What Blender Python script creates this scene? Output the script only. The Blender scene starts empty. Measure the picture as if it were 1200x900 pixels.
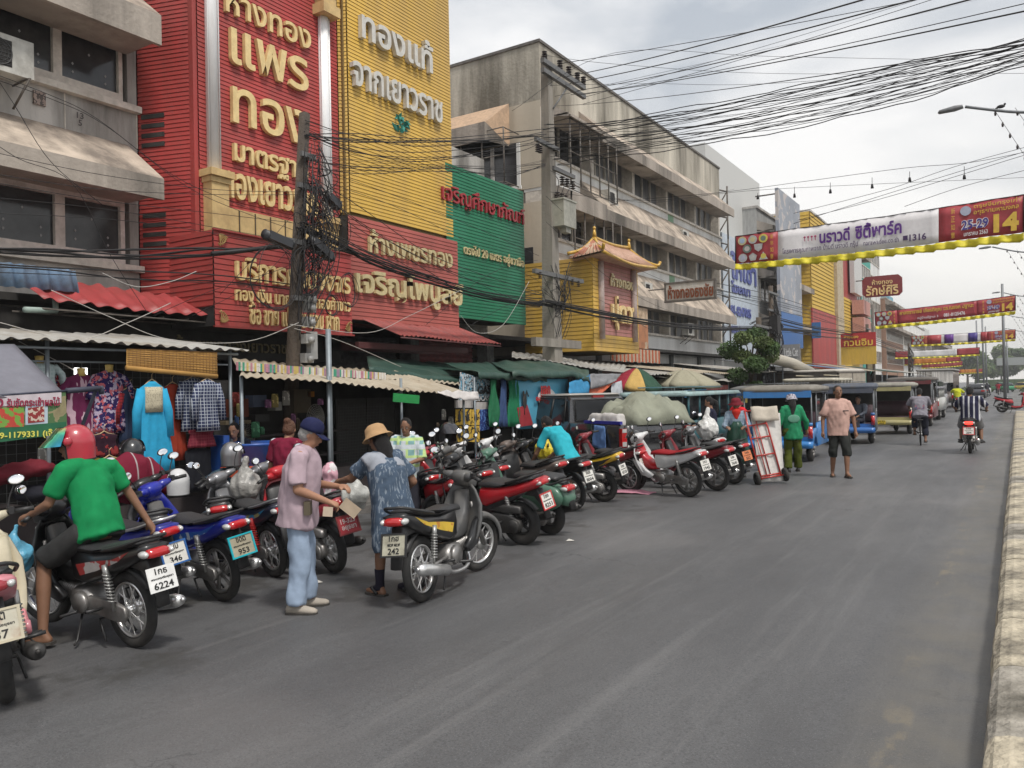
import bpy, bmesh, math, random
import numpy as np
from mathutils import Vector, Matrix, Quaternion
random.seed(7); np.random.seed(7)
S = bpy.context.scene
COL = S.collection
PI = math.pi
V = Vector
# ---------------------------------------------------------------- camera
FOC = 930.0; EYE = 1.70
YAW, PITCH, ROLL = math.radians(32.52), math.radians(0.519), math.radians(-1.2)
cam = bpy.data.cameras.new('camera'); camo = bpy.data.objects.new('camera', cam); COL.objects.link(camo)
cam.lens = FOC / 1200 * 36; cam.sensor_width = 36; cam.clip_start = .05; cam.clip_end = 3000
CR = Matrix.Rotation(YAW, 3, 'Z') @ Matrix.Rotation(PI / 2 + PITCH, 3, 'X') @ Matrix.Rotation(ROLL, 3, 'Z')
camo.matrix_world = Matrix.Translation((0, 0, EYE)) @ CR.to_4x4()
S.camera = camo
# ---------------------------------------------------------------- sky, sun, exposure
w = bpy.data.worlds.new('World'); S.world = w; w.use_nodes = True
nt = w.node_tree; nt.nodes.clear()
def wn(t, **k):
 n = nt.nodes.new(t)
 for a, b in k.items(): setattr(n, a, b)
 return n
SUN_EL, SUN_AZ = math.radians(58), math.radians(115)      # azimuth from +Y clockwise
sky = wn('ShaderNodeTexSky', sky_type='NISHITA', sun_disc=False); sky.sun_elevation = SUN_EL; sky.sun_rotation = SUN_AZ
sky.dust_density = 4
tc = wn('ShaderNodeTexCoord'); mp = wn('ShaderNodeMapping'); mp.inputs['Scale'].default_value = (1, 1, 2.6)
n1 = wn('ShaderNodeTexNoise'); n1.inputs['Scale'].default_value = 1.9; n1.inputs['Detail'].default_value = 7; n1.inputs['Roughness'].default_value = .5
n1.inputs['Distortion'].default_value = .4
rp = wn('ShaderNodeValToRGB'); e = rp.color_ramp.elements
e[0].position = .40; e[0].color = (.31, .335, .365, 1); e[1].position = .60; e[1].color = (.66, .65, .635, 1)
sep = wn('ShaderNodeSeparateXYZ'); mr = wn('ShaderNodeMapRange'); mr.inputs['From Min'].default_value = 0.0; mr.inputs['From Max'].default_value = .45
mr.inputs['To Min'].default_value = .55; mr.inputs['To Max'].default_value = 0
mx = wn('ShaderNodeMixRGB'); mx.inputs['Color2'].default_value = (.62, .585, .53, 1)
sk = wn('ShaderNodeMixRGB', blend_type='MULTIPLY'); sk.inputs['Fac'].default_value = 1; sk.inputs['Color2'].default_value = (.1, .1, .1, 1)
m2 = wn('ShaderNodeMixRGB'); m2.inputs['Fac'].default_value = .86
bg = wn('ShaderNodeBackground'); out = wn('ShaderNodeOutputWorld')
L = nt.links.new
L(tc.outputs['Generated'], mp.inputs[0]); L(mp.outputs[0], n1.inputs[0]); L(n1.outputs[0], rp.inputs[0])
L(tc.outputs['Generated'], sep.inputs[0]); L(sep.outputs['Z'], mr.inputs[0]); L(mr.outputs[0], mx.inputs[0]); L(rp.outputs[0], mx.inputs[1])
L(sky.outputs[0], sk.inputs[1]); L(sk.outputs[0], m2.inputs[1]); L(mx.outputs[0], m2.inputs[2]); L(m2.outputs[0], bg.inputs[0])
bg.inputs[1].default_value = 1.0; L(bg.outputs[0], out.inputs[0])
sl = bpy.data.lights.new('sun', 'SUN'); sl.energy = 1.5; sl.angle = math.radians(10); sl.color = (1, .96, .9)
so = bpy.data.objects.new('sun', sl); COL.objects.link(so)
so.rotation_euler = (V((math.sin(SUN_AZ) * math.cos(SUN_EL), math.cos(SUN_AZ) * math.cos(SUN_EL), math.sin(SUN_EL)))).to_track_quat('Z', 'Y').to_euler()
S.view_settings.view_transform = 'Standard'; S.view_settings.look = 'None'; S.view_settings.exposure = 0.82; S.view_settings.gamma = 1
S.view_settings.use_curve_mapping = False
S.cycles.max_bounces = 6; S.cycles.transparent_max_bounces = 12
# ---------------------------------------------------------------- where a photograph pixel (1200 x 900) meets a world plane
def gz(x): return .025 * max(x, -9) if x < 0 else 0.0
def ray(u, v): return CR @ V(((u - 600) / FOC, (450 - v) / FOC, -1.0))
def onX(u, v, X):
 d = ray(u, v); t = X / d.x; return V((X, d.y * t, EYE + d.z * t))
def onY(u, v, Y):
 d = ray(u, v); t = Y / d.y; return V((d.x * t, Y, EYE + d.z * t))
def G(u, v):
 d = ray(u, v); t = 10.0
 for i in range(40): t = (gz(d.x * t) - EYE) / d.z
 return V((d.x * t, d.y * t, gz(d.x * t)))
def hd(a, b):
 return math.atan2(b.y - a.y, b.x - a.x)
# ---------------------------------------------------------------- materials
MC = {}
def M(name, rgb, rough=.6, metal=0.0, var=.12, scale=9.0, bump=0.0, bscale=None, stain=None, sfac=.5, coat=0.0, emit=0, alpha=1.0, streak=False, spec=.5, trans=0.0, alt=None, altscale=8, altpos=.5, spos=.46):
 if name in MC: return MC[name]
 m = bpy.data.materials.new(name); m.use_nodes = True; MC[name] = m
 t = m.node_tree; b = t.nodes['Principled BSDF']; l = t.links.new
 b.inputs['Roughness'].default_value = rough; b.inputs['Metallic'].default_value = metal
 b.inputs['Specular IOR Level'].default_value = spec
 if coat: b.inputs['Coat Weight'].default_value = coat; b.inputs['Coat Roughness'].default_value = .12
 c = (*rgb, 1)
 tcn = t.nodes.new('ShaderNodeTexCoord')
 no = t.nodes.new('ShaderNodeTexNoise'); no.inputs['Scale'].default_value = scale; no.inputs['Detail'].default_value = 6
 mpn = t.nodes.new('ShaderNodeMapping'); l(tcn.outputs['Object'], mpn.inputs[0]); l(mpn.outputs[0], no.inputs[0])
 if streak: mpn.inputs['Scale'].default_value = (1, 1, .16)
 r = t.nodes.new('ShaderNodeValToRGB'); el = r.color_ramp.elements
 el[0].position = .3; el[1].position = .7
 el[0].color = (*[x * (1 - var) for x in rgb], 1); el[1].color = (*[min(1, x * (1 + var)) for x in rgb], 1)
 l(no.outputs[0], r.inputs[0]); src = r.outputs[0]
 if alt:
  n3 = t.nodes.new('ShaderNodeTexNoise'); n3.inputs['Scale'].default_value = altscale; n3.inputs['Detail'].default_value = 2
  l(tcn.outputs['Object'], n3.inputs[0])
  r3 = t.nodes.new('ShaderNodeValToRGB'); r3.color_ramp.interpolation = 'CONSTANT'
  ee = r3.color_ramp.elements; ee[0].position = 0; ee[0].color = (0, 0, 0, 1); ee[1].position = altpos; ee[1].color = (1, 1, 1, 1)
  l(n3.outputs[0], r3.inputs[0]); x3 = t.nodes.new('ShaderNodeMixRGB'); l(r3.outputs[0], x3.inputs[0]); l(src, x3.inputs[1]); x3.inputs[2].default_value = (*alt, 1); src = x3.outputs[0]
 if stain:
  n2 = t.nodes.new('ShaderNodeTexNoise'); n2.inputs['Scale'].default_value = scale * .35; n2.inputs['Detail'].default_value = 8; n2.inputs['Roughness'].default_value = .65
  l(mpn.outputs[0], n2.inputs[0])
  r2 = t.nodes.new('ShaderNodeValToRGB'); e2 = r2.color_ramp.elements; e2[0].position = spos; e2[1].position = spos + .2
  e2[0].color = (0, 0, 0, 1); e2[1].color = (sfac, sfac, sfac, 1); l(n2.outputs[0], r2.inputs[0])
  x = t.nodes.new('ShaderNodeMixRGB'); l(r2.outputs[0], x.inputs[0]); l(src, x.inputs[1]); x.inputs[2].default_value = (*stain, 1); src = x.outputs[0]
 l(src, b.inputs['Base Color'])
 if bump:
  bn = t.nodes.new('ShaderNodeTexNoise'); bn.inputs['Scale'].default_value = bscale or scale * 3; bn.inputs['Detail'].default_value = 5
  l(tcn.outputs['Object'], bn.inputs[0]); bu = t.nodes.new('ShaderNodeBump'); bu.inputs['Strength'].default_value = min(1, bump * 2); bu.inputs['Distance'].default_value = bump * .05
  l(bn.outputs[0], bu.inputs['Height']); l(bu.outputs[0], b.inputs['Normal'])
 if emit: b.inputs['Emission Color'].default_value = c; b.inputs['Emission Strength'].default_value = emit
 if alpha < 1: b.inputs['Alpha'].default_value = alpha
 if trans: b.inputs['Transmission Weight'].default_value = trans
 return m
M('white_letters', (.7, .7, .7)); 
def cloth(name, rgb, **k):
 k.setdefault('rough', .85); k.setdefault('var', .1); k.setdefault('scale', 14); k.setdefault('bump', .35); k.setdefault('bscale', 4); k.setdefault('spec', .2)
 return M(name, rgb, **k)
def paint(name, rgb, **k):
 k.setdefault('rough', .36); k.setdefault('var', .08); k.setdefault('coat', .3); k.setdefault('stain', tuple(x * .55 + .055 for x in rgb)); k.setdefault('sfac', .55); k.setdefault('scale', 6)
 return M(name, rgb, **k)
def patterned(name, cols, kind='check', scale=12, sz=1.0, rough=.85, width=.12):
 """woven or printed cloth: 'check' = plaid lines of cols[1] on cols[0], 'stripe' = vertical stripes, 'blob' = printed patches"""
 if name in MC: return MC[name]
 m = bpy.data.materials.new(name); m.use_nodes = True; MC[name] = m
 t = m.node_tree; b = t.nodes['Principled BSDF']; l = t.links.new; b.inputs['Roughness'].default_value = rough; b.inputs['Specular IOR Level'].default_value = .2
 c = t.nodes.new('ShaderNodeTexCoord'); src = None
 def mix(fac, a, bcol, first):
  x = t.nodes.new('ShaderNodeMixRGB'); l(fac, x.inputs[0])
  if first: x.inputs[1].default_value = (*a, 1)
  else: l(a, x.inputs[1])
  x.inputs[2].default_value = (*bcol, 1); return x.outputs[0]
 if kind in ('check', 'stripe'):
  s = t.nodes.new('ShaderNodeSeparateXYZ'); l(c.outputs['Object'], s.inputs[0])
  first = True
  axes = [('Y', scale), ('Z', scale * sz)] if kind == 'check' else [('Y', scale)]
  for i, (ax, sc) in enumerate(axes):
   for j, colr in enumerate(cols[1:]):
    mm = t.nodes.new('ShaderNodeMath'); mm.operation = 'MULTIPLY_ADD'; mm.inputs[1].default_value = sc / (1 + j * .5); mm.inputs[2].default_value = .3 * j + 50; l(s.outputs[ax], mm.inputs[0])
    fr = t.nodes.new('ShaderNodeMath'); fr.operation = 'FRACT'; l(mm.outputs[0], fr.inputs[0])
    lt = t.nodes.new('ShaderNodeMath'); lt.operation = 'LESS_THAN'; lt.inputs[1].default_value = width; l(fr.outputs[0], lt.inputs[0])
    src = mix(lt.outputs[0], cols[0] if first else src, colr, first); first = False
 else:
  first = True
  for j, colr in enumerate(cols[1:]):
   n = t.nodes.new('ShaderNodeTexNoise'); n.inputs['Scale'].default_value = scale * (1 + .3 * j); n.inputs['Detail'].default_value = 2
   mpn = t.nodes.new('ShaderNodeMapping'); mpn.inputs['Location'].default_value = (3.1 * j, 7.7 * j, j); mpn.inputs['Scale'].default_value = (1, 1, sz); l(c.outputs['Object'], mpn.inputs[0]); l(mpn.outputs[0], n.inputs[0])
   r = t.nodes.new('ShaderNodeMath'); r.operation = 'GREATER_THAN'; r.inputs[1].default_value = .55 + width * .1; l(n.outputs[0], r.inputs[0])
   src = mix(r.outputs[0], cols[0] if first else src, colr, first); first = False
 l(src, b.inputs['Base Color'])
 n = t.nodes.new('ShaderNodeTexNoise'); n.inputs['Scale'].default_value = 9; l(c.outputs['Object'], n.inputs[0])
 bu = t.nodes.new('ShaderNodeBump'); bu.inputs['Strength'].default_value = .8; bu.inputs['Distance'].default_value = .02; l(n.outputs[0], bu.inputs['Height']); l(bu.outputs[0], b.inputs['Normal'])
 return m
# ---------------------------------------------------------------- mesh helpers
class MB:
 def __init__(s): s.v = []; s.f = []; s.m = []; s.s = []
 def add(s, vs, fs, m=0, smooth=False, T=None):
  o = len(s.v)
  if T is not None: vs = [T @ V(p) for p in vs]
  s.v += [tuple(p) for p in vs]; s.f += [tuple(i + o for i in f) for f in fs]; s.m += [m] * len(fs); s.s += [smooth] * len(fs); return s
 def box(s, c, d, m=0, T=None, taper=1.0):
  x, y, z = d[0] / 2, d[1] / 2, d[2] / 2; k = taper
  vs = [(c[0] + a * x * (k if e > 0 else 1), c[1] + b * y * (k if e > 0 else 1), c[2] + e * z) for e in (-1, 1) for a, b in ((-1, -1), (1, -1), (1, 1), (-1, 1))]
  return s.add(vs, [(3, 2, 1, 0), (4, 5, 6, 7), (0, 1, 5, 4), (1, 2, 6, 5), (2, 3, 7, 6), (3, 0, 4, 7)], m, False, T)
 def box2(s, a, b, m=0):
  return s.box([(a[i] + b[i]) / 2 for i in range(3)], [abs(a[i] - b[i]) for i in range(3)], m)
 def tube(s, pts, r, seg=8, m=0, caps=True, smooth=True, T=None, flat=1.0):
  pts = [V(p) for p in pts]; n = len(pts)
  if not hasattr(r, '__len__'): r = [r] * n
  vs = []; prev = None
  for i, p in enumerate(pts):
   d = (pts[min(i + 1, n - 1)] - pts[max(i - 1, 0)])
   d = d.normalized() if d.length > 1e-9 else V((0, 0, 1))
   if prev is None:
    a = V((0, 0, 1)) if abs(d.z) < .9 else V((1, 0, 0)); u = d.cross(a).normalized()
   else: u = (prev - d * prev.dot(d)).normalized()
   prev = u; q = d.cross(u)
   for k in range(seg):
    an = 2 * PI * k / seg; vs.append(p + u * math.cos(an) * r[i] + q * math.sin(an) * r[i] * flat)
  fs = [(i * seg + k, i * seg + (k + 1) % seg, (i + 1) * seg + (k + 1) % seg, (i + 1) * seg + k) for i in range(n - 1) for k in range(seg)]
  if caps: fs += [tuple(range(seg - 1, -1, -1)), tuple((n - 1) * seg + k for k in range(seg))]
  return s.add(vs, fs, m, smooth, T)
 def lathe(s, prof, seg=16, m=0, T=None, smooth=True, cap=True):
  """profile of (radius, height) about z"""
  n = len(prof); vs = [(r * math.cos(2 * PI * k / seg), r * math.sin(2 * PI * k / seg), z) for r, z in prof for k in range(seg)]
  fs = [(i * seg + k, i * seg + (k + 1) % seg, (i + 1) * seg + (k + 1) % seg, (i + 1) * seg + k) for i in range(n - 1) for k in range(seg)]
  if cap: fs += [tuple(range(seg - 1, -1, -1)), tuple((n - 1) * seg + k for k in range(seg))]
  return s.add(vs, fs, m, smooth, T)
 def loft(s, rings, m=0, closed=True, caps=True, smooth=True, T=None):
  k = len(rings[0]); n = len(rings); vs = [p for r in rings for p in r]; e = k if closed else k - 1
  fs = [(i * k + j, i * k + (j + 1) % k, (i + 1) * k + (j + 1) % k, (i + 1) * k + j) for i in range(n - 1) for j in range(e)]
  if caps and closed: fs += [tuple(range(k - 1, -1, -1)), tuple((n - 1) * k + j for j in range(k))]
  return s.add(vs, fs, m, smooth, T)
 def prism(s, pts, h, axis='y', c=0, m=0, T=None, smooth=False):
  """outline pts (a,b) extruded symmetric by h about c along axis"""
  def P(a, b, t): return {'y': (a, t, b), 'x': (t, a, b), 'z': (a, b, t)}[axis]
  n = len(pts); vs = [P(a, b, c - h / 2) for a, b in pts] + [P(a, b, c + h / 2) for a, b in pts]
  fs = [tuple(range(n)), tuple(range(2 * n - 1, n - 1, -1))] + [(i, n + i, n + (i + 1) % n, (i + 1) % n) for i in range(n)]
  return s.add(vs, fs, m, smooth, T)
 def pillow(s, pts, hw, inset=.03, m=0, c=0, T=None, T2=None, smooth=True):
  """side outline (x,z), half width hw, edges rounded inwards: motorcycle panels, seats"""
  n = len(pts); P = [V((a, b)) for a, b in pts]
  ar = sum(P[i].x * P[(i + 1) % n].y - P[(i + 1) % n].x * P[i].y for i in range(n))
  def ins(d):
   o = []
   for i in range(n):
    e1 = (P[i] - P[i - 1]); e2 = (P[(i + 1) % n] - P[i])
    n1 = V((-e1.y, e1.x)).normalized() if e1.length else V((0, 0)); n2 = V((-e2.y, e2.x)).normalized() if e2.length else V((0, 0))
    nn = n1 + n2; nn = nn.normalized() if nn.length > 1e-6 else nn
    o.append(P[i] + nn * d * (1 if ar > 0 else -1))
   return o
  rings = []
  for t, d in ((-1, 1), (-.86, .38), (-.55, .06), (0, 0), (.55, .06), (.86, .38), (1, 1)):
   rings.append([(q.x, c + t * hw, q.y) for q in ins(inset * d)])
  return s.loft(rings, m, True, True, smooth, T)
 def ball(s, c, r, seg=12, rg=8, m=0, T=None, R=None):
  r = r if hasattr(r, '__len__') else (r, r, r); vs = []
  for i in range(rg + 1):
   a = PI * i / rg
   for k in range(seg):
    b = 2 * PI * k / seg; p = V((math.sin(a) * math.cos(b) * r[0], math.sin(a) * math.sin(b) * r[1], math.cos(a) * r[2]))
    if R is not None: p = R @ p
    vs.append(p + V(c))
  fs = [(i * seg + k, (i + 1) * seg + k, (i + 1) * seg + (k + 1) % seg, i * seg + (k + 1) % seg) for i in range(rg) for k in range(seg)]
  return s.add(vs, fs, m, True, T)
 def torus(s, R, r, seg=32, sg=8, m=0, T=None, flat=1.0):
  """ring in the xz plane"""
  vs = [((R + r * math.cos(b)) * math.cos(a), r * flat * math.sin(b), (R + r * math.cos(b)) * math.sin(a)) for a in [2 * PI * i / seg for i in range(seg)] for b in [2 * PI * j / sg for j in range(sg)]]
  fs = [(i * sg + j, i * sg + (j + 1) % sg, ((i + 1) % seg) * sg + (j + 1) % sg, ((i + 1) % seg) * sg + j) for i in range(seg) for j in range(sg)]
  return s.add(vs, fs, m, True, T)
 def mesh(s, name, mats):
  me = bpy.data.meshes.new(name); me.from_pydata(s.v, [], s.f)
  for x in (mats if isinstance(mats, (list, tuple)) else [mats]): me.materials.append(x)
  me.polygons.foreach_set('material_index', s.m); me.polygons.foreach_set('use_smooth', s.s); me.update(); return me
 def build(s, name, mats, parent=None, loc=None, rz=0):
  o = bpy.data.objects.new(name, s.mesh(name, mats)); COL.objects.link(o)
  if parent: o.parent = parent
  if loc is not None: o.location = loc
  if rz: o.rotation_euler = (0, 0, rz)
  return o
def put(name, me, parent=None, loc=None, mats=None):
 o = bpy.data.objects.new(name, me); COL.objects.link(o)
 if parent: o.parent = parent
 if loc is not None: o.location = loc
 if mats:
  for i, x in enumerate(mats):
   o.material_slots[i].link = 'OBJECT'; o.material_slots[i].material = x
 return o
def tag(o, label=None, cat=None, group=None, kind=None):
 if label: o['label'] = label
 if cat: o['category'] = cat
 if group: o['group'] = group
 if kind: o['kind'] = kind
 return o
def thing(name, label, cat, loc=(0, 0, 0), rz=0, group=None):
 o = bpy.data.objects.new(name, None); COL.objects.link(o); o.location = loc; o.rotation_euler = (0, 0, rz); o.empty_display_size = .2
 return tag(o, label, cat, group)
def struct(name, mb, mats):
 return tag(mb.build(name, mats), kind='structure')
ORD = 'topmost second third fourth fifth sixth seventh eighth ninth tenth eleventh twelfth lowest'.split()
CACHE = {}
def cached(key, fn):
 if key not in CACHE: CACHE[key] = fn()
 return CACHE[key]
def arc(a, b, sag, n=10):
 a, b = V(a), V(b); return [a.lerp(b, i / n) + V((0, 0, -4 * sag * (i / n) * (1 - i / n))) for i in range(n + 1)]
def smooth_pts(pts, n=4):
 """Catmull-Rom through the points"""
 P = [V(p) for p in pts]; P = [P[0]] + P + [P[-1]]; o = []
 for i in range(1, len(P) - 2):
  for k in range(n):
   t = k / n; a, b, c, d = P[i - 1], P[i], P[i + 1], P[i + 2]
   o.append(.5 * ((2 * b) + (c - a) * t + (2 * a - 5 * b + 4 * c - d) * t * t + (3 * b - a - 3 * c + d) * t ** 3))
 o.append(P[-2]); return o
# lettering: text turned into a mesh and fitted to a rectangle
TX = {}
def text_np(s, bold=0.0, res=2, flat=False):
 k = (s, bold, flat)
 if k not in TX:
  c = bpy.data.curves.new('lettering', 'FONT'); c.body = s; c.extrude = 0 if flat else .5; c.resolution_u = res; c.offset = bold
  if '\n' in s: c.align_x = 'CENTER'; c.space_line = 1.1
  o = bpy.data.objects.new('lettering', c); me = bpy.data.meshes.new_from_object(o)
  a = np.array([v.co for v in me.vertices]); fs = [tuple(p.vertices) for p in me.polygons]
  bpy.data.objects.remove(o); bpy.data.meshes.remove(me); TX[k] = (a, fs)
 return TX[k]
def lettering(s, mat, parent, o, ex, ez, wd, ht, depth=.02, bold=.01, name='lettering', res=2):
 """fit text to the box wd x ht whose lower left corner is o, reading along ex, up ez"""
 a, fs = text_np(s, bold, res, depth <= 0); mn, mxx = a.min(0), a.max(0)
 o, ex, ez = V(o), V(ex).normalized(), V(ez).normalized(); n = ex.cross(ez)
 sx, sy = wd / (mxx[0] - mn[0]), ht / (mxx[1] - mn[1])
 p = np.array(o) + np.outer((a[:, 0] - mn[0]) * sx, ex) + np.outer((a[:, 1] - mn[1]) * sy, ez) + np.outer(a[:, 2] * depth + depth / 2, n)
 me = bpy.data.meshes.new(name); me.from_pydata(p.tolist(), [], fs); me.materials.append(mat); me.update()
 return put(name, me, parent)
def textX(s, mat, parent, X, u0, v0t, v0b, u1, depth=.08, bold=.012, name='lettering'):
 """text on a street-facing plane X, between pixel columns u0 and u1, v0t..v0b its height at u0"""
 a = onX(u0, v0b, X); t = onX(u0, v0t, X); b = onX(u1, v0b, X)
 return lettering(s, mat, parent, a, (0, 1, 0), (0, 0, 1), b.y - a.y, t.z - a.z, depth, bold, name)
def textY(s, mat, parent, Y, u0, v0t, v0b, u1, depth=.01, bold=.012, name='lettering'):
 a = onY(u0, v0b, Y); t = onY(u0, v0t, Y); b = onY(u1, v0b, Y)
 return lettering(s, mat, parent, a, (1, 0, 0), (0, 0, 1), b.x - a.x, t.z - a.z, depth, bold, name)
def siding(mb, a, b, z0, z1, pitch, m=0, n=None, lip=.012):
 """overlapping boards from ground point a to b (xy), facing right of travel a->b when seen from outside"""
 a, b = V((a[0], a[1], 0)), V((b[0], b[1], 0)); ex = (b - a); nrm = ex.cross(V((0, 0, 1))).normalized()
 k = max(1, round((z1 - z0) / pitch)); h = (z1 - z0) / k
 for i in range(k):
  lo, hi = z0 + i * h, z0 + (i + 1) * h; g = h * .1
  q = [a + nrm * lip + V((0, 0, lo + g)), b + nrm * lip + V((0, 0, lo + g)), b + nrm * .002 + V((0, 0, hi)), a + nrm * .002 + V((0, 0, hi)), a - nrm * .02 + V((0, 0, lo + g)), b - nrm * .02 + V((0, 0, lo + g)), a - nrm * .02 + V((0, 0, lo)), b - nrm * .02 + V((0, 0, lo))]
  mb.add(q, [(0, 1, 2, 3), (4, 5, 1, 0), (6, 7, 5, 4)], m)
 return mb
def corrugated(p0, p1, p2, p3, waves, amp, mat, name, parent=None, thick=.004, seg=6, rows=1):
 """roof sheet: p0->p1 along the eave (waves across it), p3->p2 the far edge; returns object"""
 p0, p1, p2, p3 = map(V, (p0, p1, p2, p3)); n = (p1 - p0).cross(p3 - p0).normalized()
 if n.z < 0: n = -n
 N = waves * seg; top = []; bot = []
 for r in range(rows + 1):
  for i in range(N + 1):
   t = i / N; q = p0.lerp(p1, t).lerp(p3.lerp(p2, t), r / rows); d = n * (amp * (.75 + .35 * math.sin(i * .37 + q.y)) * math.sin(2 * PI * i / seg) + .018 * math.sin(t * 9 + p0.x * 5 + r))
   top.append(q + d); bot.append(q + d - n * thick)
 W = N + 1; fs = [(r * W + i, r * W + i + 1, (r + 1) * W + i + 1, (r + 1) * W + i) for r in range(rows) for i in range(N)]
 K = len(top); fb = [tuple(K + j for j in reversed(f)) for f in fs]
 ed = [(i, K + i, K + i + 1, i + 1) for i in range(N)]
 mb = MB().add(top + bot, fs + fb + ed, 0, True); return mb.build(name, mat, parent)
# ================================================================= people: one continuous remeshed body each, clothes over it
from mathutils import noise as mnoise
TMP = bpy.data.scenes.new('workshop')
def remesh(mb, voxel, sm=3, fold=0.0, fscale=(9, 9, 3), seed=0):
 me = bpy.data.meshes.new('r'); me.from_pydata(mb.v, [], mb.f); o = bpy.data.objects.new('r', me); TMP.collection.objects.link(o)
 r = o.modifiers.new('r', 'REMESH'); r.mode = 'VOXEL'; r.voxel_size = voxel; r.use_smooth_shade = True
 if sm: q = o.modifiers.new('s', 'SMOOTH'); q.factor = .5; q.iterations = sm
 TMP.view_layers[0].update(); dg = TMP.view_layers[0].depsgraph; res = bpy.data.meshes.new_from_object(o.evaluated_get(dg))
 bpy.data.objects.remove(o); bpy.data.meshes.remove(me)
 if fold:
  n = len(res.vertices); C_ = np.empty(n * 3, np.float32); N_ = np.empty(n * 3, np.float32); res.vertices.foreach_get('co', C_); res.vertices.foreach_get('normal', N_); C_ = C_.reshape(-1, 3); N_ = N_.reshape(-1, 3)
  K_ = np.array([mnoise.noise(V((x * fscale[0] + seed, y * fscale[1] + z * 2, z * fscale[2] + x * 2))) + .45 * mnoise.noise(V((x * 15, y * 15 + seed, z * 8 + x * 9))) for x, y, z in C_.tolist()])
  res.vertices.foreach_set('co', (C_ + N_ * (fold * np.maximum(K_, -.28))[:, None]).astype(np.float32).ravel()); res.update()
 res.polygons.foreach_set('use_smooth', [True] * len(res.polygons)); return res
def caps(mb, a, b, ra, rb, seg=12):
 a, b = V(a), V(b); d = (b - a).normalized()
 pts = [a - d * ra * .85, a - d * ra * .5, a, b, b + d * rb * .5, b + d * rb * .85]; mb.tube(pts, [ra * .5, ra * .86, ra, rb, rb * .86, rb * .5], seg)
SKIN = lambda t=0: M('skin_%d' % t, [(.36, .19, .12), (.22, .115, .07), (.46, .27, .18)][t], rough=.55, var=.06, scale=20, spec=.35)
HAIRM = lambda: M('hair_black', (.012, .010, .010), rough=.5, var=.3, scale=60, bump=.6)
def frame(up, left):
 up = V(up).normalized(); f = V(left).cross(up).normalized(); l = up.cross(f).normalized()
 return Matrix((f, l, up)).transposed()      # columns: forward, left, up
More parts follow.
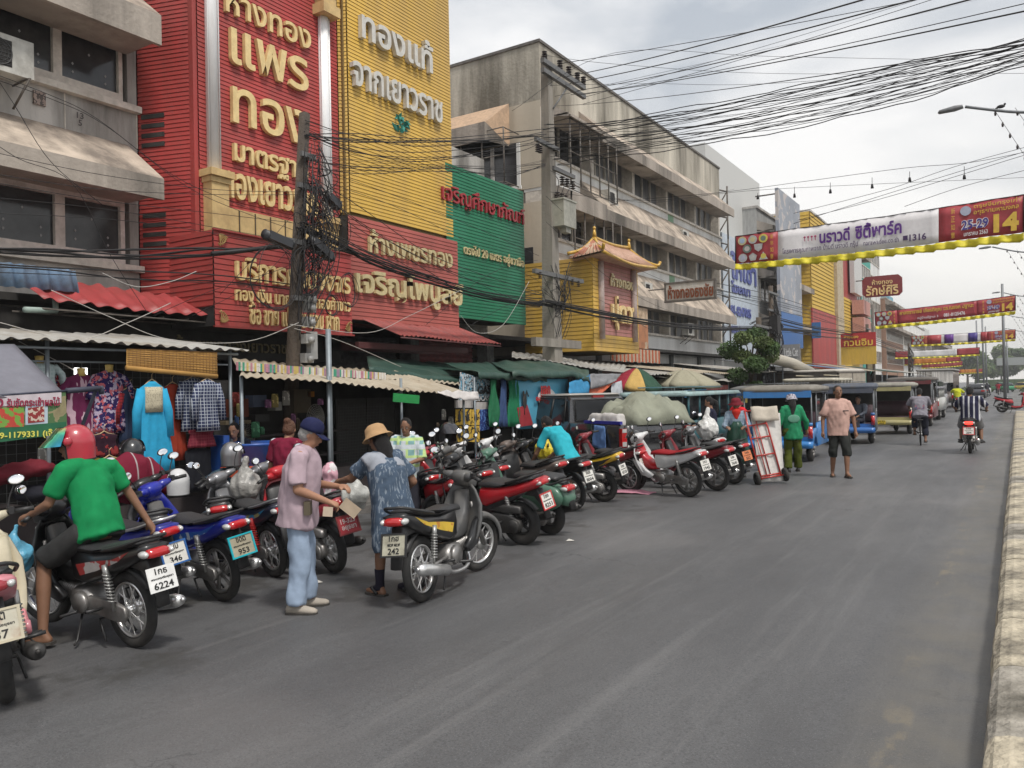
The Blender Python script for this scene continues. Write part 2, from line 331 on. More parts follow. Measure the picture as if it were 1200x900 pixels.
def person(label, loc, rz, J=None, skin=0, shirt=None, sleeve=.9, hem=0.0, trousers=None, leg=1.0, hair='short', hairm=None, hat=None, shoes='shoe', shoem=None, h=1.70, build=1.0, look=(0, 0), curl=(.5, .5), collar=None, voxel=.011, skirt=None, group=None, baggy=1.0, hemr=None, wearm=None, name='person', handdir=None):
 """x forward, y left. J overrides joints: pelvis chest neck head shl elbl wrl hipl knl anl toel and ...r"""
 D = dict(pelvis=(0, 0, .93), chest=(0, 0, 1.24), neck=(-.01, 0, 1.45), head=(.02, 0, 1.585))
 for s, k in ((1, 'l'), (-1, 'r')):
  D.update({'sh' + k: (-.01, .168 * s, 1.39), 'elb' + k: (-.02, .25 * s, 1.11), 'wr' + k: (.06, .27 * s, .87), 'hip' + k: (0, .09 * s, .90), 'kn' + k: (.03, .10 * s, .50), 'an' + k: (-.02, .10 * s, .09), 'toe' + k: (.15, .13 * s, .03)})
 D.update(J or {}); D = {k: V(v) for k, v in D.items()}
 root = thing(name, label, 'person', loc, rz, group); sc = h / 1.7; root.scale = (sc, sc, sc)
 sk = SKIN(skin); left = (D['shl'] - D['shr']).normalized(); hl = (D['hipl'] - D['hipr']).normalized()
 up = (D['neck'] - D['pelvis']).normalized(); b = build
 Fp = frame(D['chest'] - D['pelvis'], hl); Fc = frame(D['neck'] - D['chest'], left)
 hd_ = Matrix.Rotation(look[0], 3, 'Z') @ Matrix.Rotation(look[1], 3, 'Y')
 Fh = hd_
 mb = MB()
 mb.ball(D['pelvis'], (.115 * b, .155 * b, .12), 14, 10, R=Fp); mid = D['pelvis'].lerp(D['chest'], .5)
 mb.ball(mid, (.11 * b, .14 * b, .16), 14, 10, R=Fp); mb.ball(D['chest'], (.115 * b, .155 * b, .17), 14, 10, R=Fc)
 for k in 'lr':
  caps(mb, D['chest'].lerp(D['neck'], .5), D['sh' + k], .045, .047 * b); caps(mb, D['sh' + k], D['elb' + k], .048 * b, .038 * b); caps(mb, D['elb' + k], D['wr' + k], .040 * b, .026)
  caps(mb, D['hip' + k], D['kn' + k], .082 * b, .054); caps(mb, D['kn' + k], D['kn' + k].lerp(D['an' + k], .4), .052, .053); caps(mb, D['kn' + k].lerp(D['an' + k], .4), D['an' + k], .052, .034)
  toe, an = D['toe' + k], D['an' + k]; heel = an + (an - toe).normalized() * .045; heel.z = an.z - .055
  caps(mb, an, heel, .033, .03); caps(mb, heel, toe.lerp(heel, .35), .033, .038); caps(mb, toe.lerp(heel, .35), toe.lerp(heel, .2) if shoes in ('shoe', 'boot') else toe, .034, .022); caps(mb, an, toe.lerp(heel, .45), .034, .03)
  # hand: palm, four fingers, thumb
  wr = D['wr' + k]; d = (wr - D['elb' + k]).normalized()
  if handdir and k in handdir: d = V(handdir[k]).normalized()
  sd = d.cross(V((0, 0, 1))); sd = sd.normalized() if sd.length > .25 else d.cross(V((1, 0, 0))).normalized()
  pn = sd.cross(d).normalized(); cu = curl[0 if k == 'l' else 1]; inn = -pn if pn.z > 0 else pn
  if abs(d.z) > .7: sd = V((1, 0, 0)) - d * d.x; sd.normalize(); inn = V((0, -1 if k == 'l' else 1, 0))
  pc = wr + d * .05
  mb.tube([wr - d * .01, wr + d * .03, wr + d * .085], [.026, .036, .034], 10, flat=.5 if False else .8)
  for i, ln in enumerate((.062, .074, .07, .055)):
   st = wr + d * .08 + sd * (.027 - .018 * i); a1 = cu * 1.1; d1 = (d * math.cos(a1) + inn * math.sin(a1)); d2 = (d * math.cos(a1 * 2.1) + inn * math.sin(a1 * 2.1))
   mb.tube([st - d * .012, st, st + d1 * ln * .5, st + d1 * ln * .5 + d2 * ln * .42, st + d1 * ln * .5 + d2 * ln * .5], [.009, .0095, .009, .008, .005], 7)
  th = wr + d * .025 + sd * .028; td = (sd * .7 + d * .7 + inn * .3).normalized()
  mb.tube([th - sd * .012, th, th + td * .035, th + td * .035 + (d + inn * .4).normalized() * .028], [.012, .0125, .011, .007], 7)
 hc = D['head']; caps(mb, D['neck'] - up * .05, hc - V((.015, 0, .05)), .055, .05)
 mb.ball(hc + Fh @ V((-.01, 0, .025)), (.092, .074, .098), 16, 12, R=Fh); mb.ball(hc + Fh @ V((.028, 0, -.045)), (.062, .054, .068), 14, 10, R=Fh)
 mb.tube([hc + Fh @ V((.082, 0, .02)), hc + Fh @ V((.100, 0, -.008)), hc + Fh @ V((.104, 0, -.022)), hc + Fh @ V((.09, 0, -.03))], [.008, .012, .015, .011], 8)
 for s in (1, -1):
  mb.ball(hc + Fh @ V((-.005, .075 * s, -.005)), (.018, .008, .03), 8, 6, R=Fh); mb.ball(hc + Fh @ V((.075, .031 * s, .03)), (.012, .022, .007), 8, 6, R=Fh)
 mb.ball(hc + Fh @ V((.083, 0, -.058)), (.012, .024, .008), 8, 6, R=Fh)
 me = remesh(mb, voxel, 2); me.name = 'body'; me.materials.append(sk); put('body', me, root)
 if voxel < .02:
  e = MB()
  for s in (1, -1):
   e.ball(hc + Fh @ V((.079, .031 * s, .014)), (.008, .0125, .0042), 8, 6, 0, R=Fh); e.ball(hc + Fh @ V((.084, .031 * s, .014)), (.005, .0062, .0046), 8, 6, 1, R=Fh)
  e.build('eyes', [M('eye_white', (.6, .56, .52), rough=.3), M('eye_dark', (.02, .012, .01), rough=.2)], root)
  e = MB()
  for s in (1, -1): e.tube([hc + Fh @ V((.088, .014 * s, .038)), hc + Fh @ V((.084, .032 * s, .043)), hc + Fh @ V((.072, .048 * s, .038))], [.004, .004, .002], 6)
  e.build('eyebrows', HAIRM(), root)
  MB().ball(hc + Fh @ V((.09, 0, -.060)), (.006, .022, .006), 8, 6, R=Fh).build('lips', M('lips', (.28, .11, .09), rough=.5), root)
 # hair
 hm = hairm or HAIRM()
 if hair:
  q = MB(); q.ball(hc + Fh @ V((-.022, 0, .035)), (.090, .083, .098), 16, 12, R=Fh)
  if hair in ('short', 'bun', 'long', 'tail'): q.ball(hc + Fh @ V((-.04, 0, -.01)), (.07, .08, .075), 14, 10, R=Fh)
  if hair == 'bun': q.ball(hc + Fh @ V((-.085, .01, .10)), (.05, .055, .045), 12, 8, R=Fh)
  if hair == 'long': caps(q, hc + V((-.05, 0, 0)), D['neck'] + Fc @ V((-.07, 0, .0)), .085, .075); caps(q, D['neck'] + Fc @ V((-.07, 0, 0)), D['neck'] + Fc @ V((-.13, .02, -.20)), .07, .025)
  if hair == 'tail': caps(q, hc + Fh @ V((-.09, 0, .03)), hc + Fh @ V((-.15, 0, -.05)), .035, .04); caps(q, hc + Fh @ V((-.15, 0, -.05)), hc + Fh @ V((-.13, 0, -.25)), .04, .015)
  m_ = remesh(q, max(.013, voxel), 2, .006, (30, 30, 14)); m_.materials.append(hm); put('hair', m_, root)
  # keep the hairline clear of the face
 # shirt
 if shirt:
  q = MB(); B = b * baggy; pe = D['pelvis'] - Fp @ V((0, 0, .02)) ; hemp = pe - Fp @ V((0, 0, .10 + hem))
  def ring(c, F, rx, ry, n=20): return [c + F @ V((rx * math.cos(2 * PI * i / n), ry * math.sin(2 * PI * i / n) , 0)) for i in range(n)]
  rings = [ring(hemp, Fp, .145 * B * (1 if hemr is None else hemr), .19 * B * (1 if hemr is None else hemr)), ring(pe.lerp(hemp, .5), Fp, .142 * B, .183 * B), ring(pe, Fp, .14 * B, .178 * B), ring(mid, Fp, .138 * B, .17 * B), ring(D['chest'], Fc, .138 * B, .172 * B), ring(D['chest'].lerp(D['neck'], .55), Fc, .12 * b, .175 * b), ring(D['chest'].lerp(D['neck'], .85), Fc, .09 * b, .125 * b), ring(D['neck'].lerp(D['chest'], .02), Fc, .062, .068)]
  q.loft(rings)
  for k in 'lr':
   q.tube([D['neck'].lerp(D['chest'], .22), D['neck'].lerp(D['chest'], .3).lerp(D['sh' + k], .55), D['sh' + k] + V((0, 0, -.005))], [.066 * b, .078 * b, .08 * b], 12)
   s_, e_, w_ = D['sh' + k], D['elb' + k], D['wr' + k]; st = D['chest'].lerp(D['neck'], .6).lerp(s_, .4)
   if sleeve <= 1: end = s_.lerp(e_, sleeve); q.tube([st, s_, end], [.08 * b, .068 * b, .066 * B], 14)
   else: q.tube([st, s_, e_, e_.lerp(w_, sleeve - 1)], [.085 * b, .072 * b, .058 * B, .046 * B], 14)
  m_ = remesh(q, max(.013, voxel), 3, .034, (5.5, 5.5, 2.2), seed=len(label)); 
  m_.materials.append(shirt); put('shirt' if not skirt else 'dress', m_, root)
  if collar: MB().tube([D['neck'] + Fc @ V((.075 * math.cos(t), .08 * math.sin(t), -.005 - .045 * max(0, math.cos(t)))) for t in [2 * PI * i / 16 for i in range(17)]], .014, 8, flat=1.6).build('collar', collar, root)
 if trousers:
  q = MB(); n = 18
  def ring(c, F, rx, ry): return [c + F @ V((rx * math.cos(2 * PI * i / n), ry * math.sin(2 * PI * i / n), 0)) for i in range(n)]
  q.loft([ring(D['pelvis'] - Fp @ V((0, 0, .10)), Fp, .125 * b, .165 * b), ring(D['pelvis'], Fp, .13 * b, .17 * b), ring(D['pelvis'] + Fp @ V((0, 0, .10)), Fp, .118 * b, .155 * b)])
  for k in 'lr':
   a_, k_, n_ = D['hip' + k], D['kn' + k], D['an' + k]
   if leg <= 1.05 and leg > 1: pass
   if leg <= .6: q.tube([D['pelvis'].lerp(a_, .6), a_, a_.lerp(k_, leg * 1.7)], [.1 * b, .108 * b, .098 * b * baggy], 14)
   else: q.tube([D['pelvis'].lerp(a_, .6), a_, k_, k_.lerp(n_, (leg - .5) * 2)], [.1 * b, .105 * b, .080 * b, .074 * b], 14)
  m_ = remesh(q, max(.014, voxel), 3, .026, (5, 5, 5), seed=3 + len(label)); m_.materials.append(trousers); put('trousers' if leg > .6 else 'shorts', m_, root)
 # shoes
 for k in 'lr':
  an, toe = D['an' + k], D['toe' + k]; d = V((toe.x - an.x, toe.y - an.y, toe.z - (an.z - .06))); d.normalize()
  s_ = V((-d.y, d.x, 0)); s_ = s_.normalized() if s_.length > .01 else V((0, 1, 0)); u_ = s_.cross(d) * -1 if s_.cross(d).z < 0 else s_.cross(d)
  base = V((an.x, an.y, an.z - .085)) ; T = Matrix(((d.x, s_.x, u_.x, base.x), (d.y, s_.y, u_.y, base.y), (d.z, s_.z, u_.z, base.z), (0, 0, 0, 1)))
  sole = [(-.085, -.03), (-.085, .03), (-.05, .042), (.06, .045), (.13, .05), (.18, .035), (.195, 0), (.18, -.035), (.13, -.05), (.06, -.045), (-.05, -.042)]
  q = MB(); q.prism(sole, .022, 'z', .003, T=T)
  if shoes == 'shoe':
   rr = []
   for x, wy, hz in ((-.083, .025, .05), (-.06, .037, .085), (-.01, .040, .09), (.05, .042, .068), (.11, .045, .05), (.16, .038, .04), (.188, .02, .025)):
    rr.append([(x, wy * math.cos(t), .012 + hz * max(0, math.sin(t)) ** .8) for t in [PI * i / 8 for i in range(9)]] )
   q.loft(rr, 1, T=T)
  elif shoes in ('sandal', 'flipflop'):
   for yy in ((-.045, .045),): q.tube([(.0 if shoes == 'sandal' else .02, -.045, .02), (.09, -.022, .06 if shoes == 'sandal' else .055), (.11, 0, .062 if shoes == 'sandal' else .03), (.09, .022, .06 if shoes == 'sandal' else .055), (.0 if shoes == 'sandal' else .02, .045, .02)], .016 if shoes == 'sandal' else .007, 6, 1, T=T)
  elif shoes == 'boot': q.tube([(.0, 0, .02), (-.01, 0, .12), (-.01, 0, .27)], [.05, .052, .06], 12, 1, T=T); q.tube([(-.04, 0, .04), (.08, 0, .045), (.17, 0, .03)], [.046, .046, .03], 10, 1, T=T)
  if shoes: q.build('shoe' if shoes != 'boot' else 'boot', [M('sole', (.05, .045, .04), rough=.8), shoem or M('shoe_black', (.02, .02, .02), rough=.5)], root)
 # hats
 T = Matrix.Translation(hc) @ Fh.to_4x4()
 if hat:
  kind, hm_ = hat[0], hat[1]; q = MB()
  if kind == 'cap':
   q.lathe([(.104, .035), (.106, .06), (.098, .10), (.075, .13), (.04, .147), (.001, .152)], 20, 0, T=T @ Matrix.Translation((-.012, 0, 0)) @ Matrix.Rotation(-.08, 4, 'Y'))
   br = []
   for i in range(9):
    a = -1.05 + 2.1 * i / 8; br.append([(.09 * math.cos(a), .09 * math.sin(a), .042), (.085 + .085 * math.cos(a * 1.05), .09 * math.sin(a) * 1.02, .03 - .012 * abs(math.sin(a))), (.085 + .085 * math.cos(a * 1.05), .09 * math.sin(a) * 1.02, .024 - .012 * abs(math.sin(a))), (.09 * math.cos(a), .09 * math.sin(a), .036)])
   q.loft(br, 0, T=T); q.build('cap', hm_, root)
  elif kind == 'bucket':
   q.lathe([(.105, .03), (.11, .032), (.155 * (hat[2] if len(hat) > 2 else 1), .005), (.157 * (hat[2] if len(hat) > 2 else 1), .008), (.112, .045), (.106, .08), (.095, .12), (.06, .145), (.001, .15)], 24, 0, T=T @ Matrix.Translation((-.01, 0, .0)) @ Matrix.Rotation(.05, 4, 'Y'))
   q.build('sun_hat', hm_, root)
  elif kind == 'helmet': helmet_mesh(root, T, hm_, hat[2] if len(hat) > 2 else None)
  elif kind == 'wrap':
   q.ball(hc + Fh @ V((-.015, 0, .03)), (.105, .098, .11), 16, 10, R=Fh); caps(q, hc + V((-.03, 0, -.05)), D['neck'] + V((-.02, 0, -.02)), .08, .09)
   m_ = remesh(q, .014, 2, .012); m_.materials.append(hm_); put('head_wrap', m_, root)
 return root, D
def helmet_mesh(root, T, shell, visor=None):
 """open-face helmet, opening towards +x"""
 rings = []; n = 20
 def P(a, z):                                   # shell radius by direction and height
  rr = math.sqrt(max(0, 1 - ((z - .03) / .145) ** 2)); rr = min(rr, 1) if z > -.02 else .97 + .5 * (z + .02)
  return V((.138 * rr * math.cos(a) - .008, .118 * rr * math.sin(a), z))
 vs = []; fs = []; Z = [-.105, -.08, -.05, -.02, .01, .035, .06, .09, .12, .145, .16, .170, .1749]
 for z in Z:
  op = .98 if z < .035 else (.8 if z < .055 else 0)   # half angle of the face opening
  for i in range(n + 1):
   a = op + (2 * PI - 2 * op) * i / n; vs.append(P(a, z))
 W = n + 1; fs = [(r * W + i, r * W + i + 1, (r + 1) * W + i + 1, (r + 1) * W + i) for r in range(len(Z) - 1) for i in range(n)]
 q = MB(); q.add(vs, fs, 0, True, T); q.add([v * .9 + V((0, 0, .003)) for v in vs], [tuple(reversed(f)) for f in fs], 1, True, T)
 rim = [vs[r * W] for r in range(0, 6)] + [V((.125 * math.cos(t), .105 * math.sin(t), .058)) for t in (.75, .35, 0, -.35, -.75)] + [vs[r * W + n] for r in range(5, -1, -1)]
 q.tube(rim, .007, 6, 1, T=T); q.tube([vs[i] for i in range(n + 1)], .007, 6, 1, T=T)
 q.build('helmet', [shell, M('helmet_lining', (.015, .015, .015), rough=.8)], root)
 if visor:
  q = MB(); rr = []
  for z, k, lift in ((.135, .80, 0), (.115, 1.0, 0), (.09, 1.12, .004), (.06, 1.2, .02), (.03, 1.26, .045), (.0, 1.28, .07)):
   rr.append([V((.135 * k * math.cos(a) + lift * math.cos(a), .118 * k * math.sin(a), z + .02)) for a in [-1.15 + 2.3 * i / 12 for i in range(13)]])
  q.loft(rr, 0, closed=False, caps=False, T=T); q.build('visor', visor, root)
  q = MB()
  for s in (1, -1): q.ball((.05, .118 * s, .05), (.034, .014, .034), 10, 6, T=T)
  q.build('visor_pivot', shell, root)
# ================================================================= motorcycles: x forward, y left, origin under the rear axle
def bm():
 return dict(tyre=M('tyre_rubber', (.018, .018, .018), rough=.85, var=.3, stain=(.09, .08, .07), sfac=.35), black=M('black_plastic', (.02, .02, .021), rough=.45, var=.2, stain=(.08, .075, .07), sfac=.3),
    alu=M('cast_aluminium', (.30, .29, .28), rough=.42, metal=.7, var=.2, stain=(.07, .06, .05), sfac=.55), chrome=M('chrome', (.80, .80, .79), rough=.3, metal=.9, var=.1, stain=(.2, .17, .14), sfac=.4),
    seat=M('seat_vinyl', (.03, .03, .032), rough=.5, var=.15, bump=.2, bscale=60), engine=M('engine_dark', (.07, .068, .066), rough=.5, metal=.6, var=.3, stain=(.03, .025, .02), sfac=.6),
    red=M('red_lens', (.45, .01, .012), rough=.12, coat=1), clear=M('clear_lens', (.62, .62, .6), rough=.1, coat=1, metal=.3), amber=M('amber_lens', (.6, .2, .03), rough=.15, coat=1),
    mirror=M('mirror_glass', (.92, .93, .95), rough=.03, metal=1, var=0), spring=M('spring_steel', (.35, .35, .34), rough=.35, metal=.7, stain=(.08, .07, .06), sfac=.4), plate=M('plate_white', (.72, .71, .66), rough=.45, var=.05, stain=(.35, .3, .22), sfac=.4), ink=M('plate_ink', (.015, .015, .015), rough=.6))
def arcpts(cx, cz, r, a0, a1, n): return [(cx + r * math.cos(a0 + (a1 - a0) * i / n), cz + r * math.sin(a0 + (a1 - a0) * i / n)) for i in range(n + 1)]
def wheel(parent, T, R, tr, kind, B, dark=False):
 rr = R - tr
 def tyre():
  q = MB(); q.torus(rr, tr, 40, 10, flat=.95); return q.mesh('wheel', B['tyre'])
 def rim():
  q = MB()
  q.torus(rr - tr * 1.12, .013, 40, 6, 0, flat=2.2); q.tube([(0, -.045, 0), (0, .045, 0)], .04, 14); q.tube([(0, -.09, 0), (0, .09, 0)], .012, 8)
  if R > .24: q.tube([(0, -.055, 0), (0, -.02, 0)], .062, 16)
  return q.mesh('rim', B['chrome'] if kind == 'spoke' else (B['black'] if dark else B['alu']))
 def spokes():
  q = MB()
  if kind == 'spoke':
   for i in range(28):
    a = 2 * PI * i / 28; b = a + (.35 if i % 2 else -.35); s = 1 if (i // 2) % 2 else -1; q.tube([(.036 * math.cos(a), .03 * s, .036 * math.sin(a)), ((rr - tr * .8) * math.cos(b), 0, (rr - tr * .8) * math.sin(b))], .0042, 4, caps=False)
  else:
   for i in range(5 if R > .24 else 4):
    a = 2 * PI * i / (5 if R > .24 else 4)
    for d in (-.09, .09): q.tube([(.03 * math.cos(a + d * 3), 0, .03 * math.sin(a + d * 3)), ((rr - tr * .8) * math.cos(a + d), 0, (rr - tr * .8) * math.sin(a + d))], [.016, .011], 6, flat=.8)
  return q.mesh('spokes', B['chrome'] if kind == 'spoke' else (B['black'] if dark else B['alu']))
 k = (round(R, 3), tr, kind, dark); a = put('wheel', cached(('ty', k), tyre), parent); a.matrix_basis = T
 put('rim', cached(('rim', k), rim), a); put('spokes', cached(('sp', k), spokes), a)
def plate(root, T, lines, B, border=None, bg=None, ink=None, w=.22, h=.175):
 p = MB().box((0, 0, 0), (.005, w, h), T=T).build('number_plate', bg or B['plate'], root)
 if border:
  q = MB()
  for z in (-1, 1): q.box((-.004, 0, z * (h / 2 + .003)), (.012, w + .03, .014), T=T)
  for y in (-1, 1): q.box((-.004, y * (w / 2 + .006), 0), (.011, .016, h - .0), T=T)
  q.build('plate_frame', border, p)
 R3 = T.to_3x3(); ex, ez = R3 @ V((0, -1, 0)), R3 @ V((0, 0, 1)); mat = ink or B['ink']
 rows = {3: ((.62, .045, .032), (.80, .022, -.008), (.70, .05, -.073)), 2: ((.75, .052, .012), (.75, .056, -.065))}[len(lines)]
 for s, (fw, fh, z) in zip(lines, rows):
  if len(s) <= 3: fw *= .7
  lettering(s, mat, p, T @ V((-.0045, w * fw / 2, z)), ex, ez, w * fw, fh, .001, bold=.02)
def make_bike(label, loc, rz, kind='wave', body=None, shield=None, inner=None, seat=None, wheels='cast', lines=None, border=None, pbg=None, pink=None, steer=.0, lean=-.12, group='motorcycles parked in a row along the kerb', stripe=None, spring=None, tail=None, mirrors=True, bag=None, box=False, detail=True, name='motorcycle', basket=False, rail=None):
 B = bm(); root = thing(name, label, 'motorcycle', loc, rz, group)
 root.rotation_euler = (Matrix.Rotation(rz, 3, 'Z') @ Matrix.Rotation(lean, 3, 'X')).to_euler()
 body = body or B['black']; shield = shield or body; inner = inner or B['black']; seatm = seat or B['seat']
 wave = kind == 'wave'; vespa = kind == 'vespa'; big = kind == 'maxi'
 R = .285 if wave else (.235 if vespa else .262); tr = .040 if wave else (.058 if (big or vespa) else .046); wb = 1.23 if not vespa else 1.20
 ax = Matrix.Translation((1.02, 0, .75)) @ Matrix.Rotation(-.46, 4, 'Y'); SA = ax @ Matrix.Rotation(steer, 4, 'Z') @ ax.inverted()   # steering
 wheel(root, Matrix.Translation((0, 0, R)), R, tr * (1.1 if not wave else 1), wheels, B, big or (not wave and not vespa))
 wheel(root, SA @ Matrix.Translation((wb, 0, R)), R, tr, wheels, B, big)
 def part(key, name, mats, fn, parent=root, share=True):
  mats = list(mats) if isinstance(mats, (list, tuple)) else [mats]
  k = (kind, key) + tuple(m.name for m in mats) + ((round(steer, 2),) if (key[0] if isinstance(key, tuple) else key) in STEER else ())
  def mk():
   q = MB(); fn(q); return q.mesh(name, mats)
  return put(name, cached(k, mk), parent)
 STEER = {'fender', 'fork', 'hcowl', 'hl', 'bar', 'grip', 'mir', 'mg', 'lev', 'cow2'}
 # ---- front end
 for s in (1, -1): part(('fork', s), 'fork', B['alu'], lambda q, s=s: q.tube([(1.02, .075 * s, .74), (1.12, .078 * s, .5), (wb, .08 * s, R)], [.018, .022, .024], 8, T=SA))
 def fender(q):
  rg = []
  for x, z in arcpts(wb, R, R + .022, -.1, 2.75, 14): rg.append([(x + (z - R) * 0 + d * (x - wb) / R, y, z + d * (z - R) / R) for y, d in ((-.062, -.05), (-.055, 0), (0, .012), (.055, 0), (.062, -.05), (.05, -.045), (0, .0), (-.05, -.045))])
  q.loft(rg, T=SA)
 part('fender', 'front_fender', shield, fender)
 def shieldf(q):
  rg = []
  rows = [(1.01, .93, .09, .02), (1.045, .84, .15, .06), (1.045, .70, .215, .10), (1.00, .56, .225, .11), (.94, .44, .205, .10), (.88, .35, .17, .08), (.80, .29, .12, .05)]
  if not wave: rows = [(1.01, .96, .10, .03), (1.06, .84, .18, .07), (1.06, .68, .235, .10), (1.02, .50, .235, .09), (.96, .38, .22, .08), (.90, .30, .20, .06)]
  for x, z, hw_, bk in rows:
   fr = [(x - bk * (y / hw_) ** 2, y, z) for y in [hw_ * (-1 + i / 4) for i in range(9)]]; bk_ = [(a - .022, b * .97, c) for a, b, c in reversed(fr)]; rg.append(fr + bk_)
  q.loft(rg)
 part('shield', 'leg_shield', shield, shieldf)
 if wave:
  part('tun', 'centre_cover', inner, lambda q: (q.pillow([(1.0, .86), (.94, .86), (.85, .66), (.68, .56), (.56, .56), (.56, .44), (.72, .42), (.86, .44), (.97, .62)], .075, .03)))
  part('nose', 'front_cowl', body, lambda q: q.pillow([(1.02, .93), (1.09, .86), (1.125, .76), (1.09, .64), (1.04, .58), (1.0, .75)], .075, .03))
  for s in (1, -1): part(('wings', s), 'side_fairing', body, lambda q, s=s: q.pillow([(1.02, .62), (.98, .50), (.84, .34), (.66, .30), (.60, .36), (.74, .44), (.86, .56)], .03, .015, c=.15 * s))
 else:
  part('tun', 'floorboard', inner, lambda q: (q.pillow([(.97, .36), (.40, .36), (.40, .24), (.60, .20), (.93, .26)], .17, .02), q.pillow([(1.0, .90), (.92, .84), (.88, .6), (.92, .34), (.98, .34)], .17, .03)))
  part('nose', 'front_cowl', body, lambda q: q.pillow([(1.02, .97), (1.10, .86), (1.14, .72), (1.11, .60), (1.04, .55), (1.0, .75)], .10, .04))
  for s in (1, -1): part(('sill', s), 'side_fairing', body, lambda q, s=s: q.pillow([(.98, .40), (.92, .28), (.56, .22), (.40, .28), (.42, .36), (.60, .32), (.84, .34)], .02, .012, c=.18 * s))
  if big or kind == 'scoot': [part(('hl0', s), 'headlamp', B['clear'], lambda q, s=s: q.ball((1.115, .055 * s, .78), (.03, .045, .055), 10, 6)) for s in (1, -1)]
 def hc(q):
  if wave: q.pillow([(.88, 1.0), (.93, 1.05), (1.04, 1.04), (1.12, .97), (1.10, .88), (1.02, .87), (.93, .91)], .095, .035, T=SA)
  else: q.pillow([(.86, 1.02), (.92, 1.08), (1.02, 1.07), (1.09, 1.0), (1.07, .93), (.95, .94)], .10, .035, T=SA)
  for s in (1, -1): q.tube([(.96, .06 * s, .98), (.93, .13 * s, 1.0), (.90, .19 * s, 1.01)], [.05, .04, .024], 10, T=SA)
 part('hcowl', 'handlebar_cowl', [shield], hc)
 part('hl', 'headlight', B['clear'], lambda q: q.ball((1.085 if wave else 1.055, 0, .935 if wave else .99), (.04, .075, .05), 12, 8, T=SA))
 for s in (1, -1): part(('nsig', s), 'front_indicator', B['amber'] if not wave else B['clear'], lambda q, s=s: q.ball((1.06, .085 * s, .83), (.035, .025, .022), 8, 6))
 part('bar', 'handlebar', B['black'], lambda q: [(q.tube([(.94, .1 * s, .99), (.90, .20 * s, 1.015), (.85, .33 * s, 1.0)], .012, 8, T=SA), q.tube([(.885, .235 * s, 1.01), (.845, .345 * s, .998)], .018, 10, T=SA), q.tube([(.93, .20 * s, 1.01), (.915, .26 * s, 1.0), (.89, .34 * s, .99)], [.008, .006, .005], 6, T=SA), q.box((.90, .215 * s, 1.02), (.05, .04, .05), T=SA), q.tube([(.94, .1, .99), (.94, -.1, .99)], .012, 8, T=SA)) for s in (1, -1)])
 if mirrors:
  for s in (1, -1): part(('mir', s), 'mirror', B['black'], lambda q, s=s: (q.tube(smooth_pts([(.905, .20 * s, 1.03), (.91, .23 * s, 1.11), (.90, .275 * s, 1.19)]), .0055, 6, T=SA), q.ball((.902, .295 * s, 1.225), (.014, .055, .038), 14, 8, T=SA, R=Matrix.Rotation(.25 * s, 3, 'Z'))))
  for s in (1, -1): part(('mg', s), 'mirror_glass', B['mirror'], lambda q, s=s: q.ball((.880, .293 * s, 1.226), (.0015, .050, .033), 16, 6, T=SA, R=Matrix.Rotation(.25 * s, 3, 'Z') @ Matrix.Rotation(.16, 3, 'Y')))
 # ---- body and seat
 if wave:
  part('tail', 'side_cover', body, lambda q: (q.pillow([(.60, .62), (.57, .73), (.25, .71), (-.02, .75), (-.28, .81), (-.37, .80), (-.33, .72), (-.10, .62), (.15, .53), (.42, .45), (.56, .47)], .115, .035)))
  sp = [(.67, .69), (.655, .755), (.52, .775), (.22, .755), (.06, .79), (-.18, .835), (-.27, .82), (-.22, .78), (-.02, .735), (.25, .70), (.5, .69)]
  if stripe: part('strp', 'side_sticker', stripe, lambda q: [q.prism([(.50, .60), (.30, .64), (.02, .68), (-.20, .76), (-.05, .67), (.22, .58), (.45, .52)], .004, 'y', .1155 * s) for s in (1, -1)])
 elif vespa:
  part('tail', 'side_cover', body, lambda q: (q.pillow([(.48, .34), (.46, .66), (.30, .74), (-.05, .74), (-.30, .66), (-.40, .50), (-.36, .40), (-.2, .42), (.1, .40)], .11, .05), [q.ball((.02, .13 * s, .52), (.36, .10, .19), 18, 10) for s in (1, -1)]))
  sp = [(.46, .72), (.44, .79), (.25, .80), (.0, .80), (-.22, .78), (-.26, .73), (-.1, .71), (.3, .70)]
 else:
  part('tail', 'side_cover', body, lambda q: (q.pillow([(.54, .50), (.47, .70), (.20, .71), (-.06, .76), (-.33, .84), (-.39, .81), (-.30, .71), (-.04, .62), (.24, .52), (.40, .46)], .150 if big else .132, .04))); part('lowc', 'lower_cover', B['black'], lambda q: q.pillow([(.52, .34), (.52, .52), (.24, .60), (.02, .66), (-.04, .60), (.12, .50), (.24, .38)], .115, .03))
  sp = [(.50, .70), (.48, .77), (.30, .785), (.08, .765), (-.04, .82), (-.26, .865), (-.32, .84), (-.22, .79), (0, .73), (.25, .69)]
  if stripe: part('strp', 'side_sticker', stripe, lambda q: [q.prism([(.40, .62), (.2, .66), (-.1, .72), (-.28, .78), (-.1, .66), (.15, .56), (.36, .5)], .004, 'y', (.151 if big else .136) * s) for s in (1, -1)])
 part('seat', 'seat', seatm, lambda q: q.pillow(sp, .125 if not big else .15, .03))
 zt = {'wave': 0, 'vespa': -.12}.get(kind, .04)
 part('rail', 'grab_rail', rail or B['black'], lambda q: q.tube(smooth_pts([(.08, .145, .75 + zt * .5), (-.15, .15, .80 + zt), (-.33, .09, .855 + zt), (-.36, 0, .86 + zt), (-.33, -.09, .855 + zt), (-.15, -.15, .80 + zt), (.08, -.145, .75 + zt * .5)]), .013, 8))
 part('tl', 'tail_light', tail or B['red'], lambda q: q.pillow([(-.30, .795 + zt), (-.39, .775 + zt), (-.405, .72 + zt), (-.33, .70 + zt), (-.27, .74 + zt)], .085, .02))
